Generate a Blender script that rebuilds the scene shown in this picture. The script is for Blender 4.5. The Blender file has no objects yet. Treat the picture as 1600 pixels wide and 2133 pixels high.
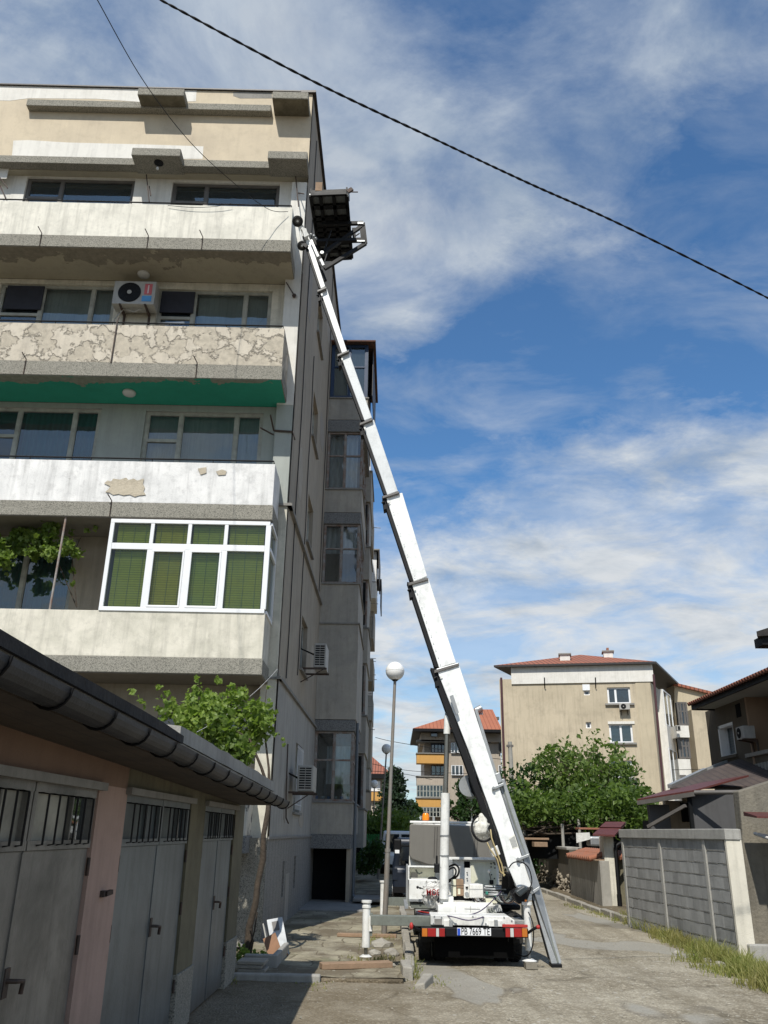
SUN_E = 5.0; SKY_K = .122; SKY_T = (.62, .94, 1.16)
import bpy, bmesh, math, random
from mathutils import Vector, Matrix, noise
random.seed(7)
R = math.radians
scene = bpy.context.scene
col = scene.collection
# ---------------------------------------------------------------- camera
CW, CHH, CF = 1600.0, 2133.0, 1725.52
PITCH, ROLL, YAW, FA, EYE = 0.36967075, 0.01605325, -0.01684397, 0.02655946, 1.75
cy_, sy_, cp_, sp_ = math.cos(YAW), math.sin(YAW), math.cos(PITCH), math.sin(PITCH)
_f = Vector((sy_*cp_, cy_*cp_, sp_)); _r = Vector((cy_, -sy_, 0)); _u = _r.cross(_f)
_c, _s = math.cos(ROLL), math.sin(ROLL)
CR, CU, CFW = _c*_r+_s*_u, -_s*_r+_c*_u, _f
CAM = Vector((0, 0, EYE))
cd = bpy.data.cameras.new('camera'); cam = bpy.data.objects.new('camera', cd); col.objects.link(cam)
mw = Matrix((CR, CU, -CFW)).transposed().to_4x4(); mw.translation = CAM
cam.matrix_world = mw
cd.sensor_fit = 'VERTICAL'; cd.sensor_height = 36; cd.lens = CF/CHH*36; cd.clip_start = .05; cd.clip_end = 3000
scene.camera = cam

def ray(x, y): return CR*((x-CW/2)/CF) - CU*((y-CHH/2)/CF) + CFW
def oz(x, y, z=0.0): d = ray(x, y); return CAM+d*((z-EYE)/d.z)
def ox(x, y, X): d = ray(x, y); return CAM+d*(X/d.x)
def oy(x, y, Y): d = ray(x, y); return CAM+d*(Y/d.y)

class Fr:
    """wall frame: u along the wall, v into the building, z up"""
    def __init__(s, o, a):
        s.o = Vector(o); s.U = Vector((math.cos(a), math.sin(a), 0)); s.V = Vector((-math.sin(a), math.cos(a), 0))
    def w(s, u, v, z): return s.o+s.U*u+s.V*v+Vector((0, 0, z))
    def q(s, x, y, v=0.0):
        d = ray(x, y); t = (v-(CAM-s.o).dot(s.V))/d.dot(s.V); P = CAM+d*t
        return (P-s.o).dot(s.U), P.z
WF = Fr((0, 0, 0), 0)     # world frame: u=x v=y

# ---------------------------------------------------------------- mesh builder
class MB:
    def __init__(s, fr=WF): s.v = []; s.f = []; s.fr = fr; s.sm = []
    def add(s, vs, fs, smooth=False):
        n = len(s.v); s.v += [Vector(p) for p in vs]; s.f += [[i+n for i in f] for f in fs]; s.sm += [smooth]*len(fs); return s
    def box(s, a0, a1, b0, b1, c0, c1, fr=None):
        g = (fr or s.fr).w
        if a0 > a1: a0, a1 = a1, a0
        if b0 > b1: b0, b1 = b1, b0
        if c0 > c1: c0, c1 = c1, c0
        vs = [g(a, b, c) for c in (c0, c1) for b in (b0, b1) for a in (a0, a1)]
        return s.add(vs, [(0, 2, 3, 1), (4, 5, 7, 6), (0, 1, 5, 4), (2, 6, 7, 3), (0, 4, 6, 2), (1, 3, 7, 5)])
    def quad(s, *p): return s.add(p, [tuple(range(len(p)))])
    def prism(s, pts, ext):
        ext = Vector(ext); n = len(pts); vs = [Vector(p) for p in pts]; vs += [p+ext for p in vs]
        return s.add(vs, [tuple(range(n))[::-1], tuple(range(n, 2*n))]+[(i, (i+1) % n, n+(i+1) % n, n+i) for i in range(n)])
    def hexa(s, bot, top):
        return s.add(list(bot)+list(top), [(3, 2, 1, 0), (4, 5, 6, 7), (0, 1, 5, 4), (1, 2, 6, 5), (2, 3, 7, 6), (3, 0, 4, 7)])
    def tube(s, pts, r, n=8, cap=True, smooth=True, flat=None):
        pts = [Vector(p) for p in pts]
        rs = r if isinstance(r, (list, tuple)) else [r]*len(pts)
        vs = []; up = None
        for i, p in enumerate(pts):
            d = (pts[min(i+1, len(pts)-1)]-pts[max(i-1, 0)]).normalized()
            if up is None:
                up = Vector((0, 0, 1)) if abs(d.z) < .9 else Vector((1, 0, 0))
            a = d.cross(up).normalized(); b = a.cross(d).normalized(); up = b
            for k in range(n):
                t = 2*math.pi*k/n; vs.append(p+a*math.cos(t)*rs[i]+b*math.sin(t)*rs[i]*(flat or 1))
        fs = [(i*n+k, i*n+(k+1) % n, (i+1)*n+(k+1) % n, (i+1)*n+k) for i in range(len(pts)-1) for k in range(n)]
        s.add(vs, fs, smooth)
        if cap:
            m = (len(pts)-1)*n; s.add([vs[k] for k in range(n)], [tuple(range(n))[::-1]]); s.add([vs[m+k] for k in range(n)], [tuple(range(n))])
        return s
    def beam(s, p, q, w, h, up=(0, 0, 1)):
        p, q = Vector(p), Vector(q); d = (q-p).normalized(); up = Vector(up)
        a = d.cross(up).normalized()*w/2; b = a.cross(d).normalized()*h/2
        return s.hexa([p-a-b, p+a-b, p+a+b, p-a+b], [q-a-b, q+a-b, q+a+b, q-a+b])
    def ball(s, c, r, n=16, sc=(1, 1, 1), jit=0):
        c = Vector(c); vs = []; m = n//2
        for i in range(m+1):
            t = math.pi*i/m
            for k in range(n):
                p = Vector((math.sin(t)*math.cos(2*math.pi*k/n)*sc[0], math.sin(t)*math.sin(2*math.pi*k/n)*sc[1], math.cos(t)*sc[2]))
                if jit: p *= 1+jit*noise.noise(p*2.3+c*3)
                vs.append(c+p*r)
        return s.add(vs, [(i*n+k, (i+1)*n+k, (i+1)*n+(k+1) % n, i*n+(k+1) % n) for i in range(m) for k in range(n)], True)
    def disc(s, c, ax, r, h, n=24, r2=None):
        ax = Vector(ax).normalized(); c = Vector(c); return s.tube([c, c+ax*h], [r, r2 if r2 is not None else r], n, smooth=False)
    def rock(s, c, sx, sy, sz, seed=0):
        bm = bmesh.new(); bmesh.ops.create_icosphere(bm, subdivisions=2, radius=1)
        for v in bm.verts:
            v.co *= 1+.35*noise.noise(v.co*1.5+Vector((seed, seed*1.7, 0)))
            v.co = Vector((v.co.x*sx, v.co.y*sy, v.co.z*sz))
        bm.verts.index_update()
        vs = [v.co+Vector(c) for v in bm.verts]; fs = [[v.index for v in f.verts] for f in bm.faces]; bm.free()
        return s.add(vs, fs)
    def build(s, name, mat, parent=None, bevel=0, smooth=None):
        base = parent.matrix_world.translation.copy() if parent else (sum_center(s.v) if s.v else Vector())
        if parent: base = WORLD_LOC[parent.name]
        me = bpy.data.meshes.new(name)
        me.from_pydata([tuple(p-base) for p in s.v], [], s.f)
        me.materials.append(mat)
        for i, p in enumerate(me.polygons): p.use_smooth = s.sm[i] if smooth is None else smooth
        me.update()
        o = bpy.data.objects.new(name, me); col.objects.link(o)
        if parent: o.parent = parent
        else: o.location = base
        WORLD_LOC[o.name] = base
        if bevel:
            m = o.modifiers.new('b', 'BEVEL'); m.width = bevel; m.segments = 2; m.limit_method = 'ANGLE'; m.angle_limit = R(40)
        return o
WORLD_LOC = {}
def sum_center(vs):
    xs = [p.x for p in vs]; ys = [p.y for p in vs]; zs = [p.z for p in vs]
    return Vector(((min(xs)+max(xs))/2, (min(ys)+max(ys))/2, min(zs)))
def tag(o, label=None, cat=None, group=None, kind=None):
    if label: o['label'] = label
    if cat: o['category'] = cat
    if group: o['group'] = group
    if kind: o['kind'] = kind
    return o
def thing(name, loc, label, cat, group=None):
    o = bpy.data.objects.new(name, None); col.objects.link(o); o.location = loc; o.empty_display_size = .2
    WORLD_LOC[o.name] = Vector(loc)
    return tag(o, label, cat, group)
def struct(name, mb, mat, **k): return tag(mb.build(name, mat, **k), kind='structure')

# ---------------------------------------------------------------- materials
def nodes(name):
    m = bpy.data.materials.new(name); m.use_nodes = True; nt = m.node_tree; nt.nodes.clear()
    out = nt.nodes.new('ShaderNodeOutputMaterial'); return m, nt, out
class N:
    def __init__(s, nt): s.nt = nt
    def n(s, t, ins=None, **p):
        x = s.nt.nodes.new(t)
        for k, v in p.items(): setattr(x, k, v)
        for k, v in (ins or {}).items():
            if isinstance(v, bpy.types.NodeSocket): s.nt.links.new(v, x.inputs[k])
            else: x.inputs[k].default_value = v
        return x
    def pos(s): return s.n('ShaderNodeNewGeometry').outputs['Position']
    def map(s, v, sc=(1, 1, 1), loc=(0, 0, 0), rot=(0, 0, 0)):
        return s.n('ShaderNodeMapping', {'Vector': v, 'Scale': sc, 'Location': loc, 'Rotation': rot}).outputs[0]
    def noise(s, v, sc, det=5, rough=.6, dist=0):
        return s.n('ShaderNodeTexNoise', {'Vector': v, 'Scale': sc, 'Detail': det, 'Roughness': rough, 'Distortion': dist}).outputs['Fac']
    def ramp(s, f, a, b, inv=False):
        return s.n('ShaderNodeMapRange', {'Value': f, 'From Min': a, 'From Max': b, 'To Min': 1. if inv else 0., 'To Max': 0. if inv else 1.}, clamp=True).outputs[0]
    def mix(s, f, a, b, mode='MIX'):
        x = s.nt.nodes.new('ShaderNodeMix'); x.data_type = 'RGBA'; x.blend_type = mode
        for k, v in ((0, f), (6, a), (7, b)):
            if isinstance(v, bpy.types.NodeSocket): s.nt.links.new(v, x.inputs[k])
            elif k == 0: x.inputs[0].default_value = v
            else: x.inputs[k].default_value = (*v, 1) if len(v) == 3 else v
        return x.outputs[2]
    def math(s, op, a, b=0.0, c=0.0):
        x = s.nt.nodes.new('ShaderNodeMath'); x.operation = op
        for i, v in enumerate((a, b, c)):
            if isinstance(v, bpy.types.NodeSocket): s.nt.links.new(v, x.inputs[i])
            else: x.inputs[i].default_value = v
        return x.outputs[0]
def sc3(c, k): return tuple(min(1, x*k) for x in c)

def wmat(name, c, c2=None, amt=.5, s=1.2, streak=.35, dirt=.25, grain=.12, gs=90, rough=.85, bump=.15, bs=60, metal=0.0,
         peel=None, spec=.4, speck=None, zdirt=None, peel_s=1.1, ptype='noise', grooves=None, edge=None, peelz=None, coat=0):
    """weathered painted / plastered surface"""
    m, nt, out = nodes(name); g = N(nt); P = g.pos()
    c2 = c2 or sc3(c, .72)
    n1 = g.noise(P, s, 6, .62, .3)
    colr = g.mix(g.math('MULTIPLY', g.ramp(n1, .38, .68), amt), c, c2)
    if streak:
        st = g.noise(g.map(P, (5, 5, .35)), 1.6, 5, .65)
        colr = g.mix(g.math('MULTIPLY', g.ramp(st, .48, .75), streak), colr, sc3(c, .42), 'MIX')
    if dirt:
        d = g.noise(P, s*4.3, 7, .7)
        colr = g.mix(g.math('MULTIPLY', g.ramp(d, .5, .8), dirt), colr, sc3(c, .35))
    h = g.noise(P, bs, 4, .6)
    if speck:
        vo = g.n('ShaderNodeTexVoronoi', {'Vector': P, 'Scale': speck[0]}, feature='F1')
        colr = g.mix(g.math('MULTIPLY', g.ramp(vo.outputs['Distance'], .25, .55), .75), colr, speck[1])
        h2 = g.n('ShaderNodeSeparateColor', {'Color': vo.outputs['Color']}).outputs[0]
        colr = g.mix(g.math('MULTIPLY', g.ramp(h2, .6, .9), .6), colr, speck[2])
    if grain:
        gr = g.noise(P, gs, 3, .7)
        colr = g.mix(grain, colr, g.mix(gr, (0, 0, 0), (1, 1, 1)), 'OVERLAY')
    if peel:
        pc, th = peel
        pn = g.noise(P, peel_s, 10, .64, .12)
        mask = g.ramp(pn, th, th+.03)
        if peelz:
            z = g.n('ShaderNodeSeparateXYZ', {'Vector': P}).outputs[peelz[2] if len(peelz) > 2 else 2]
            pz = g.ramp(z, peelz[0], peelz[1])
            mask = g.ramp(g.math('ADD', pn, g.math('MULTIPLY', pz, .35)), th, th+.012)
        pb = g.mix(g.ramp(g.noise(P, 9, 6, .7), .35, .7), pc, sc3(pc, .65))
        colr = g.mix(mask, colr, pb)
        if not peelz:
            e = g.math('MULTIPLY', g.ramp(pn, th-.014, th-.002), g.math('SUBTRACT', 1.0, mask)); colr = g.mix(g.math('MULTIPLY', e, .38), colr, sc3(pc, .35))
        h = g.math('ADD', h, g.math('MULTIPLY', g.math('SUBTRACT', 1.0, mask), 3.0))
    if zdirt:
        z = g.n('ShaderNodeSeparateXYZ', {'Vector': P}).outputs[2]
        zz = g.math('ADD', z, g.math('MULTIPLY', g.noise(P, 3, 5), zdirt[1]*.8))
        colr = g.mix(g.ramp(zz, zdirt[0]+zdirt[1], zdirt[0], False) if False else g.math('MULTIPLY', g.ramp(zz, zdirt[0], zdirt[0]+zdirt[1], True), zdirt[3]), colr, zdirt[2])
    if grooves:
        ax, per, w, dc = grooves
        x = g.n('ShaderNodeSeparateXYZ', {'Vector': P}).outputs[ax]
        fr = g.math('FRACT', g.math('DIVIDE', x, per))
        gm = g.math('LESS_THAN', fr, w)
        colr = g.mix(g.math('MULTIPLY', gm, .8), colr, dc)
        h = g.math('SUBTRACT', h, g.math('MULTIPLY', gm, 4.))
    bp = g.n('ShaderNodeBump', {'Height': h, 'Strength': bump, 'Distance': .02})
    bs_ = g.n('ShaderNodeBsdfPrincipled', {'Base Color': colr, 'Roughness': rough, 'Metallic': metal, 'Specular IOR Level': spec, 'Normal': bp.outputs[0], 'Coat Weight': coat})
    nt.links.new(bs_.outputs[0], out.inputs[0]); return m

def pmat(name, c, rough=.5, metal=0.0, var=.12, spec=.5, s=3, coat=0.0, trans=0.0, alpha=1.0):
    m, nt, out = nodes(name); g = N(nt); P = g.pos()
    n1 = g.noise(P, s, 5, .6); colr = g.mix(g.ramp(n1, .35, .7), c, sc3(c, 1-var*2))
    n2 = g.noise(P, s*14, 4, .7)
    colr = g.mix(g.math('MULTIPLY', g.ramp(n2, .55, .8), var*1.5), colr, sc3(c, .5))
    rr = g.math('ADD', g.math('MULTIPLY', n1, .25), rough-.12)
    b = g.n('ShaderNodeBsdfPrincipled', {'Base Color': colr, 'Roughness': rr, 'Metallic': metal, 'Specular IOR Level': spec, 'Coat Weight': coat, 'Transmission Weight': trans, 'Alpha': alpha})
    nt.links.new(b.outputs[0], out.inputs[0]); return m

def glass(name, tint=(.05, .07, .08), see=.6, rough=.03, k=1.2, k0=.05):
    """window pane: part see-through, fresnel reflection"""
    m, nt, out = nodes(name); g = N(nt); P = g.pos()
    fr = g.n('ShaderNodeFresnel', {'IOR': 1.55}).outputs[0]
    bp = g.n('ShaderNodeBump', {'Height': g.noise(P, 1.6, 2), 'Strength': .12, 'Distance': .03}).outputs[0]
    gl = g.n('ShaderNodeBsdfGlossy', {'Color': (.9, .95, 1, 1), 'Roughness': rough, 'Normal': bp}).outputs[0]
    tr = g.n('ShaderNodeBsdfTransparent', {'Color': (.8, .85, .85, 1)}).outputs[0]
    df = g.n('ShaderNodeBsdfDiffuse', {'Color': (*tint, 1)}).outputs[0]
    a = g.n('ShaderNodeMixShader', {0: see, 1: df, 2: tr}).outputs[0]
    f2 = g.math('ADD', g.math('MULTIPLY', fr, k), k0)
    b = g.n('ShaderNodeMixShader', {0: f2, 1: a, 2: gl}).outputs[0]
    nt.links.new(b, out.inputs[0]); return m

def leafmat(name, c1, c2, c3=None):
    m, nt, out = nodes(name); g = N(nt); P = g.pos()
    n1 = g.noise(P, 9, 3, .6); n0 = g.noise(P, .9, 3, .5)
    colr = g.mix(g.ramp(n1, .35, .65), c1, c2)
    colr = g.mix(g.math('MULTIPLY', g.ramp(n0, .45, .65), .6), colr, c3 or sc3(c1, .5))
    a = g.n('ShaderNodeBsdfPrincipled', {'Base Color': colr, 'Roughness': .5, 'Specular IOR Level': .35}).outputs[0]
    t = g.n('ShaderNodeBsdfTranslucent', {'Color': g.mix(.5, colr, (c2[0]*1.6, c2[1]*1.9, c2[2]*.8))}).outputs[0]
    nt.links.new(g.n('ShaderNodeMixShader', {0: .38, 1: a, 2: t}).outputs[0], out.inputs[0]); return m

M = {}
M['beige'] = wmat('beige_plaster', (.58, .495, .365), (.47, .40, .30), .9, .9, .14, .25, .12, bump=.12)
M['white'] = wmat('white_plaster', (.72, .70, .65), (.6, .58, .53), .6, 1.5, .3, .22, .1)
M['white5'] = wmat('white_parapet', (.76, .73, .64), (.58, .56, .49), .9, 2.2, .6, .35, .12)
M['cream'] = wmat('cream_parapet', (.70, .66, .56), (.48, .46, .38), .9, 2.0, .55, .4, .12)
M['peel4'] = wmat('peeling_parapet', (.62, .56, .46), (.54, .48, .39), .7, 2, .4, .45, .14, peel=((.56, .50, .40), .47), peel_s=2.4, bump=.8)
M['peel3'] = wmat('white_peeling_parapet', (.80, .79, .77), (.56, .56, .55), .7, 1.6, .55, .55, .1, peel=((.5, .46, .4), .70), peel_s=1.3, bump=.4)
M['bare'] = wmat('bare_plaster', (.50, .44, .34), (.38, .33, .25), .8, 5, .1, .4, .2, bump=.6, bs=30)
M['peelpier'] = wmat('peeling_pier', (.62, .58, .50), (.45, .43, .38), .6, 2, .3, .3, .12, peel=((.12, .12, .115), .53), peel_s=2.4, bump=.4)
M['terrazzo'] = wmat('pebble_dash', (.23, .22, .185), (.14, .135, .11), .7, 1.3, .45, .35, .1, rough=.95, speck=(75, (.36, .34, .29), (.05, .05, .04)), bump=.6, bs=80)
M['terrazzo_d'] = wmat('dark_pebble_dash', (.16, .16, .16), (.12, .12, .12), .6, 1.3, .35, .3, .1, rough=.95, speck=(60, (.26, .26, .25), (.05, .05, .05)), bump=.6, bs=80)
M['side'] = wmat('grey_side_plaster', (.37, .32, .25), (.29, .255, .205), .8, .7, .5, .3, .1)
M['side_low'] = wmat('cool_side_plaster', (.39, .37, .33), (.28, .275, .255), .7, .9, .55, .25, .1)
M['bay'] = wmat('bay_plaster', (.41, .375, .32), (.27, .26, .235), .8, 1.1, .4, .35, .12)
M['base'] = wmat('grooved_basement', (.24, .23, .21), (.19, .185, .175), .7, 1.2, .3, .3, .15, speck=(55, (.3, .29, .27), (.12, .12, .11)), grooves=(1, .42, .05, (.07, .07, .065)), bump=.4)
M['ledge'] = wmat('ledge', (.26, .25, .23), None, .6, 3, .3, .4)
M['stain_shade'] = wmat('stained_shaded_underside', (.10, .09, .065), (.2, .18, .13), .8, 3, 0, .6, .1)  # brown stain, kept extra dark to carry the shade under the blocks
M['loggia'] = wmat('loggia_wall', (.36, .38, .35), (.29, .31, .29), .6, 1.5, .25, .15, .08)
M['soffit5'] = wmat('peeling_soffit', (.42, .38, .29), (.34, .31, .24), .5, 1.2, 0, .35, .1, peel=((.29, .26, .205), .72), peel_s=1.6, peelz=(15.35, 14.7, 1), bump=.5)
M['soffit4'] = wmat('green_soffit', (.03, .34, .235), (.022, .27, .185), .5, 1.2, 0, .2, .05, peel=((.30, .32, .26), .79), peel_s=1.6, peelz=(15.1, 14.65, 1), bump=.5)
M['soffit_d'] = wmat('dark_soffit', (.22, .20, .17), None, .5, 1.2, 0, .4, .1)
M['roofmetal'] = wmat('dark_roof_metal', (.03, .03, .032), (.08, .05, .035), .5, 4, .2, .3, rough=.5)
M['rust'] = wmat('rusty_iron', (.05, .04, .035), (.12, .06, .035), .5, 12, 0, .3, rough=.7)
M['black'] = pmat('black_metal', (.006, .006, .007), .55, 0, .1, .25)
M['frame_w'] = pmat('white_window_frame', (.78, .79, .80), .35, 0, .04)
M['frame_o'] = pmat('old_wood_frame', (.42, .42, .37), .6, 0, .2, s=5)
M['frame_g'] = pmat('grey_brown_frame', (.13, .12, .11), .5, 0, .15)
M['frame_b'] = pmat('blue_frame', (.012, .035, .09), .5, 0, .1)
M['frame_r'] = wmat('rusty_frame', (.30, .29, .27), (.2, .1, .06), .9, 6, .4, .4, rough=.7)
M['glass'] = glass('window_glass')
M['glass_d'] = glass('dark_glass', (.012, .016, .02), .12)
M['glass_c'] = glass('clear_glass', (.05, .06, .06), .85)
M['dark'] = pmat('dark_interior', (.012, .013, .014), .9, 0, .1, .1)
M['mesh_d'] = pmat('fly_screen', (.02, .022, .035), .7, 0, .2)

def curtain_mat(name, c, per=.12, axis=0, amt=.35, horiz=False):
    m, nt, out = nodes(name); g = N(nt); P = g.pos()
    sx = g.n('ShaderNodeSeparateXYZ', {'Vector': P})
    x = sx.outputs[2 if horiz else axis]
    w = g.math('SINE', g.math('ADD', g.math('MULTIPLY', x, 6.283/per), g.math('MULTIPLY', g.noise(P, 2.5, 3), 6.0 if not horiz else 1.0)))
    f = g.ramp(w, -1, 1)
    colr = g.mix(g.math('MULTIPLY', f, amt*1.6), c, sc3(c, .4))
    n2 = g.noise(g.map(P, (1, 1, 14) if horiz else (8, 8, .6)), 3, 4)
    colr = g.mix(g.math('MULTIPLY', g.ramp(n2, .45, .7), .45), colr, sc3(c, .55))
    b = g.n('ShaderNodeBsdfPrincipled', {'Base Color': colr, 'Roughness': .8}).outputs[0]
    nt.links.new(b, out.inputs[0]); return m
M['blind_w'] = curtain_mat('pale_roller_blind', (.66, .70, .64), .9, 0, .2)
M['curt_w'] = curtain_mat('white_net_curtain', (.72, .76, .78), .16, 0, .35)
M['curt_dg'] = curtain_mat('dark_green_curtain', (.03, .16, .12), .12, 0, .4)
M['bamboo'] = curtain_mat('green_bamboo_blind', (.27, .31, .04), .045, 0, .3, True)
M['louvre'] = curtain_mat('grey_louvre_blind', (.36, .40, .38), .07, 0, .4, True)

# window unit: frame (part) > pane, curtain (sub-parts)
def window(parent, fr, u0, u1, z0, z1, v, cols, rows=None, ft=.055, depth=.07, fmat='frame_o', gmat='glass', curt=None, name='window', label=None, cback=.1, rail=.045, back=True):
    """cols: list of u positions of mullions; rows: {col_index:[z,...]} transoms"""
    b = MB(fr); ed = [u0]+list(cols)+[u1]
    b.box(u0, u1, v, v+depth, z0, z0+ft); b.box(u0, u1, v, v+depth, z1-ft, z1)
    b.box(u0, u0+ft, v+.001, v+depth-.001, z0+ft, z1-ft); b.box(u1-ft, u1, v+.001, v+depth-.001, z0+ft, z1-ft)
    for c in cols: b.box(c-rail/2, c+rail/2, v+.003, v+depth-.003, z0+ft, z1-ft)
    p = MB(fr)
    for i in range(len(ed)-1):
        a = ed[i]+(ft if i == 0 else rail/2); c = ed[i+1]-(ft if i == len(ed)-2 else rail/2)
        zs = sorted((rows or {}).get(i, []) if isinstance(rows, dict) else (rows or []))
        for z in zs: b.box(a, c, v+.005, v+depth-.005, z-rail/2, z+rail/2)
        zz = [z0+ft]+zs+[z1-ft]
        for k in range(len(zz)-1):
            za = zz[k]+(rail/2 if k else 0); zb = zz[k+1]-(rail/2 if k < len(zz)-2 else 0)
            b.box(a, a+.02, v+.015, v+depth-.01, za, zb); b.box(c-.02, c, v+.015, v+depth-.01, za, zb)
        p.quad(fr.w(a, v+depth*.6, z0+ft), fr.w(c, v+depth*.6, z0+ft), fr.w(c, v+depth*.6, z1-ft), fr.w(a, v+depth*.6, z1-ft))
    o = b.build(name, M[fmat], parent)
    if label: o['label'] = label
    p.build('pane', M[gmat], o)
    for cu in (curt or []):
        mt, a, c, za, zb = cu[:5]; w = u1-u0; h = z1-z0; n = max(2, int((c-a)*w/.05))
        q = MB(fr); pts = []
        for i in range(n+1):
            t = a+(c-a)*i/n; dv = .012*math.sin(i*1.9) if mt.startswith('curt') else 0
            pts.append((u0+w*t, v+depth+cback+dv))
        for i in range(n):
            q.quad(fr.w(pts[i][0], pts[i][1], z0+h*za), fr.w(pts[i+1][0], pts[i+1][1], z0+h*za), fr.w(pts[i+1][0], pts[i+1][1], z0+h*zb), fr.w(pts[i][0], pts[i][1], z0+h*zb))
        q.build('curtain' if mt.startswith('curt') else 'blind', M[mt], o)
    if back:
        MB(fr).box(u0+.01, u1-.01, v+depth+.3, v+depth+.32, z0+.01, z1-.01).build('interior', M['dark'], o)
    return o
def wall_open(mb, fr, U0, U1, Z0, Z1, v, dep, ops, solid=0):
    us = sorted({U0, U1, *[o[0] for o in ops], *[o[1] for o in ops]}); zs = sorted({Z0, Z1, *[o[2] for o in ops], *[o[3] for o in ops]})
    us = [x for x in us if U0 <= x <= U1]; zs = [x for x in zs if Z0 <= x <= Z1]
    for i in range(len(us)-1):
        for j in range(len(zs)-1):
            cu, cz = (us[i]+us[i+1])/2, (zs[j]+zs[j+1])/2
            if any(o[0] < cu < o[1] and o[2] < cz < o[3] for o in ops): continue
            mb.quad(fr.w(us[i], v, zs[j]), fr.w(us[i+1], v, zs[j]), fr.w(us[i+1], v, zs[j+1]), fr.w(us[i], v, zs[j+1]))
    for a, b, c, d in ops:
        w = fr.w
        mb.quad(w(a, v, c), w(a, v+dep, c), w(a, v+dep, d), w(a, v, d)); mb.quad(w(b, v, c), w(b, v, d), w(b, v+dep, d), w(b, v+dep, c))
        mb.quad(w(a, v, c), w(b, v, c), w(b, v+dep, c), w(a, v+dep, c)); mb.quad(w(a, v, d), w(a, v+dep, d), w(b, v+dep, d), w(b, v, d))
    return mb

FF = Fr((-2.352, 14.6, 0), FA)          # front balcony plane
VW = 1.15                                # depth of the loggias
XS = -2.2                                # the side wall
UC = .16                                 # corner u at the loggia wall
UL = -16.0                               # how far the front runs to the left
B = thing('apartment_building', (-6, 20, 0), 'tall weathered apartment block with stacked balconies that the white lift leans on', 'apartment building')
SL = {5: (13.712, 13.395), 4: (10.572, 10.238), 3: (7.527, 7.216), 2: (4.598, 4.302)}
ROOFZ = 19.02
fq = FF.q
# --- upper plain wall, beams, blocks
ub = MB(FF); wz = 16.40
ub.box(UL, UC, .95, 1.5, wz, ROOFZ); ub.build('upper_wall', M['beige'], B)
s = MB(FF); s.box(UL, UC+.02, .90, 1.6, ROOFZ, ROOFZ+.035); s.build('roof_flashing', M['roofmetal'], B)
def beam_px(x0, y0a, y0b, x1, v, mat='terrazzo', back=.96, nm='concrete_beam'):
    a = fq(x0, y0a, v); b = fq(x0, y0b, v); c = fq(x1, y0a, v)
    MB(FF).box(a[0], c[0], v, back, b[1], a[1]).build(nm, M[mat], B, bevel=.012)
def block_px(x0, x1, yt, yb, v, back=.97, nm='concrete_block'):
    a = fq(x0, yt, v); b = fq((x0+x1)/2, yb, v); c = fq(x1, yt, v)
    MB(FF).box(a[0], c[0], v, back, b[1], a[1]).build(nm, M['terrazzo'], B, bevel=.02); MB(FF).box(a[0]+.01, c[0]-.01, v+.02, back-.02, b[1]-.006, b[1]+.002).build('underside', M['stain_shade'], B)
beam_px(57, 206, 219, 566, .76)
block_px(288, 385, 183, 198, .42); block_px(568, 643, 190, 205, .42)
# second beam = front edge of the top soffit
a = fq(37, 329, .72); b_ = fq(560, 350, .72); c = fq(560, 335, .72)
z2b, z2t = wz-.02, wz+.185
MB(FF).box(UL, UC-.04, .72, .955, z2b, z2t).build('concrete_beam', M['terrazzo'], B, bevel=.012)
MB(FF).box(UL, UC, .955, 1.5, wz-.03, wz).build('top_soffit', M['soffit5'], B)
for x0, x1 in ((275, 377), (559, 641)):
    p = fq(x0, 310, .4); q = fq(x1, 310, .4)
    MB(FF).box(p[0], q[0], .40, 1.0, z2b-.015, z2b+.215).build('concrete_block', M['terrazzo'], B, bevel=.02)
def patch(pts, v, nm='plaster_patch', mat='white', th=.004):
    q = [fq(x, y, v) for x, y in pts]; mb = MB(FF)
    mb.prism([FF.w(u, v, z) for u, z in q], FF.V*(-th)); mb.build(nm, M[mat], B)
patch([(28, 293), (60, 292), (140, 297), (300, 301), (424, 305), (422, 331), (300, 331), (25, 326)], .95)
patch([(-60, 172), (100, 176), (300, 184), (300, 213), (200, 206), (60, 205), (20, 210), (-60, 208)], .95)
patch([(380, 186), (410, 187), (408, 211), (382, 212)], .95)
patch([(486, 192), (520, 190), (566, 193), (567, 205), (500, 205), (486, 200)], .95, mat='ledge', th=.003)
patch([(-40, 342), (22, 343), (17, 358), (14, 372), (-40, 372)], .94)
patch([(217, 1007), (224, 1001), (232, 1003), (236, 997), (250, 999), (263, 995), (268, 1000), (279, 997), (286, 1001), (300, 997), (298, 1008), (302, 1016), (299, 1023), (304, 1031), (290, 1032), (281, 1035), (270, 1030), (258, 1032), (247, 1029), (236, 1031), (228, 1026), (219, 1025), (226, 1019), (230, 1013)], -.0, mat='bare')
patch([(412, 976), (430, 973), (430, 985), (418, 989)], 0, mat='bare'); patch([(450, 982), (462, 978), (472, 981), (470, 989), (455, 990)], 0, mat='bare')
# roof bumps
for x in (70, 405, 525): 
    p = fq(x, 166, 1.3); MB(FF).ball(FF.w(p[0], 1.45, ROOFZ+.12), .16, 12, (1, 1, .7)).build('roof_vent', M['roofmetal'], B)
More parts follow.
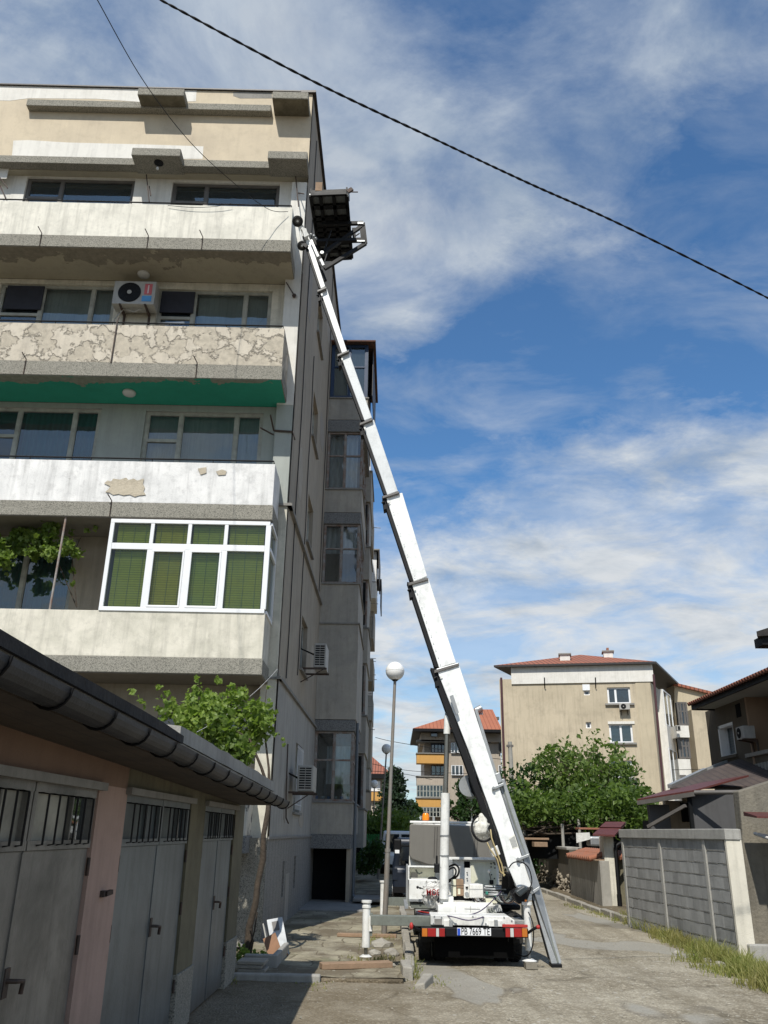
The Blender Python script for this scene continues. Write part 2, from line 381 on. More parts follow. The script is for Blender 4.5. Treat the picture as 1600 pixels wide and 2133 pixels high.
# --- loggia back wall with openings for the window groups
def px_u(x, y): return fq(x, y, VW)[0]
groups = []   # floor, u0,u1,z0,z1,cols,rows,curtains,fmat,gmat
def grp(fl, x0, x1, yt, cols, row, curt, fmat='frame_o', gm='glass', z0=None):
    u0, u1 = px_u(x0, yt), px_u(x1, yt); z1 = fq((x0+x1)/2, yt, VW)[1]
    zb = z0 if z0 is not None else SL[fl][0]+.38
    groups.append((fl, u0, u1, zb, z1, [px_u(c, yt) for c in cols], {k: [fq(x0, y, VW)[1] for y in ys] for k, ys in row.items()}, curt, fmat, gm))
grp(5, 57, 283, 371, [130], {0: [407]}, [('curt_w', .4, .95, 0, .5)], 'frame_g', 'glass')
grp(5, 360, 584, 381, [431], {0: [416]}, [('blind_w', .35, .95, 0, .3)], 'frame_g', 'glass')
grp(4, 2, 245, 592, [91, 196], {0: [650]}, [('blind_w', .37, .99, 0, 1)])
grp(4, 332, 568, 604, [406, 513], {0: [658]}, [('blind_w', .34, .99, 0, 1)])
grp(3, -60, 213, 848, [42, 158], {0: [903]}, [('curt_dg', .4, .99, 0, 1), ('curt_w', .0, .3, 0, .3)])
grp(3, 304, 550, 858, [378, 494], {0: [914]}, [('blind_w', .02, .99, 0, 1)])
grp(2, -60, 165, 1118, [60], {}, [('curt_dg', .05, .99, 0, 1)], 'frame_o', 'glass', 4.9)
grp(2, 300, 520, 1118, [400], {}, [], 'frame_o', 'glass_d', 4.9)
# first floor, half hidden by the garage roof
groups.append((1, px_u(240, 1432), px_u(320, 1432), 2.2, 3.75, [], {}, [], 'frame_o', 'glass_d'))
groups.append((1, px_u(335, 1432), px_u(520, 1432), 2.2, 3.75, [px_u(430, 1432)], {}, [], 'frame_o', 'glass_d'))
# same windows repeated to the left beyond the frame
ext = []
for g_ in groups:
    if g_[0] >= 2: ext.append((g_[0], g_[1]-7.4, g_[2]-7.4, g_[3], g_[4], [c-7.4 for c in g_[5]], g_[6], g_[7][:1], g_[8], g_[9]))
floorz = {5: (SL[5][0], wz-.03), 4: (SL[4][0], SL[5][1]), 3: (SL[3][0], SL[4][1]), 2: (SL[2][0], SL[3][1]), 1: (1.6, SL[2][1])}
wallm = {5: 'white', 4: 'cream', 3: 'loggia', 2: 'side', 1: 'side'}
for fl, (za, zb) in floorz.items():
    gs = [g_ for g_ in groups+ext if g_[0] == fl]
    gs = [g_ for g_ in gs if g_[1] > UL]
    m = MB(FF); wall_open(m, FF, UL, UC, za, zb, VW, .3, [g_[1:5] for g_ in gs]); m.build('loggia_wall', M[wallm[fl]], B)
    for g_ in gs:
        zz = {k: [min(g_[4]-.15, max(g_[3]+.15, z)) for z in v] for k, v in g_[6].items()}
        window(B, FF, g_[1], g_[2], g_[3], g_[4], VW+.06, g_[5], zz, fmat=g_[8], gmat=g_[9], curt=g_[7], ft=.07, rail=.07)
# dark fly screens on three casements
def screen(x0, y0, x1, y1):
    a = fq(x0, y0, VW+.03); b = fq(x1, y1, VW+.03); MB(FF).box(a[0], b[0], VW+.02, VW+.05, b[1], a[1]).build('fly_screen', M['mesh_d'], B)
screen(17, 595, 84, 645); screen(338, 607, 402, 652)
# open hopper under the screen
a = fq(334, 660, .9); b = fq(398, 668, .9)
h = MB(FF); p0 = FF.w(a[0]-.35, 1.18, 12.12); p1 = FF.w(a[0]+.35, 1.18, 12.12)
h.beam(FF.w(a[0]-.1, 1.16, 12.28), FF.w(a[0]+.52, .98, 12.2), .04, .04); h.beam(FF.w(a[0]-.1, 1.16, 11.8), FF.w(a[0]+.52, .98, 11.75), .04, .04); h.beam(FF.w(a[0]+.52, .98, 12.2), FF.w(a[0]+.52, .98, 11.75), .04, .04)
h.build('open_sash', M['frame_w'], B)
# --- slabs, parapets, rails
par = {5: ('white5', 431, 602), 4: ('peel4', 683, 590), 3: ('peel3', 966, 567), 2: ('cream', 1277, 550)}
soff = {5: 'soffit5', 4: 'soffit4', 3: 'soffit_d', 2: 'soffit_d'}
for fl, (zt, zb) in SL.items():
    pt = fq(par[fl][2]-6, par[fl][1], 0)[1]
    balc = MB(FF)
    balc.prism([FF.w(UL, .012, zt), FF.w(-.015, .012, zt), FF.w(-.015, .94, zt), FF.w(-.105, .94, zt), FF.w(-.105, .11, zt), FF.w(UL, .11, zt)], (0, 0, pt-zt))
    bo = balc.build('balcony_parapet', M[par[fl][0]], B, bevel=.008)
    MB(FF).box(UL, 0, 0, VW-.01, zb+.012, zt).build('slab', M['terrazzo'], bo, bevel=.01)
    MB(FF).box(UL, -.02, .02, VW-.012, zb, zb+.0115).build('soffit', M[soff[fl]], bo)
    rl = MB(FF); rz = pt+.075
    if fl >= 3:
        rl.tube([FF.w(UL, .05, rz), FF.w(-.05, .05, rz), FF.w(-.05, .94, rz)], .016, 6, smooth=False)
        u = -.05
        while u > UL: rl.tube([FF.w(u, .05, pt-.02), FF.w(u, .05, rz)], .009, 5); u -= 1.18
        rl.build('railing', M['black'], bo)
    for x in ({5: (83, 307, 421), 4: (50, 409), 3: (230,)}.get(fl, ())):
        u = fq(x, {5: 510, 4: 775, 3: 1065}[fl], 0)[0]
        hk = MB(FF); hk.tube([FF.w(u, -.012, zb+.02), FF.w(u, -.014, zt+.02), FF.w(u-.06, -.12, zt+.12)], .011, 5)
        hk.build('iron_hook', M['rust'], bo)
# long drain streak pipe on the fourth parapet
u = fq(237, 720, 0)[0]; MB(FF).tube([FF.w(u, -.01, SL[4][0]-.02), FF.w(u, -.01, SL[4][0]+.98), FF.w(u, .05, SL[4][0]+1.1)], .014, 6).build('pipe', M['rust'], B)
# clothes line hooks leaning on the top floor piers
mb = MB(FF)
for x0, y0, x1, y1 in ((305, 364, 311, 420), (311, 388, 314, 408), (616, 368, 622, 430), (622, 402, 633, 404), (0, 370, 16, 392), (0, 386, 12, 414)):
    a = fq(x0, y0, .95); b = fq(x1, y1, .6); mb.tube([FF.w(a[0], .95, a[1]), FF.w(b[0], .6, b[1])], .014, 5)
mb.build('iron_bracket', M['rust'], B)
# pilaster to the right of the balconies, floor by floor
for (za, zb, mt) in ((7.90, 10.2, 'loggia'), (10.2, ROOFZ-.02, 'cream')):
    MB(FF).box(-.2, UC-.01, .955, 1.4, za, min(zb, 16.2)).build('pilaster', M['white' if zb > 11 else 'loggia'], B, bevel=.01)
MB(FF).box(-.14, UC+.0, .95, 1.4, 1.6, 7.9).build('pilaster', M['cream'], B, bevel=.01)
MB(FF).box(-.16, UC+.1, .90, 1.2, 7.88, 7.93).build('ledge', M['ledge'], B)
MB(FF).box(-.165, UC+.08, .93, 1.2, 4.40, 4.44).build('ledge', M['ledge'], B)
# iron straps round the pilaster
zs_ = fq(600, 900, .95)[1]; st = MB(FF)
st.tube([FF.w(-.22, .93, zs_+.02), FF.w(UC+.01, .93, zs_), FF.w(UC+.03, 1.25, zs_-.02)], .022, 6, smooth=False); st.build('iron_strap', M['rust'], B)
a = fq(563, 862, .5); MB(FF).tube([FF.w(-.22, .93, zs_+.02), FF.w(a[0], .55, a[1])], .018, 5).build('iron_rod', M['rust'], B); MB(FF).tube([FF.w(-.22, .93, zs_-.08), FF.w(-.45, .6, zs_-.09)], .018, 5).build('iron_rod', M['rust'], B)
a = fq(596, 592, .9); st = MB(FF); st.tube([FF.w(a[0], .9, a[1]+.05), FF.w(a[0]+.2, .93, a[1]-.28)], .014, 5); st.ball(FF.w(a[0]+.2, .9, a[1]-.3), .05, 8)
st.build('iron_strap', M['rust'], B)
# --- glazed-in corner of the second floor
gu0 = fq(205, 1271, 0)[0]; gu1 = -.03; gz0 = fq(400, 1275, 0)[1]+.0; gz1 = SL[3][1]-.03
tz = fq(400, 1140, 0)[1]
en = MB(FF); F_ = .075
xs = [fq(x, 1271, 0)[0] for x in (297, 378, 457)]
en.box(gu0, gu1, -.01, .06, gz0, gz0+F_); en.box(gu0, gu1, -.01, .06, gz1-F_, gz1)
en.box(gu0, gu0+F_, -.009, .06, gz0+F_, gz1-F_); en.box(gu1-F_, gu1+.02, -.009, .06, gz0+F_, gz1-F_)
en.box(gu0+F_, gu1-F_, -.006, .058, tz-.06, tz+.06)
for x in xs:
    en.box(x-.035, x+.035, -.004, .055, tz+.06, gz1-F_); en.box(x-.05, x+.05, -.004, .055, gz0+F_, tz-.06)
for (a, b) in ((xs[0]+.05, xs[1]-.05), (xs[1]+.05, xs[2]-.05)):
    en.box(a, b, -.016, .03, gz0+F_, gz0+F_+.04); en.box(a, b, -.016, .03, tz-.1, tz-.06); en.box(a, a+.035, -.015, .03, gz0+F_+.04, tz-.1); en.box(b-.035, b, -.015, .03, gz0+F_+.04, tz-.1)
# return side towards the wall
en.box(gu1-.02, gu1+.04, .06, .93, gz0, gz0+.06); en.box(gu1-.02, gu1+.04, .06, .93, gz1-.06, gz1); en.box(gu1-.02, gu1+.04, .87, .93, gz0+.06, gz1-.06); en.box(gu1-.018, gu1+.038, .06, .87, tz-.04, tz+.04)
eo = en.build('glazed_enclosure', M['frame_w'], B, bevel=.006); eo['label'] = 'white framed glazing with green bamboo blinds'
q = MB(FF); q.quad(FF.w(gu0, .03, gz0), FF.w(gu1, .03, gz0), FF.w(gu1, .03, gz1), FF.w(gu0, .03, gz1)); q.quad(FF.w(gu1, .03, gz0), FF.w(gu1, .93, gz0), FF.w(gu1, .93, gz1), FF.w(gu1, .03, gz1)); q.build('pane', glass('enclosure_glass', (.03, .05, .02), .95, k=.8, k0=.015), eo)
q = MB(FF)
ed = [gu0+F_, *xs, gu1-F_]
for i in range(4):
    bmt = curtain_mat('green_bamboo_blind_%d' % i, [(.40, .46, .05), (.46, .46, .045), (.37, .46, .06), (.43, .48, .055)][i], .045, 0, .4, True); zl_ = gz0+.06+(0, .0, .03, .0)[i]
    MB(FF).quad(FF.w(ed[i]+.05, .10, zl_), FF.w(ed[i+1]-.03, .105+.01*(i % 2), zl_), FF.w(ed[i+1]-.03, .10, gz1-.06), FF.w(ed[i]+.05, .10, gz1-.06)).build('blind', bmt, eo)
q.quad(FF.w(gu1-.06, .12, gz0), FF.w(gu1-.06, .93, gz0), FF.w(gu1-.06, .93, gz1), FF.w(gu1-.06, .12, gz1))
q.build('blind', M['bamboo'], eo)
q = MB(FF)
for i in range(4):
    w = ed[i+1]-ed[i]
    for t in (.2, .5, .8): q.tube([FF.w(ed[i]+w*t, .09, gz0+.1), FF.w(ed[i]+w*t+.01, .088, gz1-.1)], .004, 4)
q.build('blind_cord', pmat('pale_green_cord', (.3, .4, .15)), eo)
MB(FF).box(gu0-.0, gu0+.03, .07, VW, SL[2][0], SL[3][1]).build('side_panel', M['white'], eo)
# first floor: low parapet end above the void next to the garage
z1s = fq(520, 1779, .25)[1]
pp = MB(FF); pp.box(-3.6, -.12, .25, .36, z1s+.28, 2.55); pp.box(-.22, -.12, .36, 1.1, z1s+.28, 2.55); pp.build('balcony_parapet', M['peelpier'], B, bevel=.01)
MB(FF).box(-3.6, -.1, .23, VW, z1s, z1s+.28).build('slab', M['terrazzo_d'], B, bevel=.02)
MB(FF).box(UL, UC-.02, VW, VW+.3, -.2, .55).build('basement_wall', M['terrazzo'], B); MB(FF).box(UL, UC-.02, VW+.02, VW+.3, .55, 1.6).build('basement_wall', M['dark'], B)  # upper part painted near black as the shade under the slab
MB(FF).box(-.16, -.08, .4, VW, 0, .02).build('sill', M['ledge'], B)
# rusted white post on the second balcony, by the vine
a = fq(131, 1078, .06); b = fq(104, 1268, .06); MB(FF).tube([FF.w(b[0], .06, gz0-.02), FF.w(b[0]+.02, .06, SL[3][1])], .022, 8).build('post', M['frame_r'], B)
# round ceiling lamps (things) -------------------------------------------------
def ceiling_lamp(x, y, z, v, label, mat='lampg'):
    u = fq(x, y, v)[0]; o = thing('ceiling_lamp', FF.w(u, v, z), label, 'lamp')
    MB().ball(FF.w(u, v, z-.03), .14, 20, (1, 1, .55)).build('lamp_shade', M[mat], o); MB().disc(FF.w(u, v, z-.02), (0, 0, 1), .11, .02).build('base', M['frame_w'], o)
M['lampg'] = pmat('milk_glass_lamp', (.6, .6, .58), .25, 0, .05)
ceiling_lamp(300, 566, SL[5][1], .85, 'round dirty lamp on the balcony ceiling above the fan unit')
ceiling_lamp(269, 820, SL[4][1], .6, 'round white lamp on the green balcony ceiling')
u = fq(334, 345, .75)[0]; o = thing('bulb_holder', FF.w(u, .62, z2b-.015), 'bare bulb hanging under a dark round plate on the top soffit', 'lamp')
MB().disc(FF.w(u, .62, z2b-.027), (0, 0, 1), .11, .012).build('ceiling_rose', M['black'], o); k = MB(); k.tube([FF.w(u, .62, z2b-.03), FF.w(u-.01, .62, z2b-.14)], .006, 5); k.build('cord', M['black'], o); MB().ball(FF.w(u-.01, .62, z2b-.19), .035, 10, (1, 1, 1.3)).build('bulb', M['lampg'], o)
# --- side wall (street side), world frame turned 90 degrees: u = y, v = inwards
SF = Fr((XS, 0, 0), R(90)); sq = SF.q
YC, YE = FF.w(UC, 1.0, 0).y, 47.0
BY = 23.3
wins = []
for yt, yb, xt, xb in ((816, 876, 669.7, 681), (1022, 1085, 660, 670)):
    pass
for z0, z1 in ((14.3, 15.6), (11.2, 12.5), (8.35, 9.6), (5.25, 6.5), (2.15, 3.6)):
    wins.append((19.0, 20.3, z0, z1))
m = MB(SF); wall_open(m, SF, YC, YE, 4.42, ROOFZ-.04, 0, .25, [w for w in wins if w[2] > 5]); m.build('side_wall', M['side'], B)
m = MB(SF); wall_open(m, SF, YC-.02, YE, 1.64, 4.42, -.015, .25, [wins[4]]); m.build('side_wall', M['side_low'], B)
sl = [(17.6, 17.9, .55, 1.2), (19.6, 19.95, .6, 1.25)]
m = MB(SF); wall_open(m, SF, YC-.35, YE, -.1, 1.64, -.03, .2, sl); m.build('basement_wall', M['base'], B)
MB(SF).box(YC-.35, YC-.33, -.03, .5, 0, 1.64).build('corner_pier', M['terrazzo'], B)
for s_ in sl: MB(SF).box(s_[0], s_[1], .12, .14, s_[2], s_[3]).build('vent_pane', M['dark'], B)
MB(SF).box(18.2, 18.8, -.036, -.031, .05, .95).build('repair_patch', M['side_low'], B)
for i, w in enumerate(wins):
    window(B, SF, w[0], w[1], w[2], w[3], .1, [(w[0]+w[1])/2], None, fmat='frame_o', gmat='glass_d', name='window')
    MB(SF).box(w[0]-.08, w[1]+.08, -.07, .1, w[2]-.05, w[2]).build('window_sill', M['ledge'], B)
for z in (7.88, 4.40): MB(SF).box(YC-.1, BY, -.07, .02, z, z+.06).build('ledge', M['ledge'], B)
MB(SF).box(YC-.3, BY, -.055, -.02, 1.62, 1.66).build('ledge', M['ledge'], B)
MB(SF).box(YC-.12, YE, -.07, .3, ROOFZ-.035, ROOFZ+.03).build('roof_flashing', M['roofmetal'], B)
MB(SF).box(YC+.4, YE, .3, 12, ROOFZ-.2, ROOFZ+.02).build('roof', M['roofmetal'], B)
M['sp1'] = wmat('side_repair_a', (.33, .30, .26), (.27, .25, .22), .8, 1.5, .5, .4); M['sp2'] = wmat('side_repair_b', (.43, .38, .31), (.33, .30, .25), .8, 1.5, .5, .4)
rp_ = random.Random(12)
for (u, z, w, h, mt) in ((17.2, 9.3, .9, 1.3, 'sp2'), (21.6, 12.6, 1.4, 1.1, 'sp1'), (17.0, 14.4, 1.0, 2.2, 'sp1'), (21.8, 6.0, 1.2, .8, 'sp2'), (17.6, 2.4, .7, .9, 'sp1'), (22.0, 16.4, 1.2, .9, 'sp2'), (20.8, 2.0, 1.1, .35, 'sp2')):
    pts = [SF.w(u+w*.5*math.cos(t)*rp_.uniform(.8, 1.15), -.019 if z < 4.4 else -.004, z+h*.5*math.sin(t)*rp_.uniform(.8, 1.15)) for t in [k*math.pi/7 for k in range(14)]]
    MB().prism(pts, (-.004, 0, 0)).build('plaster_patch', M[mt], B)
for (u, z0, z1) in ((16.6, 4.6, 18.5), (22.6, 7.9, 18.9), (18.5, 5, 13.2)):
    n_ = 14; MB().tube([SF.w(u+.05*math.sin(k*1.3), -.02, z0+(z1-z0)*k/n_) for k in range(n_+1)], .011, 5).build('cable', M['black'], B)
# window bars + cables by the street-side ground floor window
bz = MB(SF)
for k in range(6): bz.tube([SF.w(19.1+k*.22, -.05, 2.2), SF.w(19.1+k*.22, -.05, 3.55)], .009, 5)
for z in (2.3, 2.9, 3.5): bz.tube([SF.w(19.0, -.05, z), SF.w(20.3, -.05, z)], .009, 5)
bz.build('window_bars', M['frame_w'], B)
cb = MB(SF); cb.tube([SF.w(17.3, -.04, 3.4), SF.w(17.35, -.05, 2.5), SF.w(17.5, -.06, 2.0), SF.w(17.6, -.1, 1.9)], .014, 6); cb.build('cable', M['rust'], B)
# --- loggia bay with its front towards the camera
XB = -1.07
def zy(x, y, Y=BY): return oy(x, y, Y).z
bayf = [  # glazing top, bottom ; parapet bottom ; band bottom, frame, glass
    dict(g=(zy(735, 716), zy(735, 826)), p=(zy(735, 830), zy(735, 874)), b=(zy(735, 875), zy(735, 899)), fm='frame_b', cu=[('blind_w', 0, 1, 0, 1)]),
    dict(g=(zy(735, 902), zy(735, 1017)), p=(zy(735, 1020), zy(735, 1067)), b=(zy(735, 1068), zy(735, 1091)), fm='frame_r', cu=[('curt_w', .05, .85, 0, 1)]),
    dict(g=(zy(735, 1093), zy(735, 1214)), p=(zy(735, 1217), zy(735, 1298)), b=None, fm='frame_r', cu=[('curt_w', 0, .95, .55, 1)]),
    dict(g=None, p=(zy(735, 1300), zy(735, 1499)), b=(zy(735, 1500), zy(735, 1523)), fm='frame_r', cu=[]),
    dict(g=(zy(690, 1526), zy(690, 1668)), p=(zy(690, 1672), zy(690, 1738)), b=(zy(690, 1738), zy(690, 1768)), fm='frame_r', cu=[('curt_w', .3, .9, .25, .8)]),
]
BE = BY+3.6
for k, f in enumerate(bayf):
    xr = XB+[.10, 0, -.02, 0, -.03][k]
    if f['p']:
        MB().box(XS-.02, xr, BY+.02, BE, f['p'][1], f['p'][0]).build('bay_parapet', M['bay'], B, bevel=.01)
        MB().box(XS-.03, xr+.04, BY-.02, BE+.02, f['p'][0], f['p'][0]+.04).build('ledge', M['ledge'], B)
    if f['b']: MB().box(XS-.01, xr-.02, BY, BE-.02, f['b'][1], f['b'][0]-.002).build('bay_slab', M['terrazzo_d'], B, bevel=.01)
    if f['g']:
        g1, g0 = f['g']; g0 = f['p'][0]+.042
        top = g1 if k == 0 else bayf[k-1]['b'][1] if bayf[k-1]['b'] else g1
        window(B, WF, XS+.02, xr-.02, g0, top-.01, BY+.06, [(XS+xr)/2], [g0+(top-g0)*.58], fmat=f['fm'], gmat='glass_c' if k else 'glass', curt=f['cu'], ft=.05 if k else .09, rail=.045, cback=.25, back=False)
        sfr = Fr((xr-.03, 0, 0), R(90))
        window(B, sfr, BY+.14, BE-.05, g0, top-.01, .0, [BY+1.2, BY+2.3], [g0+(top-g0)*.58], fmat=f['fm'], gmat='glass', ft=.05, curt=[], back=False)
        MB().box(XS-.05, XS-.03, BY+.1, BE, g0, top).build('bay_wall', M['loggia'], B)
        MB().box(XS, xr-.1, BY+1.6, BY+1.65, g0, top-.02).build('bay_wall', M['bay'], B)
zt = bayf[0]['g'][0]
rf = MB(); rf.box(XS-.1, XB+.32, BY-.15, BE+.4, zt, zt+.05); rf.build('bay_roof', wmat('rusty_sheet', (.06, .045, .04), (.25, .09, .04), .6, 5, .3, .3), B)
MB().box(XB+.22, XB+.24, BY+.3, BE+.3, zt-1.75, zt).build('bay_sheet', M['roofmetal'], B)
# little things on the ground-floor sill
for i, c in enumerate(((.1, .2, .5), (.5, .55, .6), (.12, .25, .5), (.45, .5, .5), (.1, .2, .45), (.1, .2, .55))):
    x = XS+.1+i*.17; o = MB().disc((x, BY+.3, bayf[4]['p'][0]+.045), (0, 0, 1), .045, .13).build('paint_jar', pmat('jar%d' % i, c), None)
    tag(o, ['blue jar at the wall end of the ground floor bay sill', 'pale jar second along the bay sill', 'blue jar third along the bay sill', 'pale jar fourth along the bay sill', 'dark blue jar fifth along the bay sill', 'bright blue jar at the street end of the bay sill'][i], 'jar', 'jars on the ground floor bay sill')
# dark entrance under the bay
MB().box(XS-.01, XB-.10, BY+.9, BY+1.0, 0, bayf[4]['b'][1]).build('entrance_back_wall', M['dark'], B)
MB().box(XB-.16, XB-.06, BY+.1, BE, 0, bayf[4]['b'][1]).build('entrance_side_wall', M['side'], B)
MB().box(XS, XB+.5, BY-2.2, BY+1, 0, .08).build('entrance_step', M['ledge'], B, bevel=.02)
MB().box(XB+.05, XB+.95, BY-.3, BY+1.1, .12, .2).build('doorstep', M['ledge'], B, bevel=.02)
dp = MB(); dp.tube([(XB+.02, BY+.4, .05), (XB+.03, BY+.4, 4.6)], .04, 8); dp.tube([(XB+.02, BY+.4, .25), (XB+.12, BY+.25, .05)], .04, 8); dp.build('downpipe', pmat('blue_grey_pipe', (.12, .14, .16)), B)
# --- following bays along the street side, seen edge-on
def bay2(Y0, Y1, xr, floors, mat='bay', glazed=(), nm='far_bay'):
    for i, (z0, z1) in enumerate(floors):
        MB().box(XS-.02, xr, Y0, Y1, z0, z1).build(nm, M[mat], B, bevel=.01)
        MB().box(XS-.02, xr+.04, Y0-.04, Y1+.04, z1, z1+.05).build('ledge', M['ledge'], B)
fl2 = [(1.3, 2.45), (4.2, 5.4), (7.2, 8.4), (10.2, 11.4), (13.2, 14.4)]
bay2(28.5, 31.5, XB+.10, fl2)
for z0, z1 in zip([f[1] for f in fl2], [4.2, 7.2, 10.2, 13.2]):
    window(B, WF, XS+.02, XB+.05, z1-1.7 if z1-1.7 > z0 else z0+.05, z1-.02, 28.6, [(XS+XB)/2], None, fmat='frame_r', gmat='glass_d', back=True)
    MB().box(XS, XB+.05, 28.75, 31.4, z0, z1).build('bay_wall', M['side_low'], B)
# green glazed and white balconies that stick out past the bay
def zY(x, y, Y): return oy(x, y, Y)
for (x0, x1, y0, y1, Y, D, mt, nm) in (
    (757, 775, 1050, 1117, 31.6, 3, 'side', 'far_balcony'), (752, 770, 1118, 1196, 31.7, 3, 'side', 'far_balcony'),
    (751, 768, 1198, 1255, 32.5, 2.5, 'bay', 'far_balcony'), (760, 771, 955, 1012, 31.9, 1.2, 'frame_w', 'far_frame'),
    (769, 783, 1213, 1246, 37.5, 3, 'white', 'far_balcony'), (770, 784, 1143, 1211, 37.6, 2.6, 'frame_w', 'far_frame'),
    (757, 778, 1258, 1330, 40, 3.2, 'bay', 'far_balcony'), (757, 777, 1372, 1420, 40.2, 3, 'side', 'far_balcony'),
    (754, 775, 1448, 1500, 41, 3, 'side_low', 'far_balcony'), (752, 772, 1502, 1600, 41.4, 3, 'side', 'far_balcony'), (749, 769, 1600, 1645, 41.5, 3, 'side_low', 'far_balcony')):
    a = oy(x0, y0, Y); b = oy(x1, y1, Y); MB().box(XS-.3, b.x, Y, Y+D, b.z, a.z).build(nm, M[mt], B, bevel=.01)
a = oy(761, 962, 31.4); b = oy(771, 1010, 31.4)
MB().box(a.x, b.x, 31.4, 33, b.z, a.z-.9).build('green_panel', pmat('mint_panel', (.12, .42, .32), .4), B)
# roofs and rails out there
for (x0, x1, y, Y, D, dz) in ((771, 791, 1143, 37.3, 3, -.1), (783, 795, 1206, 39.5, 2, -.08)):
    a = oy(x0, y, Y); b = oy(x1, y, Y); MB().box(a.x, b.x, Y, Y+D, a.z-.06, a.z).build('sheet_roof', M['ledge'], B)
    MB().box(b.x-.05, b.x, Y, Y+D, a.z-1.4, a.z-.07).build('sheet_side', M['roofmetal'], B)
rl = MB()
for (x, y, Y) in ((793, 1100, 33), (783, 1372, 41), (783, 1378, 41.6), (783, 1406, 40.5), (785, 1416, 41), (781, 1520, 41), (788, 1258, 38)):
    a = oy(x, y, Y); rl.tube([(a.x-.55, Y, a.z+.03), (a.x, Y, a.z)], .015, 5)
for y0, y1 in ((1285, 1330), (1418, 1500)):
    for x in (757, 777): a = oy(x, y0, 39.8); b = oy(x-2, y1, 39.8); rl.tube([a, b], .02, 5)
    for t in (0, .33, .66): a = oy(757, y0+(y1-y0)*t, 39.8); b = oy(777, y0+(y1-y0)*t, 39.8); rl.tube([a, b], .015, 5)
rl.build('clothes_rails', M['ledge'], B)
# building mass behind everything
MB(FF).box(UL, UC-.3, 1.6, 28, 0, ROOFZ-.3).build('building_core', M['dark'], B)
# small side building of beige panels further down the street
N2 = thing('end_building', (-4, 52, 0), 'beige building end with dark top seen past the grey side wall of the tall block', 'building')
a = oy(746, 1625, 49); b = oy(762, 1742, 49)
MB().box(-9, -1.62, 49, 62, b.z, a.z).build('wall', wmat('olive_beige', (.23, .20, .155), None, .5, .6, .2, .1), N2); MB().box(-9, -1.66, 49.1, 61.9, 0, b.z).build('base', M['dark'], N2)
MB().box(-9, -1.64, 49.05, 62, a.z, a.z+7).build('upper_wall', M['side_low'], N2)

# ---------------------------------------------------------------- air-conditioning units
M['ac'] = wmat('ac_casing', (.40, .39, .36), (.32, .31, .29), .6, 4, .3, .2, .05, rough=.5)
def ac_unit(fr, u0, u1, z0, z1, v0, v1, label, fan=.3, dial=True):
    o = thing('air_conditioner', fr.w((u0+u1)/2, (v0+v1)/2, z0), label, 'air conditioner', 'outdoor air conditioning units')
    MB(fr).box(u0, u1, v0, v1, z0, z1).build('casing', M['ac'], o, bevel=.012)
    w, h = u1-u0, z1-z0; r = h*.42; uc = u0+w*.39; zc = (z0+z1)/2
    f = MB(fr); f.disc(fr.w(uc, v0-.004, zc), -fr.V, r, .006, 32); f.build('fan_grille', M['black'], o)
    f = MB(fr); f.disc(fr.w(uc, v0-.012, zc), -fr.V, r*.2, .012, 16); f.build('fan_hub', M['ac'], o)
    f = MB(fr)
    for k in range(1, 5): 
        pts = [fr.w(uc+r*k/4.3*math.cos(t*math.pi/12), v0-.014, zc+r*k/4.3*math.sin(t*math.pi/12)) for t in range(25)]; f.tube(pts, .0025, 4, cap=False)
    for k in range(8): f.tube([fr.w(uc, v0-.014, zc), fr.w(uc+r*math.cos(k*math.pi/4), v0-.014, zc+r*math.sin(k*math.pi/4))], .0025, 4, cap=False)
    f.build('guard', M['black'], o)
    for t in (.2, .8):
        b = MB(fr); u = u0+w*t
        b.prism([fr.w(u-.02, a_, c_) for a_, c_ in ((v0-.02, z0-.002), (v1+.08, z0-.002), (v1+.08, z0-.33), (v1+.05, z0-.33), (v1+.02, z0-.08), (v0+.02, z0-.03), (v0-.02, z0-.03))], fr.U*.04); b.build('bracket', M['rust'], o)
    return o
a = fq(240, 583, .74); b = fq(320, 634, .74)
ac = ac_unit(FF, a[0], b[0], b[1], a[1]-.02, .74, 1.08, 'white fan unit with red and blue stickers hanging over the fourth floor balcony')
w = b[0]-a[0]; z0_, z1_ = b[1], a[1]-.02; h = z1_-z0_
MB(FF).box(a[0]+w*.74, a[0]+w*.92, .733, .739, z0_+h*.42, z0_+h*.88).build('red_sticker', pmat('faded_red', (.55, .12, .13)), ac)
MB(FF).box(a[0]+w*.70, a[0]+w*.93, .733, .739, z0_+h*.12, z0_+h*.36).build('blue_sticker', pmat('sticker_blue', (.08, .3, .6)), ac)
k = MB(FF)
for i in range(9): k.box(a[0]+w*(.815), a[0]+w*.845, .729, .732, z0_+h*(.47+.04*i), z0_+h*(.495+.04*i))
k.build('sticker_lettering', M['frame_w'], ac)
k = MB(FF); k.tube([FF.w(a[0]+w*.7, .9, z0_), FF.w(a[0]+w*.5, .9, z0_-.1), FF.w(a[0]+w*.25, .92, z0_), FF.w(a[0]+w*.05, .95, z0_-.25), FF.w(a[0]+w*.02, 1.0, z0_-.6)], .014, 6); k.build('hose', M['ac'], ac)
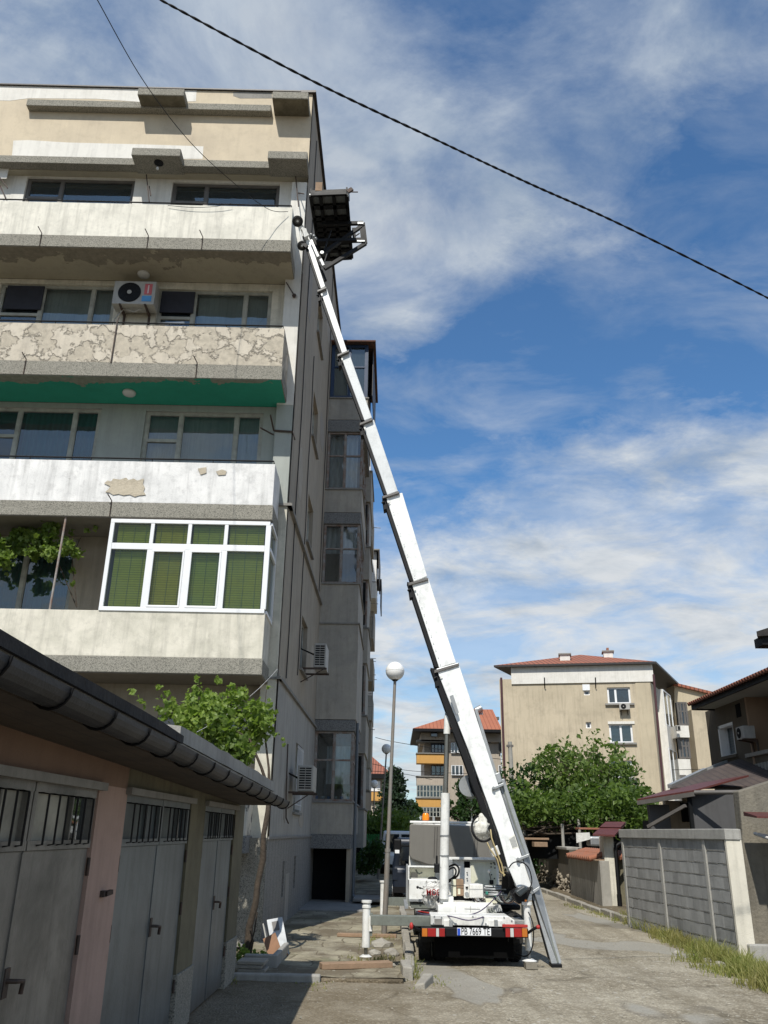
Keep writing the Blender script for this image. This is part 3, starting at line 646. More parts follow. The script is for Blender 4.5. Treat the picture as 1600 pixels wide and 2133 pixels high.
# street-side units: the fans face the street, the coil side the camera
def ac_side(x0, x1, y0, y1, Y, label, proud=.35):
    a = oy(x0, y0, Y); b = oy(x1, y1, Y); fr = SF
    zz0, zz1 = b.z, a.z
    xr, xl = b.x, a.x
    o = thing('air_conditioner', (xr, Y, zz0), label, 'air conditioner', 'outdoor air conditioning units')
    MB().box(xl, xr, Y, Y+.8, zz0, zz1).build('casing', M['ac'], o, bevel=.012)
    g = MB()
    n = 9; hh = (zz1-zz0)*.86/n
    for i in range(n):
        z = zz0+(zz1-zz0)*.07+i*hh
        for c in ((.12, .48), (.52, .88)): g.box(xl+(xr-xl)*c[0], xl+(xr-xl)*c[1], Y-.006, Y-.002, z+.012, z+hh-.01)
    g.build('coil_grille', M['black'], o)
    g = MB(); g.box(XS, xr+.03, Y-.02, Y+.02, zz0-.05, zz0-.01); g.box(XS, xr+.03, Y+.74, Y+.78, zz0-.05, zz0-.01); g.beam((xr-.05, Y, zz0-.05), (XS, Y, zz0-.35), .03, .02); g.build('bracket', M['rust'], o)
    g = MB(); g.tube([(xl, Y+.1, zz1-.25), (XS-.02, Y-.1, zz1-.15), (XS-.03, Y-.15, zz1+.25)], .02, 6); g.build('hose', M['black'], o)
ac_side(655, 678, 1340, 1390, 19.3, 'grey coil side of a unit on the first floor street wall')
ac_side(621, 651, 1594, 1648, 18.0, 'low slatted unit on the street wall just above the gutter end')
# ---------------------------------------------------------------- garage row
GX = -2.0
GF = Fr((GX, 0, 0), R(90)); gq = GF.q
G = thing('garage_row', (-4, 7, 0), 'low row of garages with grey steel doors and a dark gutter in the shade', 'garage')
M['pink'] = wmat('pink_plaster', (.43, .30, .25), (.34, .24, .20), .8, 1, .35, .3, .1, zdirt=(.45, .5, (.2, .16, .13), .6))
M['brown'] = wmat('brown_plaster', (.22, .14, .10), (.17, .11, .08), .6, 1, .25, .2, .1)
M['gplast'] = wmat('mossy_plaster', (.16, .145, .095), (.09, .083, .055), .9, 1.3, .6, .5, .12)
M['steel'] = wmat('brushed_steel_door', (.27, .26, .24), (.10, .10, .095), 1.0, 1.6, .75, .6, .05, rough=.42, metal=.35, spec=.5, zdirt=(.05, .45, (.10, .065, .04), .75))
M['steel2'] = wmat('blue_grey_door', (.185, .205, .21), (.11, .12, .125), .9, 1.1, .6, .5, .05, rough=.45, metal=.3, zdirt=(.02, .35, (.10, .07, .045), .75))
M['gutter'] = wmat('old_zinc_gutter', (.055, .058, .065), (.025, .025, .028), .8, 2.5, .5, .6, .1, rough=.55, metal=.3)
M['tar'] = wmat('tar_roof', (.028, .026, .025), (.05, .045, .04), .7, 4, .2, .4, rough=.95, bump=.6, bs=20)
M['conc'] = wmat('concrete', (.34, .33, .30), (.26, .25, .23), .7, 1.6, .5, .4, .12, bump=.3)
M['wood'] = wmat('weathered_wood', (.30, .20, .13), (.2, .14, .09), .7, 6, .2, .3, bump=.3)
GE = 11.78
d1 = (gq(77, 1650)[0]*2-gq(207, 1650)[0], gq(77, 1650)[0], gq(207, 1650)[0])
d2 = (gq(265, 1660)[0], gq(343, 1670)[0], gq(399, 1680)[0])
d3 = (gq(428, 1690)[0], gq(463, 1690)[0], gq(491, 1690)[0])
ZH = 1.99
doors = [(d1, 'steel', -.0), (d2, 'steel2', 0), (d3, 'steel2', 0)]
d0 = (d1[0]-2.9, d1[0]-1.75, d1[0]-.6)
doors.append((d0, 'steel2', 0))
cuts = [(-3, d0[0], 'brown'), (d0[2], d1[0], 'pink'), (d1[2], d2[0], 'pink'), (d2[2], d3[0], 'gplast'), (d3[2], GE, 'gplast')]
for a, b, mt in cuts: MB(GF).box(a, b, 0, .3, .5, ZH+.04).build('pier', M[mt], G); MB(GF).box(a, b, -.02, .3, 0, .5).build('plinth', M['terrazzo'], G, bevel=.01)
MB(GF).box(-3, d2[0]-.02, .0, .3, ZH+.04, 2.32).build('fascia_wall', M['brown'], G)
MB(GF).box(d2[0]-.02, GE, .0, .3, ZH+.04, 2.2).build('fascia_wall', M['gplast'], G)
MB(GF).box(GE-.02, GE, .3, 5, 0, 2.1).build('end_wall', M['gplast'], G)
def zs_(x, y): return gq(x, y)[1]
GD = Fr((GX+.075, 0, 0), R(90))
for (a, m_, c), mt, _ in doors:
    zb = 1.64 if a < 3 else zs_((268+394)/2, 1752) if a == d2[0] else zs_(455, 1745) if a == d3[0] else 1.66
    for s_, (u0, u1) in enumerate(((a, m_), (m_, c))):
        leaf = MB(GD); leaf.box(u0+.01, u1-.008, .10, .14, .03, zb-.03)
        lo = leaf.build('garage_door', M[mt], G, bevel=.006)
        fr_ = MB(GD); fr_.box(u0+.01, u1-.008, .085, .14, zb-.03, zb+.02); fr_.box(u0+.01, u1-.008, .085, .14, ZH-.05, ZH); fr_.box(u0+.01, u0+.06, .09, .14, zb+.02, ZH-.05); fr_.box(u1-.058, u1-.008, .09, .14, zb+.02, ZH-.05)
        mid = u0+(u1-u0)*.62; fr_.box(mid-.012, mid+.012, .095, .14, zb+.02, ZH-.05)
        fr_.build('window_frame', M[mt], lo)
        for zh in (.35, 1.0, zb-.2): MB().tube([GD.w((u0 if s_ == 0 else u1)+(.0), .085, zh), GD.w((u0 if s_ == 0 else u1)+(.0), .085, zh+.11)], .012, 6).build('hinge', M['rust'], lo)
        p = MB(GD); p.box(u0+.06, mid-.012, .13, .136, zb+.02, ZH-.05); p.build('pane', pmat('painted_pane_%d%d' % (int(a*10), s_), (.42, .41, .35) if a == d1[0] else (.10, .12, .12), .5, 0, .3), lo)
        p = MB(GD); p.box(mid+.012, u1-.058, .13, .136, zb+.02, ZH-.05); p.build('pane', M['glass_d'] if s_ else pmat('painted_pane_b%d' % int(a*10), (.36, .35, .3) if a == d1[0] else (.08, .1, .11), .5, 0, .3), lo)
        bars = MB(GD); n = 6
        for k in range(n):
            u = u0+.07+(u1-u0-.14)*(k+.5)/n; q_ = .015*math.sin(k*3+a)
            bars.tube([GD.w(u+q_, .12, zb-.01), GD.w(u+q_-.01, .05, zb+.0), GD.w(u+q_-.01, .05, ZH-.06), GD.w(u+q_, .12, ZH-.05)], .007, 5, smooth=False)
        bars.build('window_bars', M['black'], lo)
    MB(GD).box(a-.04, c+.04, .03, .16, ZH, ZH+.05).build('door_frame', M['ledge'], G)
    hd = MB(GD); hd.tube([GD.w(m_+.02, .10, 1.0), GD.w(m_+.02, .04, 1.0), GD.w(m_+.1, .03, .99), GD.w(m_+.1, .035, .93)], .013, 6); hd.box(m_-.01, m_+.05, .085, .1, .92, 1.06); hd.build('handle', M['rust'], G)
    sm = MB(GD); sm.box(m_-.018, m_+.014, .092, .1, .04, zb-.04); sm.build('cover_strip', M[mt], G)
hk = MB(GF); hu, hz = gq(210, 1862); hk.box(hu-.02, hu+.05, -.03, .0, hz-.02, hz+.02); hk.beam(GF.w(hu+.01, -.03, hz), GF.w(hu+.07, -.05, hz+.01), .03, .03); hk.build('wall_hook', M['rust'], G)
# roof: slopes down along the row, eave over the doors
EX = -1.585
EAV0, EAV1 = 2.43, 2.23
def eav(y): return EAV0+(EAV1-EAV0)*(y-3)/8.4
def slab(y0, y1, x1, t, mt, nm, up=0, jit=0):
    mb = MB(); n = 14
    for i in range(n):
        a = y0+(y1-y0)*i/n; b = y0+(y1-y0)*(i+1)/n; ja = jit*noise.noise(Vector((a*3, 0, 0))); jb = jit*noise.noise(Vector((b*3, 0, 0)))
        za, zb = eav(a)+up, eav(b)+up
        mb.hexa([(-9, a, za-t+.7), (x1+ja, a, za-t), (x1+jb, b, zb-t), (-9, b, zb-t+.7)], [(-9, a, za+.7), (x1+ja, a, za+ja), (x1+jb, b, zb+jb), (-9, b, zb+.7)])
    return mb.build(nm, M[mt], G)
slab(-3, 11.4, EX, .12, 'conc', 'roof_slab')
slab(-3, 6.3, EX+.03, .06, 'tar', 'roofing', .05, .04)
slab(6.25, 11.4, EX+.015, .115, 'conc', 'roof_edge', .118, .02)
sf = MB(); sf.hexa([(GX+.01, -3, eav(-3)-.17), (EX+.02, -3, eav(-3)-.17), (EX+.02, 11.35, eav(11.35)-.17), (GX+.01, 11.35, eav(11.35)-.17)], [(GX+.01, -3, eav(-3)-.13), (EX+.02, -3, eav(-3)-.13), (EX+.02, 11.35, eav(11.35)-.13), (GX+.01, 11.35, eav(11.35)-.13)])
sf.build('eave_boards', wmat('stained_boards', (.09, .07, .055), (.045, .04, .035), .8, 2.5, .3, .5, .1, grooves=(0, .14, .06, (.03, .03, .03))), G)
gt = MB(); ys = [-3+14.7*i/40 for i in range(41)]; rg = .085; gx = EX+.10
for i in range(40):
    a, b = ys[i], ys[i+1]
    for k in range(10):
        t0 = math.pi*(1+k/10.); t1 = math.pi*(1+(k+1)/10.)
        f = lambda y, t: Vector((gx+rg*math.cos(t), y, eav(y)-.10+rg*math.sin(t)+.012*noise.noise(Vector((y*.6, 0, 3)))))
        gt.add([f(a, t0), f(a, t1), f(b, t1), f(b, t0)], [(0, 1, 2, 3)], True)
gt.build('gutter', M['gutter'], G)
y = -2.6
while y < 11.7:
    pts = [Vector((gx+(rg+.008)*math.cos(t), y, eav(y)-.10+(rg+.008)*math.sin(t))) for t in [math.pi*(1+k/8.) for k in range(9)]]
    MB().tube([Vector((EX-.05, y, eav(y)-.02))]+pts, .007, 5).build('gutter_bracket', M['black'], G); y += .62

# ---------------------------------------------------------------- ground
def ground_mat(name, base, dark, lite, patchc, mossc, patch_th=.55):
    m, nt, out = nodes(name); g = N(nt); P = g.pos()
    big = g.noise(P, .35, 5, .6, .4); mid = g.noise(P, 1.6, 7, .7); fine = g.noise(P, 26, 4, .75)
    c = g.mix(g.ramp(big, .38, .62), base, dark); c = g.mix(g.math('MULTIPLY', g.ramp(mid, .45, .7), .7), c, lite)
    vo = g.n('ShaderNodeTexVoronoi', {'Vector': P, 'Scale': 38.0}); vd = vo.outputs['Distance']
    vc = g.n('ShaderNodeSeparateColor', {'Color': vo.outputs['Color']}).outputs[0]
    c = g.mix(g.math('MULTIPLY', g.ramp(vc, .65, .98), .4), c, sc3(lite, 1.4)); c = g.mix(g.math('MULTIPLY', g.ramp(vd, .3, .6), .3), c, sc3(dark, .5))
    fn = g.noise(P, 7, 8, .75); c = g.mix(g.math('MULTIPLY', g.ramp(fn, .5, .72), .6), c, sc3(dark, .62)); c = g.mix(g.math('MULTIPLY', g.ramp(fn, .46, .3), .45), c, sc3(lite, 1.2))
    rut = g.noise(g.map(P, (1.6, .12, 1)), 1.0, 4, .6, .3); c = g.mix(g.math('MULTIPLY', g.ramp(rut, .5, .64), .45), c, sc3(dark, .8))
    ve = g.n('ShaderNodeTexVoronoi', {'Vector': g.n('ShaderNodeVectorMath', {0: P, 1: g.n('ShaderNodeVectorMath', {0: g.n('ShaderNodeTexNoise', {'Vector': P, 'Scale': 2.0, 'Detail': 5.0}).outputs['Color'], 3: .7}, operation='SCALE').outputs[0]}, operation='ADD').outputs[0], 'Scale': .55}, feature='DISTANCE_TO_EDGE').outputs['Distance']
    c = g.mix(g.math('MULTIPLY', g.math('MULTIPLY', g.ramp(ve, .022, .004), g.ramp(big, .42, .6)), .6), c, sc3(dark, .35))
    v2 = g.n('ShaderNodeTexVoronoi', {'Vector': P, 'Scale': 11.0}); v2c = g.n('ShaderNodeSeparateColor', {'Color': v2.outputs['Color']}).outputs[1]
    stone = g.math('MULTIPLY', g.ramp(v2c, .86, .9), g.ramp(v2.outputs['Distance'], .3, .22)); c = g.mix(g.math('MULTIPLY', stone, .6), c, (.5, .48, .43))
    pt = g.noise(g.map(P, (.55, .3, 1), (3.1, .7, 0)), 1.0, 3, .5, .6); pm = g.ramp(pt, patch_th, patch_th+.02)
    pc = g.mix(g.ramp(fine, .35, .7), patchc, sc3(patchc, .75))
    c = g.mix(g.math('MULTIPLY', pm, .9), c, pc)
    crk = g.ramp(g.math('ABSOLUTE', g.math('SUBTRACT', pt, patch_th)), .0, .015, True); c = g.mix(g.math('MULTIPLY', g.math('MULTIPLY', crk, g.ramp(mid, .4, .6)), .6), c, (.06, .052, .045))
    mo = g.noise(P, .9, 6, .7, .3); c = g.mix(g.math('MULTIPLY', g.ramp(mo, .60, .72), .55), c, mossc)
    pud = g.noise(g.map(P, (.5, .25, 1), (9, 4, 0)), 1.2, 4, .55); c = g.mix(g.math('MULTIPLY', g.ramp(pud, .58, .68), .55), c, sc3(dark, .55))
    if name.startswith('broken'):
        xs_ = g.n('ShaderNodeSeparateXYZ', {'Vector': P}).outputs[0]; ld = g.ramp(g.math('ADD', xs_, g.math('MULTIPLY', mid, 2.2)), 2.4, .5); c = g.mix(g.math('MULTIPLY', ld, .5), c, (.13, .10, .062))
    h = g.math('ADD', g.math('MULTIPLY', g.math('SUBTRACT', 1.0, vd), g.math('SUBTRACT', 1.0, pm)), g.math('MULTIPLY', mid, 2.0)); h = g.math('ADD', h, fine)
    b = g.n('ShaderNodeBump', {'Height': h, 'Strength': .55, 'Distance': .03}).outputs[0]
    nt.links.new(g.n('ShaderNodeBsdfPrincipled', {'Base Color': c, 'Roughness': .95, 'Normal': b, 'Specular IOR Level': .2}).outputs[0], out.inputs[0]); return m
M['road'] = ground_mat('broken_asphalt_gravel', (.34, .305, .235), (.20, .17, .12), (.47, .43, .345), (.31, .295, .255), (.11, .10, .045), .585)
M['soil'] = ground_mat('dirt_ground', (.17, .135, .09), (.11, .09, .06), (.25, .21, .15), (.15, .12, .09), (.07, .09, .03), .7)
def sheet(x0, x1, y0, y1, z, nx, ny, amp, nm, mt, f=None, zf=None):
    mb = MB()
    for j in range(ny+1):
        for i in range(nx+1):
            y = y0+(y1-y0)*(j/ny)**1.6; a, b = (f(y) if f else (x0, x1)); x = a+(b-a)*i/nx
            p = Vector((x, y, z)); ed = min(i, nx-i, 2)/2
            p.z += amp*(noise.noise(p*1.1)+.5*noise.noise(p*3.7))*(1 if ed else 0) + (zf(x, y) if zf else 0)
            mb.v.append(p)
    for j in range(ny):
        for i in range(nx):
            k = j*(nx+1)+i; mb.f.append([k, k+1, k+nx+2, k+nx+1]); mb.sm.append(True)
    return struct(nm, mb, M[mt])
struct('ground', MB().quad((-900, -300, -.08), (900, -300, -.08), (900, 1800, -.08), (-900, 1800, -.08)), M['soil'])
def kr(y): return 5.05 if y < 19 else 5.05-.012*(y-19)
sheet(0, 0, .5, 110, 0, 60, 150, .018, 'road', 'road', f=lambda y: ((-2.2 if y < 11.9 else .3), kr(y)+(.7 if y < 19 else .1)))
# left pavement of cracked slabs
m, nt, out = nodes('cracked_paving'); g = N(nt); P = g.pos()
w_ = g.n('ShaderNodeTexNoise', {'Vector': P, 'Scale': 1.3, 'Detail': 3.0}).outputs['Color']
Pd = g.n('ShaderNodeVectorMath', {0: P, 1: g.n('ShaderNodeVectorMath', {0: w_, 3: .38}, operation='SCALE').outputs[0]}, operation='ADD').outputs[0]
br = g.n('ShaderNodeTexBrick', {'Vector': Pd, 'Scale': 1.0, 'Mortar Size': .014, 'Brick Width': .62, 'Row Height': .5, 'Color1': (.36, .325, .235, 1), 'Color2': (.25, .225, .16, 1), 'Mortar': (.15, .125, .08, 1)})
n1 = g.noise(P, 1.1, 7, .68); n2 = g.noise(P, 18, 5, .7)
c = g.mix(g.math('MULTIPLY', g.ramp(n1, .42, .58), .92), br.outputs['Color'], (.12, .095, .06)); c = g.mix(g.math('MULTIPLY', g.ramp(n2, .45, .75), .5), c, (.12, .105, .08))
c = g.mix(g.math('MULTIPLY', g.ramp(g.noise(P, .7, 5, .6), .55, .7), .4), c, (.09, .10, .03))
hh = g.math('ADD', g.math('MULTIPLY', br.outputs['Fac'], -2.0), g.math('ADD', n1, n2)); bp = g.n('ShaderNodeBump', {'Height': hh, 'Strength': .6, 'Distance': .03}).outputs[0]
nt.links.new(g.n('ShaderNodeBsdfPrincipled', {'Base Color': c, 'Roughness': .93, 'Normal': bp}).outputs[0], out.inputs[0]); M['paving'] = m
def dig(x, y):
    d = math.hypot((x+.1)/.55, (y-13.6)/.9); return -.11*max(0, 1-d)**.6 if d < 1 else 0
sheet(-2.3, .16, 11.85, 60, .05, 40, 150, .02, 'pavement', 'paving', zf=dig)
struct('dirt_edge', MB().box(-.9, .14, 11.78, 11.9, -.06, .04), M['soil'], bevel=.02)
struct('pavement_edge', MB().box(-2.2, -.9, 11.72, 11.84, -.05, .085), M['conc'], bevel=.02)
# kerb of separate old stones: left side
M['kerb'] = wmat('kerb_stone', (.33, .31, .265), (.24, .22, .19), .7, 3, .3, .5, .15, bump=.5)
ks = [oz(*p) for p in ((862, 2056), (838, 1990), (838, 1940), (838, 1900), (833, 1860), (836, 1830))]
rnd = random.Random(3)
y = 11.35; i = 0
lab = ['kerb stone lying loose and tilted at the near end by the truck', 'broken kerb stone second from the near end', 'pale kerb stone third from the near end beside the dug hole']
while y < 30:
    L = .75 if i > 1 else .62
    x = .26-.004*(y-11) + (.02*rnd.uniform(-1, 1)); rot = rnd.uniform(-.03, .03); zt = .14+rnd.uniform(-.02, .02)
    if i == 0: x, rot, zt = .33, .22, .10
    if i == 1: x, rot, zt = .2, -.05, .17
    c, s = math.cos(rot), math.sin(rot); tr = lambda a, b, z: (x+a*c+b*s, y+b*c-a*s, z)
    mb = MB().hexa([tr(-.07, 0, -.05), tr(.07, 0, -.05), tr(.07, L-.03, -.05), tr(-.07, L-.03, -.05)], [tr(-.07, 0, zt-(.05 if i == 0 else 0)), tr(.06, 0, zt-.02), tr(.06, L-.03, zt), tr(-.07, L-.03, zt)])
    o = mb.build('kerb_stone', M['kerb'], bevel=.018)
    tag(o, lab[i] if i < 3 else 'one of the worn stones in the kerb line running along the left of the truck', 'kerb stone', 'kerb stones along the left pavement' if i < 3 else 'kerb stones in the line left of the truck')
    y += L; i += 1
# right verge and its kerb
sheet(0, 0, 19.3, 70, .06, 10, 50, .012, 'verge', 'soil', f=lambda y: (kr(y)+.14, kr(y)+2.6))
mb = MB(); y = 19.3
while y < 64:
    mb.box(kr(y)+rnd.uniform(-.02, .02), kr(y)+.15, y, y+.97, -.05, .11+rnd.uniform(-.02, .015)); y += 1.0
struct('kerb', mb, M['kerb'], bevel=.015)
# loose things on the ground
def rocks(pts, label, cat, grp=None, mt='kerb'):
    for i, (x, y, s, l) in enumerate(pts):
        p = oz(x, y); mb = MB().rock(p+Vector((0, 0, s*.25)), s, s*.8, s*.55, i*3.3+x); tag(mb.build('rock', M[mt], smooth=False), l, cat, grp)
rocks([(795, 1978, .20, 'large broken lump of concrete beside the dug hole'), (815, 1992, .13, 'smaller lump of concrete at the kerb end of the hole'), (780, 1990, .1, 'small lump of rubble in the hole')], '', 'rock', 'rubble by the hole')
rocks([(818, 2013, .05, 'white pebble at the right end of the near plank'), (745, 2026, .04, 'white pebble under the middle of the near plank'), (828, 2040, .05, 'flat pale stone beside the loose kerb'), (1410, 1988, .07, 'pale stone in the weeds nearest the block wall middle'), (1475, 2005, .08, 'pale stone at the foot of the block wall'), (1500, 2010, .07, 'paler stone by the end post of the block wall'), (673, 2030, .06, 'rounded stone at the left end of the near plank'), (697, 2030, .06, 'rounded stone under the near plank')], '', 'stone', 'loose stones')
# gravel chips as stuff
mb = MB(); rg_ = random.Random(11)
for i in range(1900):
    x = rg_.uniform(-1.9, 6.0); y = 4.5+rg_.random()**1.5*13
    if .3 < x < 2.0 and 12.5 < y: continue
    s = rg_.uniform(.004, .016)*(1.6 if rg_.random() < .06 else 1); a = rg_.uniform(0, 6.28); z = .008+.018*(noise.noise(Vector((x, y, 0))*1.1)+.5*noise.noise(Vector((x, y, 0))*3.7))+(.05 if y > 11.85 and x < .1 else 0)
    c, sn = math.cos(a)*s, math.sin(a)*s; k = rg_.uniform(.5, 1)
    mb.add([(x+c, y+sn, z), (x-sn*k, y+c*k, z), (x-c, y-sn, z), (x+sn*k, y-c*k, z), (x+c*.2, y+sn*.2, z+s*.9)], [(0, 1, 4), (1, 2, 4), (2, 3, 4), (3, 0, 4)])
tag(mb.build('gravel', wmat('gravel_chips', (.31, .285, .235), (.17, .155, .12), 1.0, 14, 0, .6)), 'pale gravel chips scattered over the road', None, None, 'stuff')
# planks under the jacks
def plank(p, q, w, h, label, z=0.03):
    p = oz(*p, z); q = oz(*q, z); tag(MB().beam(p+Vector((0, 0, h/2)), q+Vector((0, 0, h/2)), w, h).build('plank', M['wood'], bevel=.006), label, 'plank', 'planks under the truck jacks')
plank((668, 2018), (814, 2014), .2, .07, 'near plank under the white jack', .05)
plank((703, 1950), (826, 1953), .16, .05, 'far plank crossing the pavement behind the near jack', .06)
pb = oz(1105, 2019, 0); tag(MB().box(pb.x-.07, pb.x+.09, pb.y-.08, pb.y+.16, 0.01, .085).build('wood_block', wmat('grey_block', (.22, .2, .16), None, .7, 5)), 'wooden block under the right hand jack of the truck', 'wood block')
# leaning boards by the corner pier
def board(p0, p1, z0, z1, w, th, mt, label, Y, dy=.25):
    a = oy(*p0, Y); b = oy(*p1, Y+dy)
    tag(MB().beam(a, b, w, th, up=(0, -1, .25)).build('board', M[mt], bevel=.004), label, 'board', 'boards leaning at the corner of the block')
M['board_b'] = wmat('brown_board', (.24, .13, .075), (.17, .10, .06), .7, 4, .2, .3); M['board_w'] = pmat('grey_white_door_panel', (.55, .57, .58), .5, 0, .25)
board((564, 1994), (552, 1934), 0, 0, .02, .3, 'conc', 'thin grey board at the back of the leaning boards', 13.75)
board((577, 1998), (561, 1950), 0, 0, .20, .03, 'board_b', 'brown board leaning in front of the grey one', 13.5)
a = oz(586, 1992, .03); b = a+Vector((-.17, .3, .47))
o = MB().beam(a, b, .24, .03, up=(.15, -.8, .5)).build('cabinet_door', M['board_w'], bevel=.004); tag(o, 'white cabinet door with a dark square leaning beside the brown board', 'panel')
n_ = (b-a).normalized(); ac_ = (a+b)/2+n_*.1; k = MB().beam(ac_+Vector((0, -.022, .012)), ac_+n_*.14+Vector((0, -.022, .012)), .10, .004, up=(.15, -.8, .5)); k.build('dark_square', M['frame_g'], o)
tag(MB().beam(oz(578, 1996, .04), oz(594, 1990, .05), .1, .06).build('board', M['board_b']), 'short brown board end lying under the cabinet door', 'board')
# planter edging and slabs round the vine
tag(MB().box(-2.0, -1.55, 12.55, 12.63, 0, .2).box(-1.63, -1.55, 12.63, 13.9, 0, .2).build('planter_edge', M['conc'], bevel=.02), 'low concrete edging around the vine at the corner', 'planter')
for i, (z, dx) in enumerate(((.0, 0), (.045, .03), (.09, -.02), (.135, .02))):
    tag(MB().box(-2.02+dx, -1.66+dx, 12.0, 12.35, z+.01, z+.05).build('slab', M['kerb'], bevel=.008), ['bottom slab of the small stack by the garage end', 'second slab up in the stack by the garage end', 'third slab up in the stack by the garage end', 'top slab of the small stack by the garage end'][i], 'slab', 'stacked slabs by the garage')

# ---------------------------------------------------------------- street lamps
M['globe'] = pmat('opal_globe', (.80, .80, .78), .22, 0, .03); M['pole'] = wmat('grey_lamp_pole', (.24, .23, .21), (.25, .19, .14), .6, 3, .3, .3, rough=.55, metal=.3)
def lamp(top, rpx, base, Y, label, r=None):
    b = oz(*base) if Y is None else oy(*base, Y); Yl = b.y if Y is None else Y
    t = oy(*top, Yl); e = oy(top[0]+rpx, top[1], Yl); rr = (e-t).length
    o = thing('street_lamp', (b.x, b.y, 0), label, 'street lamp', 'globe street lamps along the pavement')
    b0 = Vector((b.x, b.y, 0)); n = t-Vector((0, 0, rr*.95))
    m_ = b0.lerp(n, .32); k = rr*.19
    MB().tube([b0, m_], k*1.35, 12).tube([m_, n], [k*1.05, k*.8], 12).tube([m_-Vector((0, 0, .03)), m_+Vector((0, 0, .03))], k*1.55, 12).build('pole', M['pole'], o)
    MB().tube([n-Vector((0, 0, rr*.12)), n+Vector((0, 0, rr*.12))], [rr*.22, rr*.5], 16).build('collar', M['black'], o)
    MB().ball(t, rr, 32).build('globe', M['globe'], o)
    mb = MB().tube([t+Vector((rr*1.003*math.cos(a/16*math.pi), rr*1.003*math.sin(a/16*math.pi), 0)) for a in range(33)], rr*.008, 4); mb.build('seam', M['pole'], o)
lamp((823, 1398), 19.5, (800, 1957), None, 'nearest globe lamp standing on the pavement in front of the jacks')
lamp((805, 1560), 10, (787, 1834), None, 'second globe lamp, its grey globe beside the first pole')
lamp((780, 1633), 8, (776, 1772), 52, 'third globe lamp in front of the conifer')
lamp((818, 1674), 4, (816, 1760), 80, 'small far lamp right of the second pole')
lamp((824, 1687), 2.6, (823, 1755), 105, 'smallest far lamp in the trees')
# disc-headed lamp
o = thing('street_lamp', oy(984, 1745, 60)*1, 'thin lamp with a flat white head behind the truck cab', 'street lamp'); o.location.z = 0; WORLD_LOC[o.name] = Vector(o.location)
t = oy(982, 1664, 60); MB().tube([(t.x, 60, 0), (t.x, 60, t.z)], .06, 8).build('pole', M['frame_w'], o); MB().disc((t.x, 60, t.z), (0, 0, 1), .3, .14, 16, .5).build('lamp_head', M['frame_w'], o)

# ---------------------------------------------------------------- overhead cables
def cable(pts, r, label, name='cable', twist=False, mt='black'):
    P_ = [oy(x, y, Y) for x, y, Y in pts]; out_ = []
    for i in range(len(P_)-1):
        p0 = P_[max(i-1, 0)]; p1 = P_[i]; p2 = P_[i+1]; p3 = P_[min(i+2, len(P_)-1)]
        for k in range(10):
            t = k/10.; out_.append(.5*((2*p1)+(p2-p0)*t+(2*p0-5*p1+4*p2-p3)*t*t+(3*p1-p0-3*p2+p3)*t**3))
    out_.append(P_[-1]); mb = MB()
    if twist:
        fine = []
        for i in range(len(out_)-1):
            for k in range(8): fine.append(out_[i].lerp(out_[i+1], k/8.))
        for ph in (0, math.pi):
            mb.tube([p+Vector((0, math.cos(i*.45+ph), math.sin(i*.45+ph)))*r*.8 for i, p in enumerate(fine)], r, 6)
    else: mb.tube(out_, r, 6)
    return tag(mb.build(name, M[mt]), label, 'cable')
cable([(270, -35, 6), (335, 0, 6), (640, 163, 6.6), (900, 287, 7.2), (1100, 381, 7.7), (1300, 471, 8.2), (1600, 621, 9), (1680, 665, 9.2)], .0085, 'thick twisted black cable crossing the whole sky', twist=True)
cable([(180, -40, 8), (203, 0, 8.2), (300, 170, 10), (400, 300, 12), (500, 392, 13.6), (560, 436, 14.3), (600, 441, 14.55)], .007, 'thin black wire running down to the corner of the top balcony')
cable([(350, 428, 14.5), (400, 432, 14.5), (450, 430, 14.5), (482, 424, 14.5)], .006, 'short slack wire hanging on the top balcony rail')
cable([(782, 1536, 60), (820, 1545, 60), (910, 1560, 60), (1030, 1580, 60), (1300, 1602, 60), (1484, 1602, 60)], .02, 'low wire spanning from the block to the brown house')
cable([(770, 1590, 60), (860, 1606, 60), (1000, 1612, 60)], .018, 'wire above the far conifer')
cable([(760, 1605, 60), (840, 1612, 62), (900, 1624, 66)], .018, 'lower wire above the far conifer')
# thin white cord between vine and corner ledge
cable([(410, 1525, 12.6), (470, 1490, 13.2), (535, 1438, 13.9), (578, 1394, 14.9)], .0022, 'pale cord stretched from the vine up to the building corner', mt='frame_w')
M['tw'] = wmat('white_truck_paint', (.78, .78, .75), (.58, .56, .50), .6, 2.5, .35, .6, .03, rough=.38, bump=.03, spec=.5)
M['tw2'] = wmat('cream_truck_paint', (.62, .61, .45), (.7, .69, .62), .8, 1.6, .2, .3, .03, rough=.5, bump=.03)
M['deck'] = wmat('checker_deck', (.30, .30, .285), (.22, .22, .21), .7, 5, .2, .5, .1, rough=.6, metal=.3, bump=.4, bs=40)
M['beamg'] = wmat('dirty_steel_beam', (.17, .185, .16), (.12, .13, .11), .8, 5, .3, .5, rough=.6)
M['alu'] = wmat('aluminium_rail', (.36, .37, .37), (.28, .29, .29), .6, 4, .3, .3, .05, rough=.45, metal=.5)
M['chrome'] = pmat('hydraulic_rod', (.25, .24, .21), .3, .8, .1)
M['tyre'] = wmat('tyre_rubber', (.018, .018, .018), (.03, .03, .028), .5, 8, 0, .2, rough=.9, grooves=None)
M['tarp'] = wmat('grey_brown_tarp', (.165, .155, .135), (.13, .122, .108), .6, 1.1, .2, .15, .04, rough=.7)
M['red'] = pmat('red_lens', (.32, .012, .012), .25, 0, .1, coat=.4); M['orange'] = pmat('orange_lens', (.5, .15, .015), .25, 0, .1, coat=.4); M['clear'] = pmat('clear_lens', (.55, .55, .52), .2, 0, .1)
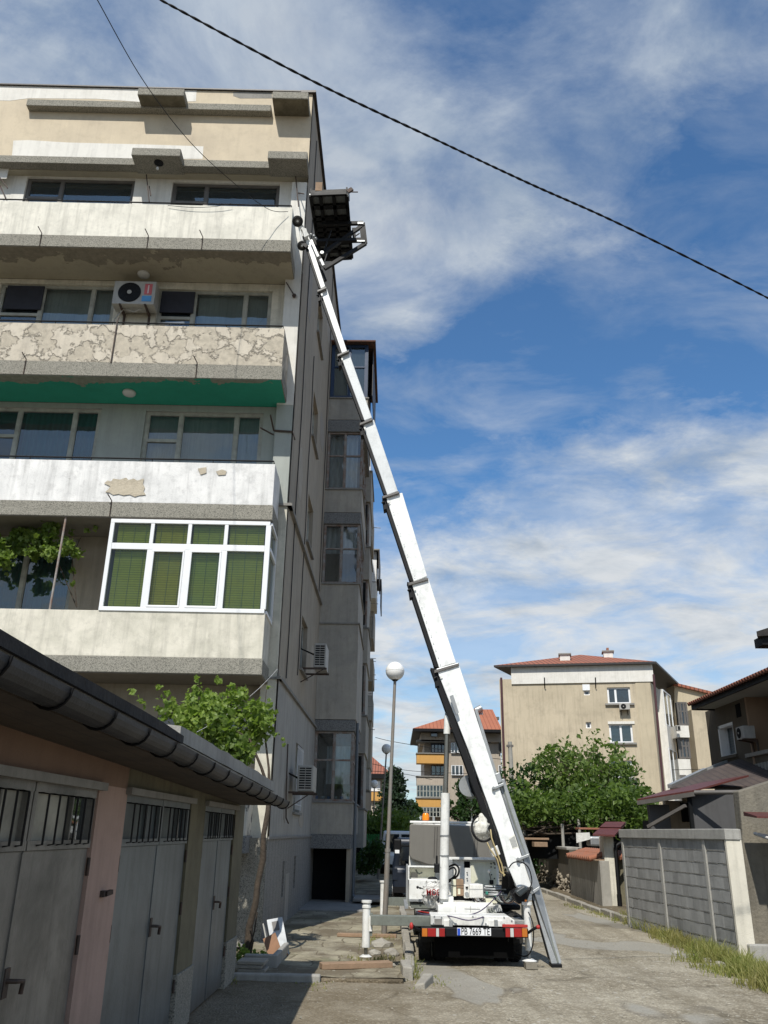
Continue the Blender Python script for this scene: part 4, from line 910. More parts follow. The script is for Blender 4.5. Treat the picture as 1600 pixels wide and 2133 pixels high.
M['redm'] = pmat('red_metal', (.45, .03, .025), .5, 0, .15)
M['amber'] = pmat('amber_beacon', (1, .27, .01), .2, 0, .1, coat=.3)
T = thing('lift_truck', (1.15, 14.5, 0), 'white truck seen from behind carrying the furniture lift, plate PB 7669 TE', 'truck')
def pbox(mb, x0, x1, y0, y1, Y, D):
    a = oy(x0, (y0+y1)/2, Y); b = oy(x1, (y0+y1)/2, Y); t = oy((x0+x1)/2, y0, Y); u = oy((x0+x1)/2, y1, Y)
    return mb.box(a.x, b.x, Y, Y+D, u.z, t.z)
def tp(name, rects, mat, bevel=.006, parent=None, **k):
    mb = MB()
    for r in rects: pbox(mb, *r)
    return mb.build(name, M[mat] if isinstance(mat, str) else mat, parent or T, bevel=bevel, **k)
YB = 13.1
# bumper and lights
bm_ = tp('bumper', [(878, 1101, 1933, 1952, YB, .12)], 'black', .01)
def tl(name, segs, y0, y1):
    x0, x1 = segs[0][0], segs[-1][1]
    h = tp(name, [(x0-1, x1+1, y0-1, y1+1, YB-.045, .045)], 'black', .004)
    for a, b, mt in segs: tp('lens', [(a+.3, b-.3, y0, y1, YB-.06, .02)], mt, .004, h)
tl('tail_light', [(879, 890.6, 'orange'), (890.6, 908.4, 'red'), (908.4, 915, 'clear'), (915, 927, 'red')], 1934, 1951)
tl('tail_light', [(1053, 1063, 'red'), (1063, 1070.6, 'clear'), (1070.6, 1087.5, 'red'), (1087.5, 1099, 'orange')], 1934, 1952)
tp('red_board', [(1046.5, 1099.7, 1925.8, 1932, YB-.05, .03)], 'redm')
# number plate with its characters
pl = tp('number_plate', [(952.5, 1023, 1933.2, 1949, YB-.05, .02)], M['frame_w'], .003)
tp('blue_band', [(953, 959, 1933.8, 1948.4, YB-.053, .002)], pmat('plate_blue', (.02, .08, .5)), 0, pl)
def text(s, ctr, h, wide, mat, parent, name='lettering', rot=(R(90), 0, 0), ext=.0008):
    cu = bpy.data.curves.new(name, 'FONT'); cu.body = s; cu.align_x = 'CENTER'; cu.align_y = 'CENTER'; cu.size = h/.70; cu.extrude = ext; cu.offset = .0002
    to = bpy.data.objects.new(name, cu); col.objects.link(to)
    bpy.context.view_layer.update(); w = to.dimensions.x
    dg = bpy.context.evaluated_depsgraph_get(); me = bpy.data.meshes.new_from_object(to.evaluated_get(dg)); bpy.data.objects.remove(to)
    k = wide/w if wide else 1
    Rm = Matrix.Rotation(rot[2], 3, 'Z') @ Matrix.Rotation(rot[1], 3, 'Y') @ Matrix.Rotation(rot[0], 3, 'X')
    base = WORLD_LOC[parent.name]
    for v in me.vertices: v.co = (Rm @ Vector((v.co.x*k, v.co.y, v.co.z))) + Vector(ctr) - base
    me.materials.clear(); me.materials.append(mat); o = bpy.data.objects.new(name, me); col.objects.link(o); o.parent = parent; return o
a = oy(990.5, 1941, YB-.0525)
b0 = oy(960.5, 1941, YB); b1 = oy(1021, 1941, YB)
text('PB 7669 TE', a, .088, (b1-b0).x*.97, M['black'], pl)
# marker arms
MB().tube([oy(879, 1940, YB), oy(866, 1934, YB-.05), oy(860, 1929, YB-.1)], .022, 8).build('marker_arm', M['black'], T); MB().tube([oy(1099, 1944, YB), oy(1110, 1936, YB-.08), oy(1118, 1932, YB-.1)], .02, 8).build('marker_arm', M['black'], T)
MB().ball(oy(857, 1929, YB-.1), .035, 12, (.8, 1, 1.4)).build('marker_reflector', M['redm'], T); MB().ball(oy(1121, 1931, YB-.1), .03, 12).build('marker_reflector', M['redm'], T)
# white rear box
rb = MB(); a = oy(897, 1906, YB+.05); b = oy(1073, 1930, YB+.05); c = oy(1059, 1906, YB+.05)
rb.prism([(a.x, YB+.05, b.z), (b.x, YB+.05, b.z), (b.x, YB+.05, a.z-.05), (c.x, YB+.05, a.z), (a.x, YB+.05, a.z)], (0, .5, 0)); rb.build('rear_box', M['tw'], T, bevel=.01)
tp('lid_plate', [(925, 943, 1917, 1930, YB+.03, .02), (1018, 1046, 1917, 1930, YB+.03, .02)], 'tw', .003)
for x in (935.7, 1029.8): tp('bracket', [(x, x+7.2, 1916, 1931, YB+.01, .02)], 'alu', .003)
# turntable base
tb = MB(); a = oy(912, 1885, 13.7); b = oy(1015, 1909, 13.7); e = oy(1050, 1909, 14.0)
tb.hexa([(a.x, 13.7, b.z), (b.x, 13.7, b.z), (b.x, 14.9, b.z), (a.x, 14.9, b.z)], [(a.x, 13.7, a.z), (b.x, 13.7, a.z), (b.x, 14.9, a.z), (a.x, 14.9, a.z)]); tb.build('turntable_base', M['tw'], T, bevel=.012)
tb = MB(); tb.hexa([(b.x+.003, 13.72, b.z), (e.x, 14.0, b.z), (e.x, 14.8, b.z), (b.x+.003, 14.8, b.z)], [(b.x+.003, 13.72, a.z-.003), (e.x-.05, 14.0, a.z-.003), (e.x-.05, 14.8, a.z-.003), (b.x+.003, 14.8, a.z-.003)]); tb.build('turntable_cheek', M['tw'], T, bevel=.01)
tp('turntable_top', [(923, 1027, 1880, 1886, 13.85, .9), (918, 945, 1868, 1881, 13.9, .35), (990, 1030, 1868, 1880, 14.1, .4)], 'tw', .006)
tp('turntable_ring', [(944, 1012, 1868, 1884, 14.3, .5)], 'black', .004)
# deck, chassis, wheels
dk = MB(); a = oy(850, 1893, 14); b = oy(1085, 1893, 14); zd = oy(860, 1908, YB+.55).z
dk.box(.36, 1.94, YB+.2, 17.0, zd-.06, zd); dk.build('deck', M['deck'], T, bevel=.01)
tp('chassis', [(900, 1080, 1930, 1952, YB+.14, .02)], 'black')
MB().box(.55, 1.75, YB+.3, 17.5, .3, zd-.065).build('chassis', M['dark'], T)
def wheel(x, y, r, w, dual=False):
    o = None
    for k in range(2 if dual else 1):
        xx = x+k*(w+.03)
        mb = MB(); pr = [(-w/2, r*.72), (-w/2, r*.93), (-w/2+.03, r), (w/2-.03, r), (w/2, r*.93), (w/2, r*.72)]
        n = 32; vs = [Vector((xx+px_, y+rr*math.cos(2*math.pi*i/n), r+rr*math.sin(2*math.pi*i/n))) for i in range(n) for px_, rr in pr]
        q = len(pr); mb.add(vs, [(i*q+j, i*q+j+1, ((i+1) % n)*q+j+1, ((i+1) % n)*q+j) for i in range(n) for j in range(q-1)], True)
        for i in range(n):
            t = 2*math.pi*(i+.5)/n
            for s_ in (-1, 1): mb.beam((xx+s_*w*.28, y+(r+.004)*math.cos(t), r+(r+.004)*math.sin(t)), (xx+s_*w*.05, y+(r+.004)*math.cos(t+.06), r+(r+.004)*math.sin(t+.06)), .03, .012, up=(0, math.cos(t), math.sin(t)))
        to = mb.build('wheel' if o is None else 'tyre', M['tyre'], T if o is None else o)
        if o is None: o = to
        MB().disc((xx-w*.3, y, r), (1, 0, 0), r*.7, w*.6, 24).build('rim', M['tw2'], o)
wheel(.48, 13.95, .33, .18, True); wheel(1.60, 13.95, .33, .18, True); wheel(.50, 17.3, .33, .19); wheel(1.8, 17.3, .33, .19)
MB().tube([(.5, 13.95, .33), (1.8, 13.95, .33)], .06, 10).ball((1.15, 13.95, .33), .15, 12).build('axle', M['dark'], T)
MB().box(.60, 1.72, YB+.16, YB+.2, .12, .45).build('rear_shade_flap', pmat('shaded_rubber', (.004, .004, .004), .95, 0, .1, .05), T)  # full-width flap painted near black as the shade under the truck
mf = MB(); mf.box(.36, .40, 13.5, 14.4, .62, zd-.07); mf.box(1.9, 1.94, 13.5, 14.4, .62, zd-.07); mf.box(.40, .75, 13.38, 13.40, .3, zd-.1); mf.box(1.5, 1.88, 13.38, 13.40, .3, zd-.1); mf.build('mud_flap', M['tyre'], T)
# left toolbox
tp('toolbox', [(852, 912, 1832, 1878, 14.9, .6)], 'tw', .01)
tp('toolbox_back', [(850, 924, 1806, 1833, 15.5, .04), (850, 853, 1806, 1833, 14.95, .54)], 'tw', .005)
tp('toolbox_panel', [(854, 906, 1808, 1830, 15.45, .03)], 'tw2', .003)
tp('toolbox_rail', [(850, 921, 1804, 1807, 15.3, .2)], 'tw', .003)
tp('toolbox_sill', [(852, 912, 1873, 1878.5, 14.86, .03)], 'alu', .003)
MB().ball(oy(901, 1833, 15.1), .09, 14, (1, 1, .6)).build('helmet', M['black'], T)
lv = MB()
for x, y in ((870, 1848.5), (870, 1850)):
    pass
lv.tube([oy(886, 1853, 14.88), oy(877, 1850, 14.75), oy(871, 1848.5, 14.7)], .008, 6); lv.ball(oy(870, 1848.2, 14.7), .022, 10); lv.tube([oy(877, 1850.3, 14.75), oy(874, 1849.5, 14.73)], .015, 6); lv.build('control_lever', M['black'], T)
# side skirt left: mast, ladders
sk = MB(); pbox(sk, 846, 850, 1800, 1890, 15.4, .1); pbox(sk, 843, 851, 1888, 1893, 14.2, 1.5); sk.build('side_frame', M['alu'], T)
# headboard behind the turntable
hb = MB(); a = oy(934, 1787, 15.2); b = oy(1040, 1866, 15.2); hx0, hx1 = oy(966.6, 1794, 15.2), oy(979.6, 1808, 15.2)
wall_open(hb, Fr((0, 15.2, 0), 0), a.x, b.x, b.z, a.z, 0, .05, [(hx0.x, hx1.x, hx1.z, hx0.z)]); hb.build('headboard', M['tw'], T)
MB().box(a.x, b.x, 15.27, 15.3, b.z, a.z).build('headboard_back', M['dark'], T)
tp('headboard_panel', [(981, 1034, 1795, 1844, 15.19, .008)], 'tw2', 0)
tp('headboard_top', [(934, 1036, 1786, 1791, 15.12, .1)], 'tw', .004)
tp('headboard_post', [(934, 943, 1790, 1842, 15.1, .06)], 'alu', .004)
bt = MB()
for x, y in ((1023, 1799), (1023, 1806), (1031, 1800), (1031, 1808), (1024, 1822), (1030, 1830), (973, 1818), (973, 1830), (1029, 1797)): bt.disc(oy(x, y, 15.18), (0, -1, 0), .012, .01, 8)
pbox(bt, 1020, 1028, 1833, 1842, 15.17, .01); bt.build('bolts', M['black'], T)
# boxes on the turntable
tp('beige_box', [(942, 950.5, 1832, 1867, 14.2, .3)], M['tw2']); bb = tp('brown_box', [(950.8, 966, 1832, 1866, 14.22, .3)], M['wood'])
tp('brown_box_label', [(954, 959, 1851, 1863, 14.215, .004)], 'tw2', 0, bb); tp('box_strap', [(940, 967, 1844.4, 1845.6, 14.19, .005)], 'black', 0, bb)
cbx = tp('control_box', [(978, 1007, 1842, 1871, 14.05, .35)], 'tw', .012); tp('lid_seam', [(978, 1007, 1852, 1852.6, 14.046, .003)], 'alu', 0, cbx)
cb2 = tp('switch_box', [(967, 977.5, 1843, 1871, 14.12, .25)], 'tw', .008); MB().disc(oy(972.5, 1862, 14.12), (0, -1, 0), .032, .02, 16).build('dial', M['alu'], cb2); tp('switch', [(970, 975, 1847, 1851, 14.1, .02)], 'black', .002, cb2)
vv = MB(); rv = random.Random(5)
for i in range(10):
    y = 1846+i*2.6; vv.tube([oy(1008+rv.uniform(0, 4), y, 14.1), oy(1030, y+rv.uniform(-1, 2), 14.0+rv.uniform(-.1, .1)), oy(1048+rv.uniform(0, 8), y+rv.uniform(-2, 4), 14.0)], rv.choice((.009, .013, .018)), 6)
vv.build('valve_pipes', M['alu'], T)
vb = MB(); pbox(vb, 1010, 1040, 1848, 1868, 14.22, .2); pbox(vb, 1040, 1080, 1846, 1872, 14.25, .4); vb.build('valve_block', M['black'], T, bevel=.01)
vb = MB(); pbox(vb, 1012, 1017, 1857, 1863, 14.0, .1); pbox(vb, 1028, 1034, 1866, 1871, 14.0, .1); vb.build('valve_caps', pmat('teal_plastic', (.03, .2, .15)), T)
vk = MB(); vk.tube([oy(1025, 1843, 14.2), oy(1019, 1816, 14.15)], .006, 5); vk.build('lever', M['black'], T); MB().ball(oy(1019, 1815, 14.15), .028, 10).build('lever_knob', M['tw'], T)
# hoses
def hose(pts, r=.014, mt='black', nm='hose', parent=None):
    P_ = [oy(*p) for p in pts]; out_ = []
    for i in range(len(P_)-1):
        p0 = P_[max(i-1, 0)]; p1 = P_[i]; p2 = P_[i+1]; p3 = P_[min(i+2, len(P_)-1)]
        for k in range(6):
            t = k/6.; out_.append(.5*((2*p1)+(p2-p0)*t+(2*p0-5*p1+4*p2-p3)*t*t+(3*p1-p0-3*p2+p3)*t**3))
    out_.append(P_[-1]); return MB().tube(out_, r, 7).build(nm, M[mt] if isinstance(mt, str) else mt, parent or T)
hose([(934, 1806, 14.6), (948, 1801, 14.4), (956, 1810, 14.3), (952, 1825, 14.3), (934, 1837, 14.4)], .016)
hose([(934, 1812, 14.6), (945, 1807, 14.4), (950, 1815, 14.3), (946, 1826, 14.3), (934, 1834, 14.4)], .014)
for i in range(6): hose([(1046+i*2, 1850, 13.9), (1048+i*4, 1825-i, 13.7), (1054+i*4, 1817+i, 13.6), (1060+i*3, 1826, 13.6), (1062+i*3, 1850, 13.8)], .013)
hose([(1060, 1808, 13.35), (1068, 1798, 13.3), (1080, 1795, 13.3), (1094, 1800, 13.3), (1103, 1812, 13.3), (1108, 1835, 13.35), (1104, 1850, 13.5)], .009)
hose([(868, 1900, 13.9), (885, 1905, 13.4), (930, 1908, 13.35), (965, 1908, 13.3), (1000, 1898, 13.5), (1030, 1872, 13.8), (1045, 1855, 14.0)], .008, pmat('purple_cable', (.08, .06, .12)))
hose([(900, 1904, 13.5), (940, 1909, 13.1), (975, 1917, 13.08), (1005, 1911, 13.1), (1020, 1905, 13.6)], .008, pmat('purple_cable2', (.08, .06, .12)))
hose([(870, 1899, 13.95), (890, 1896, 13.8), (908, 1893, 13.8)], .008); hose([(872, 1898, 13.9), (890, 1901, 13.7), (903, 1903, 13.6)], .01, 'redm')
hose([(1101, 1900, 13.2), (1110, 1925, 13.1), (1111, 1960, 13.1), (1104, 1985, 13.2), (1092, 1992, 13.4), (1075, 1985, 13.5), (1060, 1965, 13.3), (1059, 1952, 13.2)], .009)
# plastic bag standing on the deck
bg = thing('plastic_bag', oy(902, 1885, 14.45), 'crumpled white plastic bag with red lettering standing on the truck deck', 'bag')
mb = MB(); c0 = oy(902, 1866, 14.5); n = 28; rows = 18
for j in range(rows+1):
    t = j/rows; z = c0.z-.17+.37*t; rr = .165*(math.sin(min(1, t*1.6+.35)*1.57))*(1-.35*max(0, t-.7)/.3)
    for k in range(n):
        a = 2*math.pi*k/n; p = Vector((math.cos(a)*rr, math.sin(a)*rr*.7, 0)); q = Vector((math.cos(a)*1.5, math.sin(a)*1.5, t*3))
        p *= 1+.28*noise.noise(q*1.6)+.12*noise.noise(q*5); mb.v.append(Vector((c0.x, c0.y, z+(.05*noise.noise(Vector((a*2, 4, 0))) if t > .8 else 0)))+p)
for j in range(rows):
    for k in range(n): mb.f.append([j*n+k, j*n+(k+1) % n, (j+1)*n+(k+1) % n, (j+1)*n+k]); mb.sm.append(False)
mb.f.append(list(range(n))[::-1]); mb.sm.append(False)
mb.build('bag_body', wmat('crumpled_plastic', (.60, .60, .58), (.45, .44, .40), .8, 9, 0, .5, rough=.3, bump=.6, bs=22, spec=.6), bg)
text('MOE', (c0.x-.005, c0.y-.150, c0.z+.055), .09, .21, M['red'], bg, ext=.012)
text('BON', (c0.x-.02, c0.y-.145, c0.z-.02), .045, .17, M['frame_g'], bg, ext=.012)
# cab: back of it hidden by the grey tarp panel
cabx0, cabx1 = oy(853, 1760, 16.6).x, oy(1036, 1760, 16.6).x
tpz = lambda y: oy(940, y, 16.6).z
tpn = MB(); pts = []
P_ = [(856, 1716), (1018, 1722), (1026, 1724), (1031, 1730), (1040, 1795), (1040, 1806), (905, 1803), (893, 1802), (858, 1790), (852.5, 1783), (853.5, 1720)]
tpn.prism([oy(x, y, 16.5) for x, y in P_], (0, .12, 0)); tpn.build('folded_tarp', M['tarp'], T, bevel=.02)
sb = MB()
for x in (906, 911, 990, 995): sb.tube([oy(x, 1722, 16.49), oy(x-2, 1786, 16.49)], .006, 4)
sb.build('tarp_strap', M['frame_g'], T)
cab = MB(); zt = tpz(1714); cab.hexa([(cabx0, 16.7, .45), (cabx1, 16.7, .45), (cabx1, 18.6, .45), (cabx0, 18.6, .45)], [(cabx0+.03, 16.7, zt-.02), (cabx1-.03, 16.7, zt-.02), (cabx1-.08, 18.2, zt-.04), (cabx0+.08, 18.2, zt-.04)]); cb_ = cab.build('cab', M['tw'], T, bevel=.05)
tp('cab_roof_edge', [(854, 1035, 1711, 1716, 16.55, .12)], 'tw', .01)
tp('cab_lower', [(852, 1040, 1783, 1880, 16.66, .03)], 'tw', .01)
o = tp('beacon_base', [(879, 895, 1709, 1712.5, 16.75, .15)], 'black', .004)
c = oy(887, 1709, 16.85); MB().tube([c, c+Vector((0, 0, .10)), c+Vector((0, 0, .13))], [.068, .064, .045], 20).build('beacon', M['amber'], T)
tp('roof_bracket', [(901, 906, 1701, 1712, 16.7, .03)], 'alu', .002)
# --- outriggers
bmz = MB(); a = oy(772, 1907, 13.2); b = oy(898, 1930, 13.2); bmz.box(a.x, b.x+.3, 13.2, 13.38, b.z, a.z); bmz.build('outrigger_beam', M['beamg'], T, bevel=.006)
ju = MB(); c = oy(764, 1880, 13.3); z0 = oy(764, 1973, 13.3).z
ju.tube([(c.x, 13.3, z0), (c.x, 13.3, c.z)], .057, 16); ju.tube([(c.x, 13.3, c.z), (c.x, 13.3, c.z+.03)], .075, 16); ju.tube([(c.x, 13.3, c.z-.07), (c.x, 13.3, c.z-.04)], .066, 16); pbox(ju, 769, 775, 1908, 1940, 13.25, .1); jo = ju.build('jack', M['tw'], T)
MB().tube([(c.x, 13.3, .13), (c.x, 13.3, z0)], .026, 12).build('jack_rod', M['chrome'], jo); MB().tube([(c.x, 13.3, .105), (c.x, 13.3, .13)], [.09, .05], 16).build('foot_plate', M['tw'], jo)
tp('beam_plate', [(771, 776, 1902, 1950, 13.27, .05)], 'beamg', .004)
ju = MB(); c = oy(800, 1838, 16.4); z0 = oy(797, 1905, 16.4).z; x_ = oy(798, 1900, 16.4).x
ju.tube([(x_, 16.4, z0), (x_, 16.4, c.z)], .055, 14); ju.tube([(x_, 16.4, c.z), (x_, 16.4, c.z+.03)], .07, 14); jo = ju.build('jack', M['tw'], T); MB().tube([(x_, 16.4, .08), (x_, 16.4, z0)], .025, 10).build('jack_rod', M['chrome'], jo); MB().tube([(x_, 16.4, .06), (x_, 16.4, .085)], [.1, .05], 14).build('foot_plate', M['tw'], jo)
MB().box(x_, .5, 16.35, 16.5, z0-.1+.25, z0+.28).build('outrigger_beam', M['beamg'], T)
ju = MB(); c = oy(1101, 1885, 13.3); z0 = oy(1101, 1980, 13.3).z; x_ = oy(1100, 1940, 13.3).x
ju.tube([(x_, 13.3, z0), (x_, 13.3, c.z)], .05, 14); ju.tube([(x_, 13.3, c.z), (x_, 13.3, c.z+.04)], .075, 14); jo = ju.build('jack', M['tw'], T); MB().tube([(x_, 13.3, .115), (x_, 13.3, z0)], .022, 10).build('jack_rod', M['alu'], jo); MB().tube([(x_, 13.3, .09), (x_, 13.3, .115)], [.11, .05], 14).build('foot_plate', M['tw'], jo)
tp('jack_housing', [(1090, 1103, 1879, 1925, 13.42, .2)], 'beamg', .01)
tp('deck_debris', [(1040, 1085, 1884, 1896, 14.5, 1.2)], 'black', .03)


# more of the clutter: bolts on the collars, pipes along the flank, rust spots, stickers, small plates
q = MB()
for (x, y) in ((905, 1909), (920, 1911), (985, 1909), (1005, 1910), (1050, 1911), (1066, 1918), (903, 1924), (1012, 1924), (1050, 1925), (950, 1924)): q.disc(oy(x, y, YB+.048), (0, -1, 0), .011, .008, 8)
q.build('box_bolts', M['alu'], T)
q = MB(); pbox(q, 905, 921, 1914, 1926, YB+.046, .003); pbox(q, 968, 1000, 1893, 1893.8, 13.694, .004); pbox(q, 948, 948.6, 1886, 1908, 13.694, .004); pbox(q, 980, 980.6, 1886, 1908, 13.694, .004); q.build('panel_lines', M['ledge'], T)
hose([(1012, 1888, 13.9), (1022, 1898, 13.68), (1034, 1910, 13.7)], .012, 'beamg'); hose([(1019, 1888, 13.9), (1030, 1899, 13.7), (1042, 1910, 13.75)], .012, 'beamg')
for k in range(5): hose([(1030+k*4, 1868, 13.85), (1034+k*5, 1876+k, 13.75), (1046+k*5, 1880, 13.8), (1058+k*4, 1872, 13.9)], .010, ('black', 'beamg', 'alu', 'black', 'rust')[k])
for k in range(4): hose([(984+k*5, 1871, 14.0), (986+k*6, 1876, 13.95), (992+k*7, 1880-k, 14.0), (1004+k*6, 1872, 14.1)], .008, ('black', 'rust', 'alu', 'black')[k])
hose([(866, 1812, 15.42), (872, 1820, 15.4), (880, 1817, 15.4)], .012, 'beamg'); hose([(918, 1868, 14.3), (912, 1874, 14.2), (914, 1882, 14.1)], .012)
q = MB(); pbox(q, 856, 870, 1818, 1828, 15.44, .004); q.build('faded_sticker', M['ledge'], T)
q = MB(); pbox(q, 1012, 1036, 1872, 1882, 13.98, .2); pbox(q, 1050, 1066, 1866, 1877, 14.0, .2); q.build('valve_base', M['tw2'], T, bevel=.01)
q = MB(); q.tube([oy(1058, 1870, 13.9), oy(1064, 1858, 13.8), oy(1078, 1852, 13.6)], .022, 8); q.tube([oy(1090, 1886, 13.6), oy(1098, 1878, 13.5)], .02, 8); q.build('fittings', M['chrome'], T)
q = MB(); pbox(q, 856, 1036, 1884, 1893, 14.9, 1.0); q.build('deck_rail', M['beamg'], T)
q = MB(); pbox(q, 1028, 1090, 1879, 1883, 15.4, .3); q.build('deck_plank', M['wood'], T)
# ---------------------------------------------------------------- the furniture lift
L = thing('furniture_lift', (1.9, 13.8, 1.0), 'long white telescopic lift boom leaning from the truck up to the top balcony', 'lift')
secs = [((1078, 1850), (1108, 1848), (909, 1393), (955, 1380)), ((915, 1391), (950, 1380), (857, 1214), (892, 1203)), ((862, 1211), (890, 1200), (804, 1035), (838, 1026)),
        ((807, 1031), (829, 1023), (755, 881), (779, 874)), ((759, 876), (775, 870), (709, 740), (727, 734)), ((712, 736), (723, 731), (667, 606), (680.5, 600)), ((668, 601), (677.5, 596), (633, 493), (642, 488))]
def by(y): t = (1850-y)/(1850-490.); return 13.55+.55*t      # the boom leans a little away from the street
def bpt(x, y, d=0): return oy(x, y, by(y)+d)
M['boom'] = wmat('boom_paint', (.84, .85, .83), (.66, .66, .63), .6, 1.4, .25, .6, .03, rough=.35, bump=.02)
M['boom_in'] = wmat('scratched_boom', (.62, .64, .64), (.5, .52, .52), .6, 1.4, .3, .4, .03, rough=.4)
for i, (bl, br_, tl_, tr) in enumerate(secs):
    th = .34-.03*i; d = .012*i
    pts = [bpt(*bl, d), bpt(*br_, d), bpt(*tr, d), bpt(*tl_, d)]
    if i == 0: # cut lower left corner
        pts = [bpt(1078, 1850), bpt(1108, 1848), bpt(955, 1380), bpt(909, 1393), bpt(975, 1560), bpt(1038.7, 1736), bpt(1058, 1806)]
    so = MB().prism(pts, (0, th, 0)).build('boom_section', M['boom' if i < 3 else 'boom_in' if i < 5 else 'boom'], L, bevel=.01)
    # black strip on the left flank, painted shade of the boom's underside
    w = (12, 9, 8, 7, 6, 5, 4)[i]; e = (8, 5, 4, 3, 2, 2, 1)[i]
    a0, b0 = (bl if i else (1058, 1806)), tl_
    ch = MB(); ch.prism([bpt(a0[0]-w, a0[1]-2, .05), bpt(a0[0]+1, a0[1], .05), bpt(b0[0]+1, b0[1], .05), bpt(b0[0]-w, b0[1]-2, .05)], (0, th*.7, 0)); ch.build('boom_shade_strip', M['black'], so)
    if i < 3:
        r_ = MB()
        for k in range(8+4*(2-i)):
            t = (k+.5)/(8+4*(2-i)); p = bpt(bl[0]+(tl_[0]-bl[0])*t+(5 if i else 0), bl[1]+(tl_[1]-bl[1])*t, -.004); 
            if i: r_.disc(p, (0, -1, 0), .008, .005, 6)
        if i: r_.build('rivets', M['alu'], so)
cl = [((905, 1396), (956, 1381), 6), ((851, 1214), (892, 1203), 5.5), ((797, 1033), (832, 1023), 5), ((749.5, 881), (776.5, 871), 4.5), ((703, 738), (727, 729), 4.2), ((661, 604), (680, 597), 4)]
for (x0, y0), (x1, y1), h in cl:
    mb = MB().prism([bpt(x0, y0+h, -.03), bpt(x1, y1+h-1, -.03), bpt(x1, y1, -.03), bpt(x0, y0, -.03)], (0, .36, 0)); c_ = mb.build('collar', M['frame_g'], L, bevel=.004)
    k = h/6; q = MB()
    q.prism([bpt(x0-1, y0+4*k, .02), bpt(x0+7*k, y0+4*k, .02), bpt(x0+10*k, y0+32*k, .02), bpt(x0+3*k, y0+34*k, .02)], (0, .2, 0)); q.tube([bpt(x0-2*k, y0+18*k, 0), bpt(x0+5*k, y0+14*k, 0)], .02*k, 6)
    q.build('latch_bracket', M['black'], c_)
    MB().prism([bpt(x0+11*k, y0+12*k, -.02), bpt(x0+16*k, y0+10.5*k, -.02), bpt(x0+17*k, y0+16*k, -.02), bpt(x0+13*k, y0+18*k, -.02)], (0, .02, 0)).build('latch_plate', M['tw'], c_)
# manufacturer notice (unreadable lines) on the boom
nt_ = MB().prism([bpt(1060, 1746, -.004), bpt(1068, 1769, -.004), bpt(1080.5, 1765, -.004), bpt(1072, 1738, -.004)], (0, .003, 0)).build('notice', pmat('notice_cream', (.72, .7, .62)), L)
q = MB()
for k in range(6):
    t = (k+.7)/6.8; a = bpt(1060+12*t, 1746-8*t, -.006); b = bpt(1068+12.5*t, 1769-4*t, -.006); q.beam(a.lerp(b, .1), a.lerp(b, .9), .010, .001, up=(0, -1, 0))
q.build('notice_lines', M['alu'], nt_)
# ropes along the shade strip
mb = MB()
for dx in (0, 3):
    mb.tube([bpt(880+dx, 1300, .1), bpt(905+dx, 1395, .1), bpt(935+dx, 1480, .1), bpt(968+dx, 1585, .1)], .006, 5)
mb.build('hoist_rope', M['black'], L)
# grey lower rail
rl = MB()
def ry(y): return 13.70-.10*(y-1622)/228 if y < 1850 else 13.60-.20*(y-1850)/160
def rp(x, y, d=0): return oy(x, y, ry(y)+d)
rl.prism([rp(1036, 1625), rp(1051, 1622), rp(1126, 1850), rp(1170, 2004), rp(1165, 2016), rp(1150, 2012), rp(1105, 1852)], (0, .13, 0)); ro = rl.build('guide_rail', M['alu'], L, bevel=.006)
MB().prism([rp(1106, 1862, .04), rp(1113, 1860, .04), rp(1152, 2010, .04), rp(1144, 1998, .04)], (0, .12, 0)).build('rail_channel', M['black'], ro)
MB().prism([rp(1043, 1630, -.004), rp(1045.5, 1629, -.004), rp(1122, 1862, -.004), rp(1164, 2004, -.004), rp(1161, 2006, -.004), rp(1119, 1862, -.004)], (0, -.012, 0)).build('rail_ridge', M['beamg'], ro)
MB().box(oy(1148, 2012, 13.38).x, oy(1170, 2012, 13.38).x, 13.33, 13.55, .0, .05).build('rail_foot', M['black'], ro, bevel=.008)
MB().prism([bpt(989, 1478, .04), bpt(994, 1476, .04), bpt(1036, 1612, .06), bpt(1030, 1615, .06)], (0, .1, 0)).build('upper_rail', M['alu'], L)
for (x0, y0, x1, y1, h) in ((1025, 1640, 1050, 1630, 7), (1076, 1788, 1103, 1778, 7), (1105, 1858, 1124, 1846, 8)):
    q = MB().prism([rp(x0, y0+h, -.1), rp(x1, y1+h-1, -.1), rp(x1, y1, -.1), rp(x0, y0, -.1)], (0, .3, 0)); q.disc(rp(x0+3, y0+1, -.11), (0, -1, 0), .02, .02, 8); q.build('rail_clamp', M['alu'], L, bevel=.006)
MB().prism([rp(1031, 1612, -.03), rp(1041, 1608, -.03), rp(1047, 1628, -.03), rp(1037, 1632, -.03)], (0, .1, 0)).build('rail_hook', M['alu'], L, bevel=.01)
tp('boom_foot', [(1085, 1108, 1862, 1876, 13.4, .3)], 'tw', .01, L)
q = MB().prism([oy(937, 1450, 13.6), oy(944, 1447, 13.6), oy(956, 1484, 13.6), oy(950, 1488, 13.6)], (0, .04, 0)); q.build('side_bar', M['alu'], L)
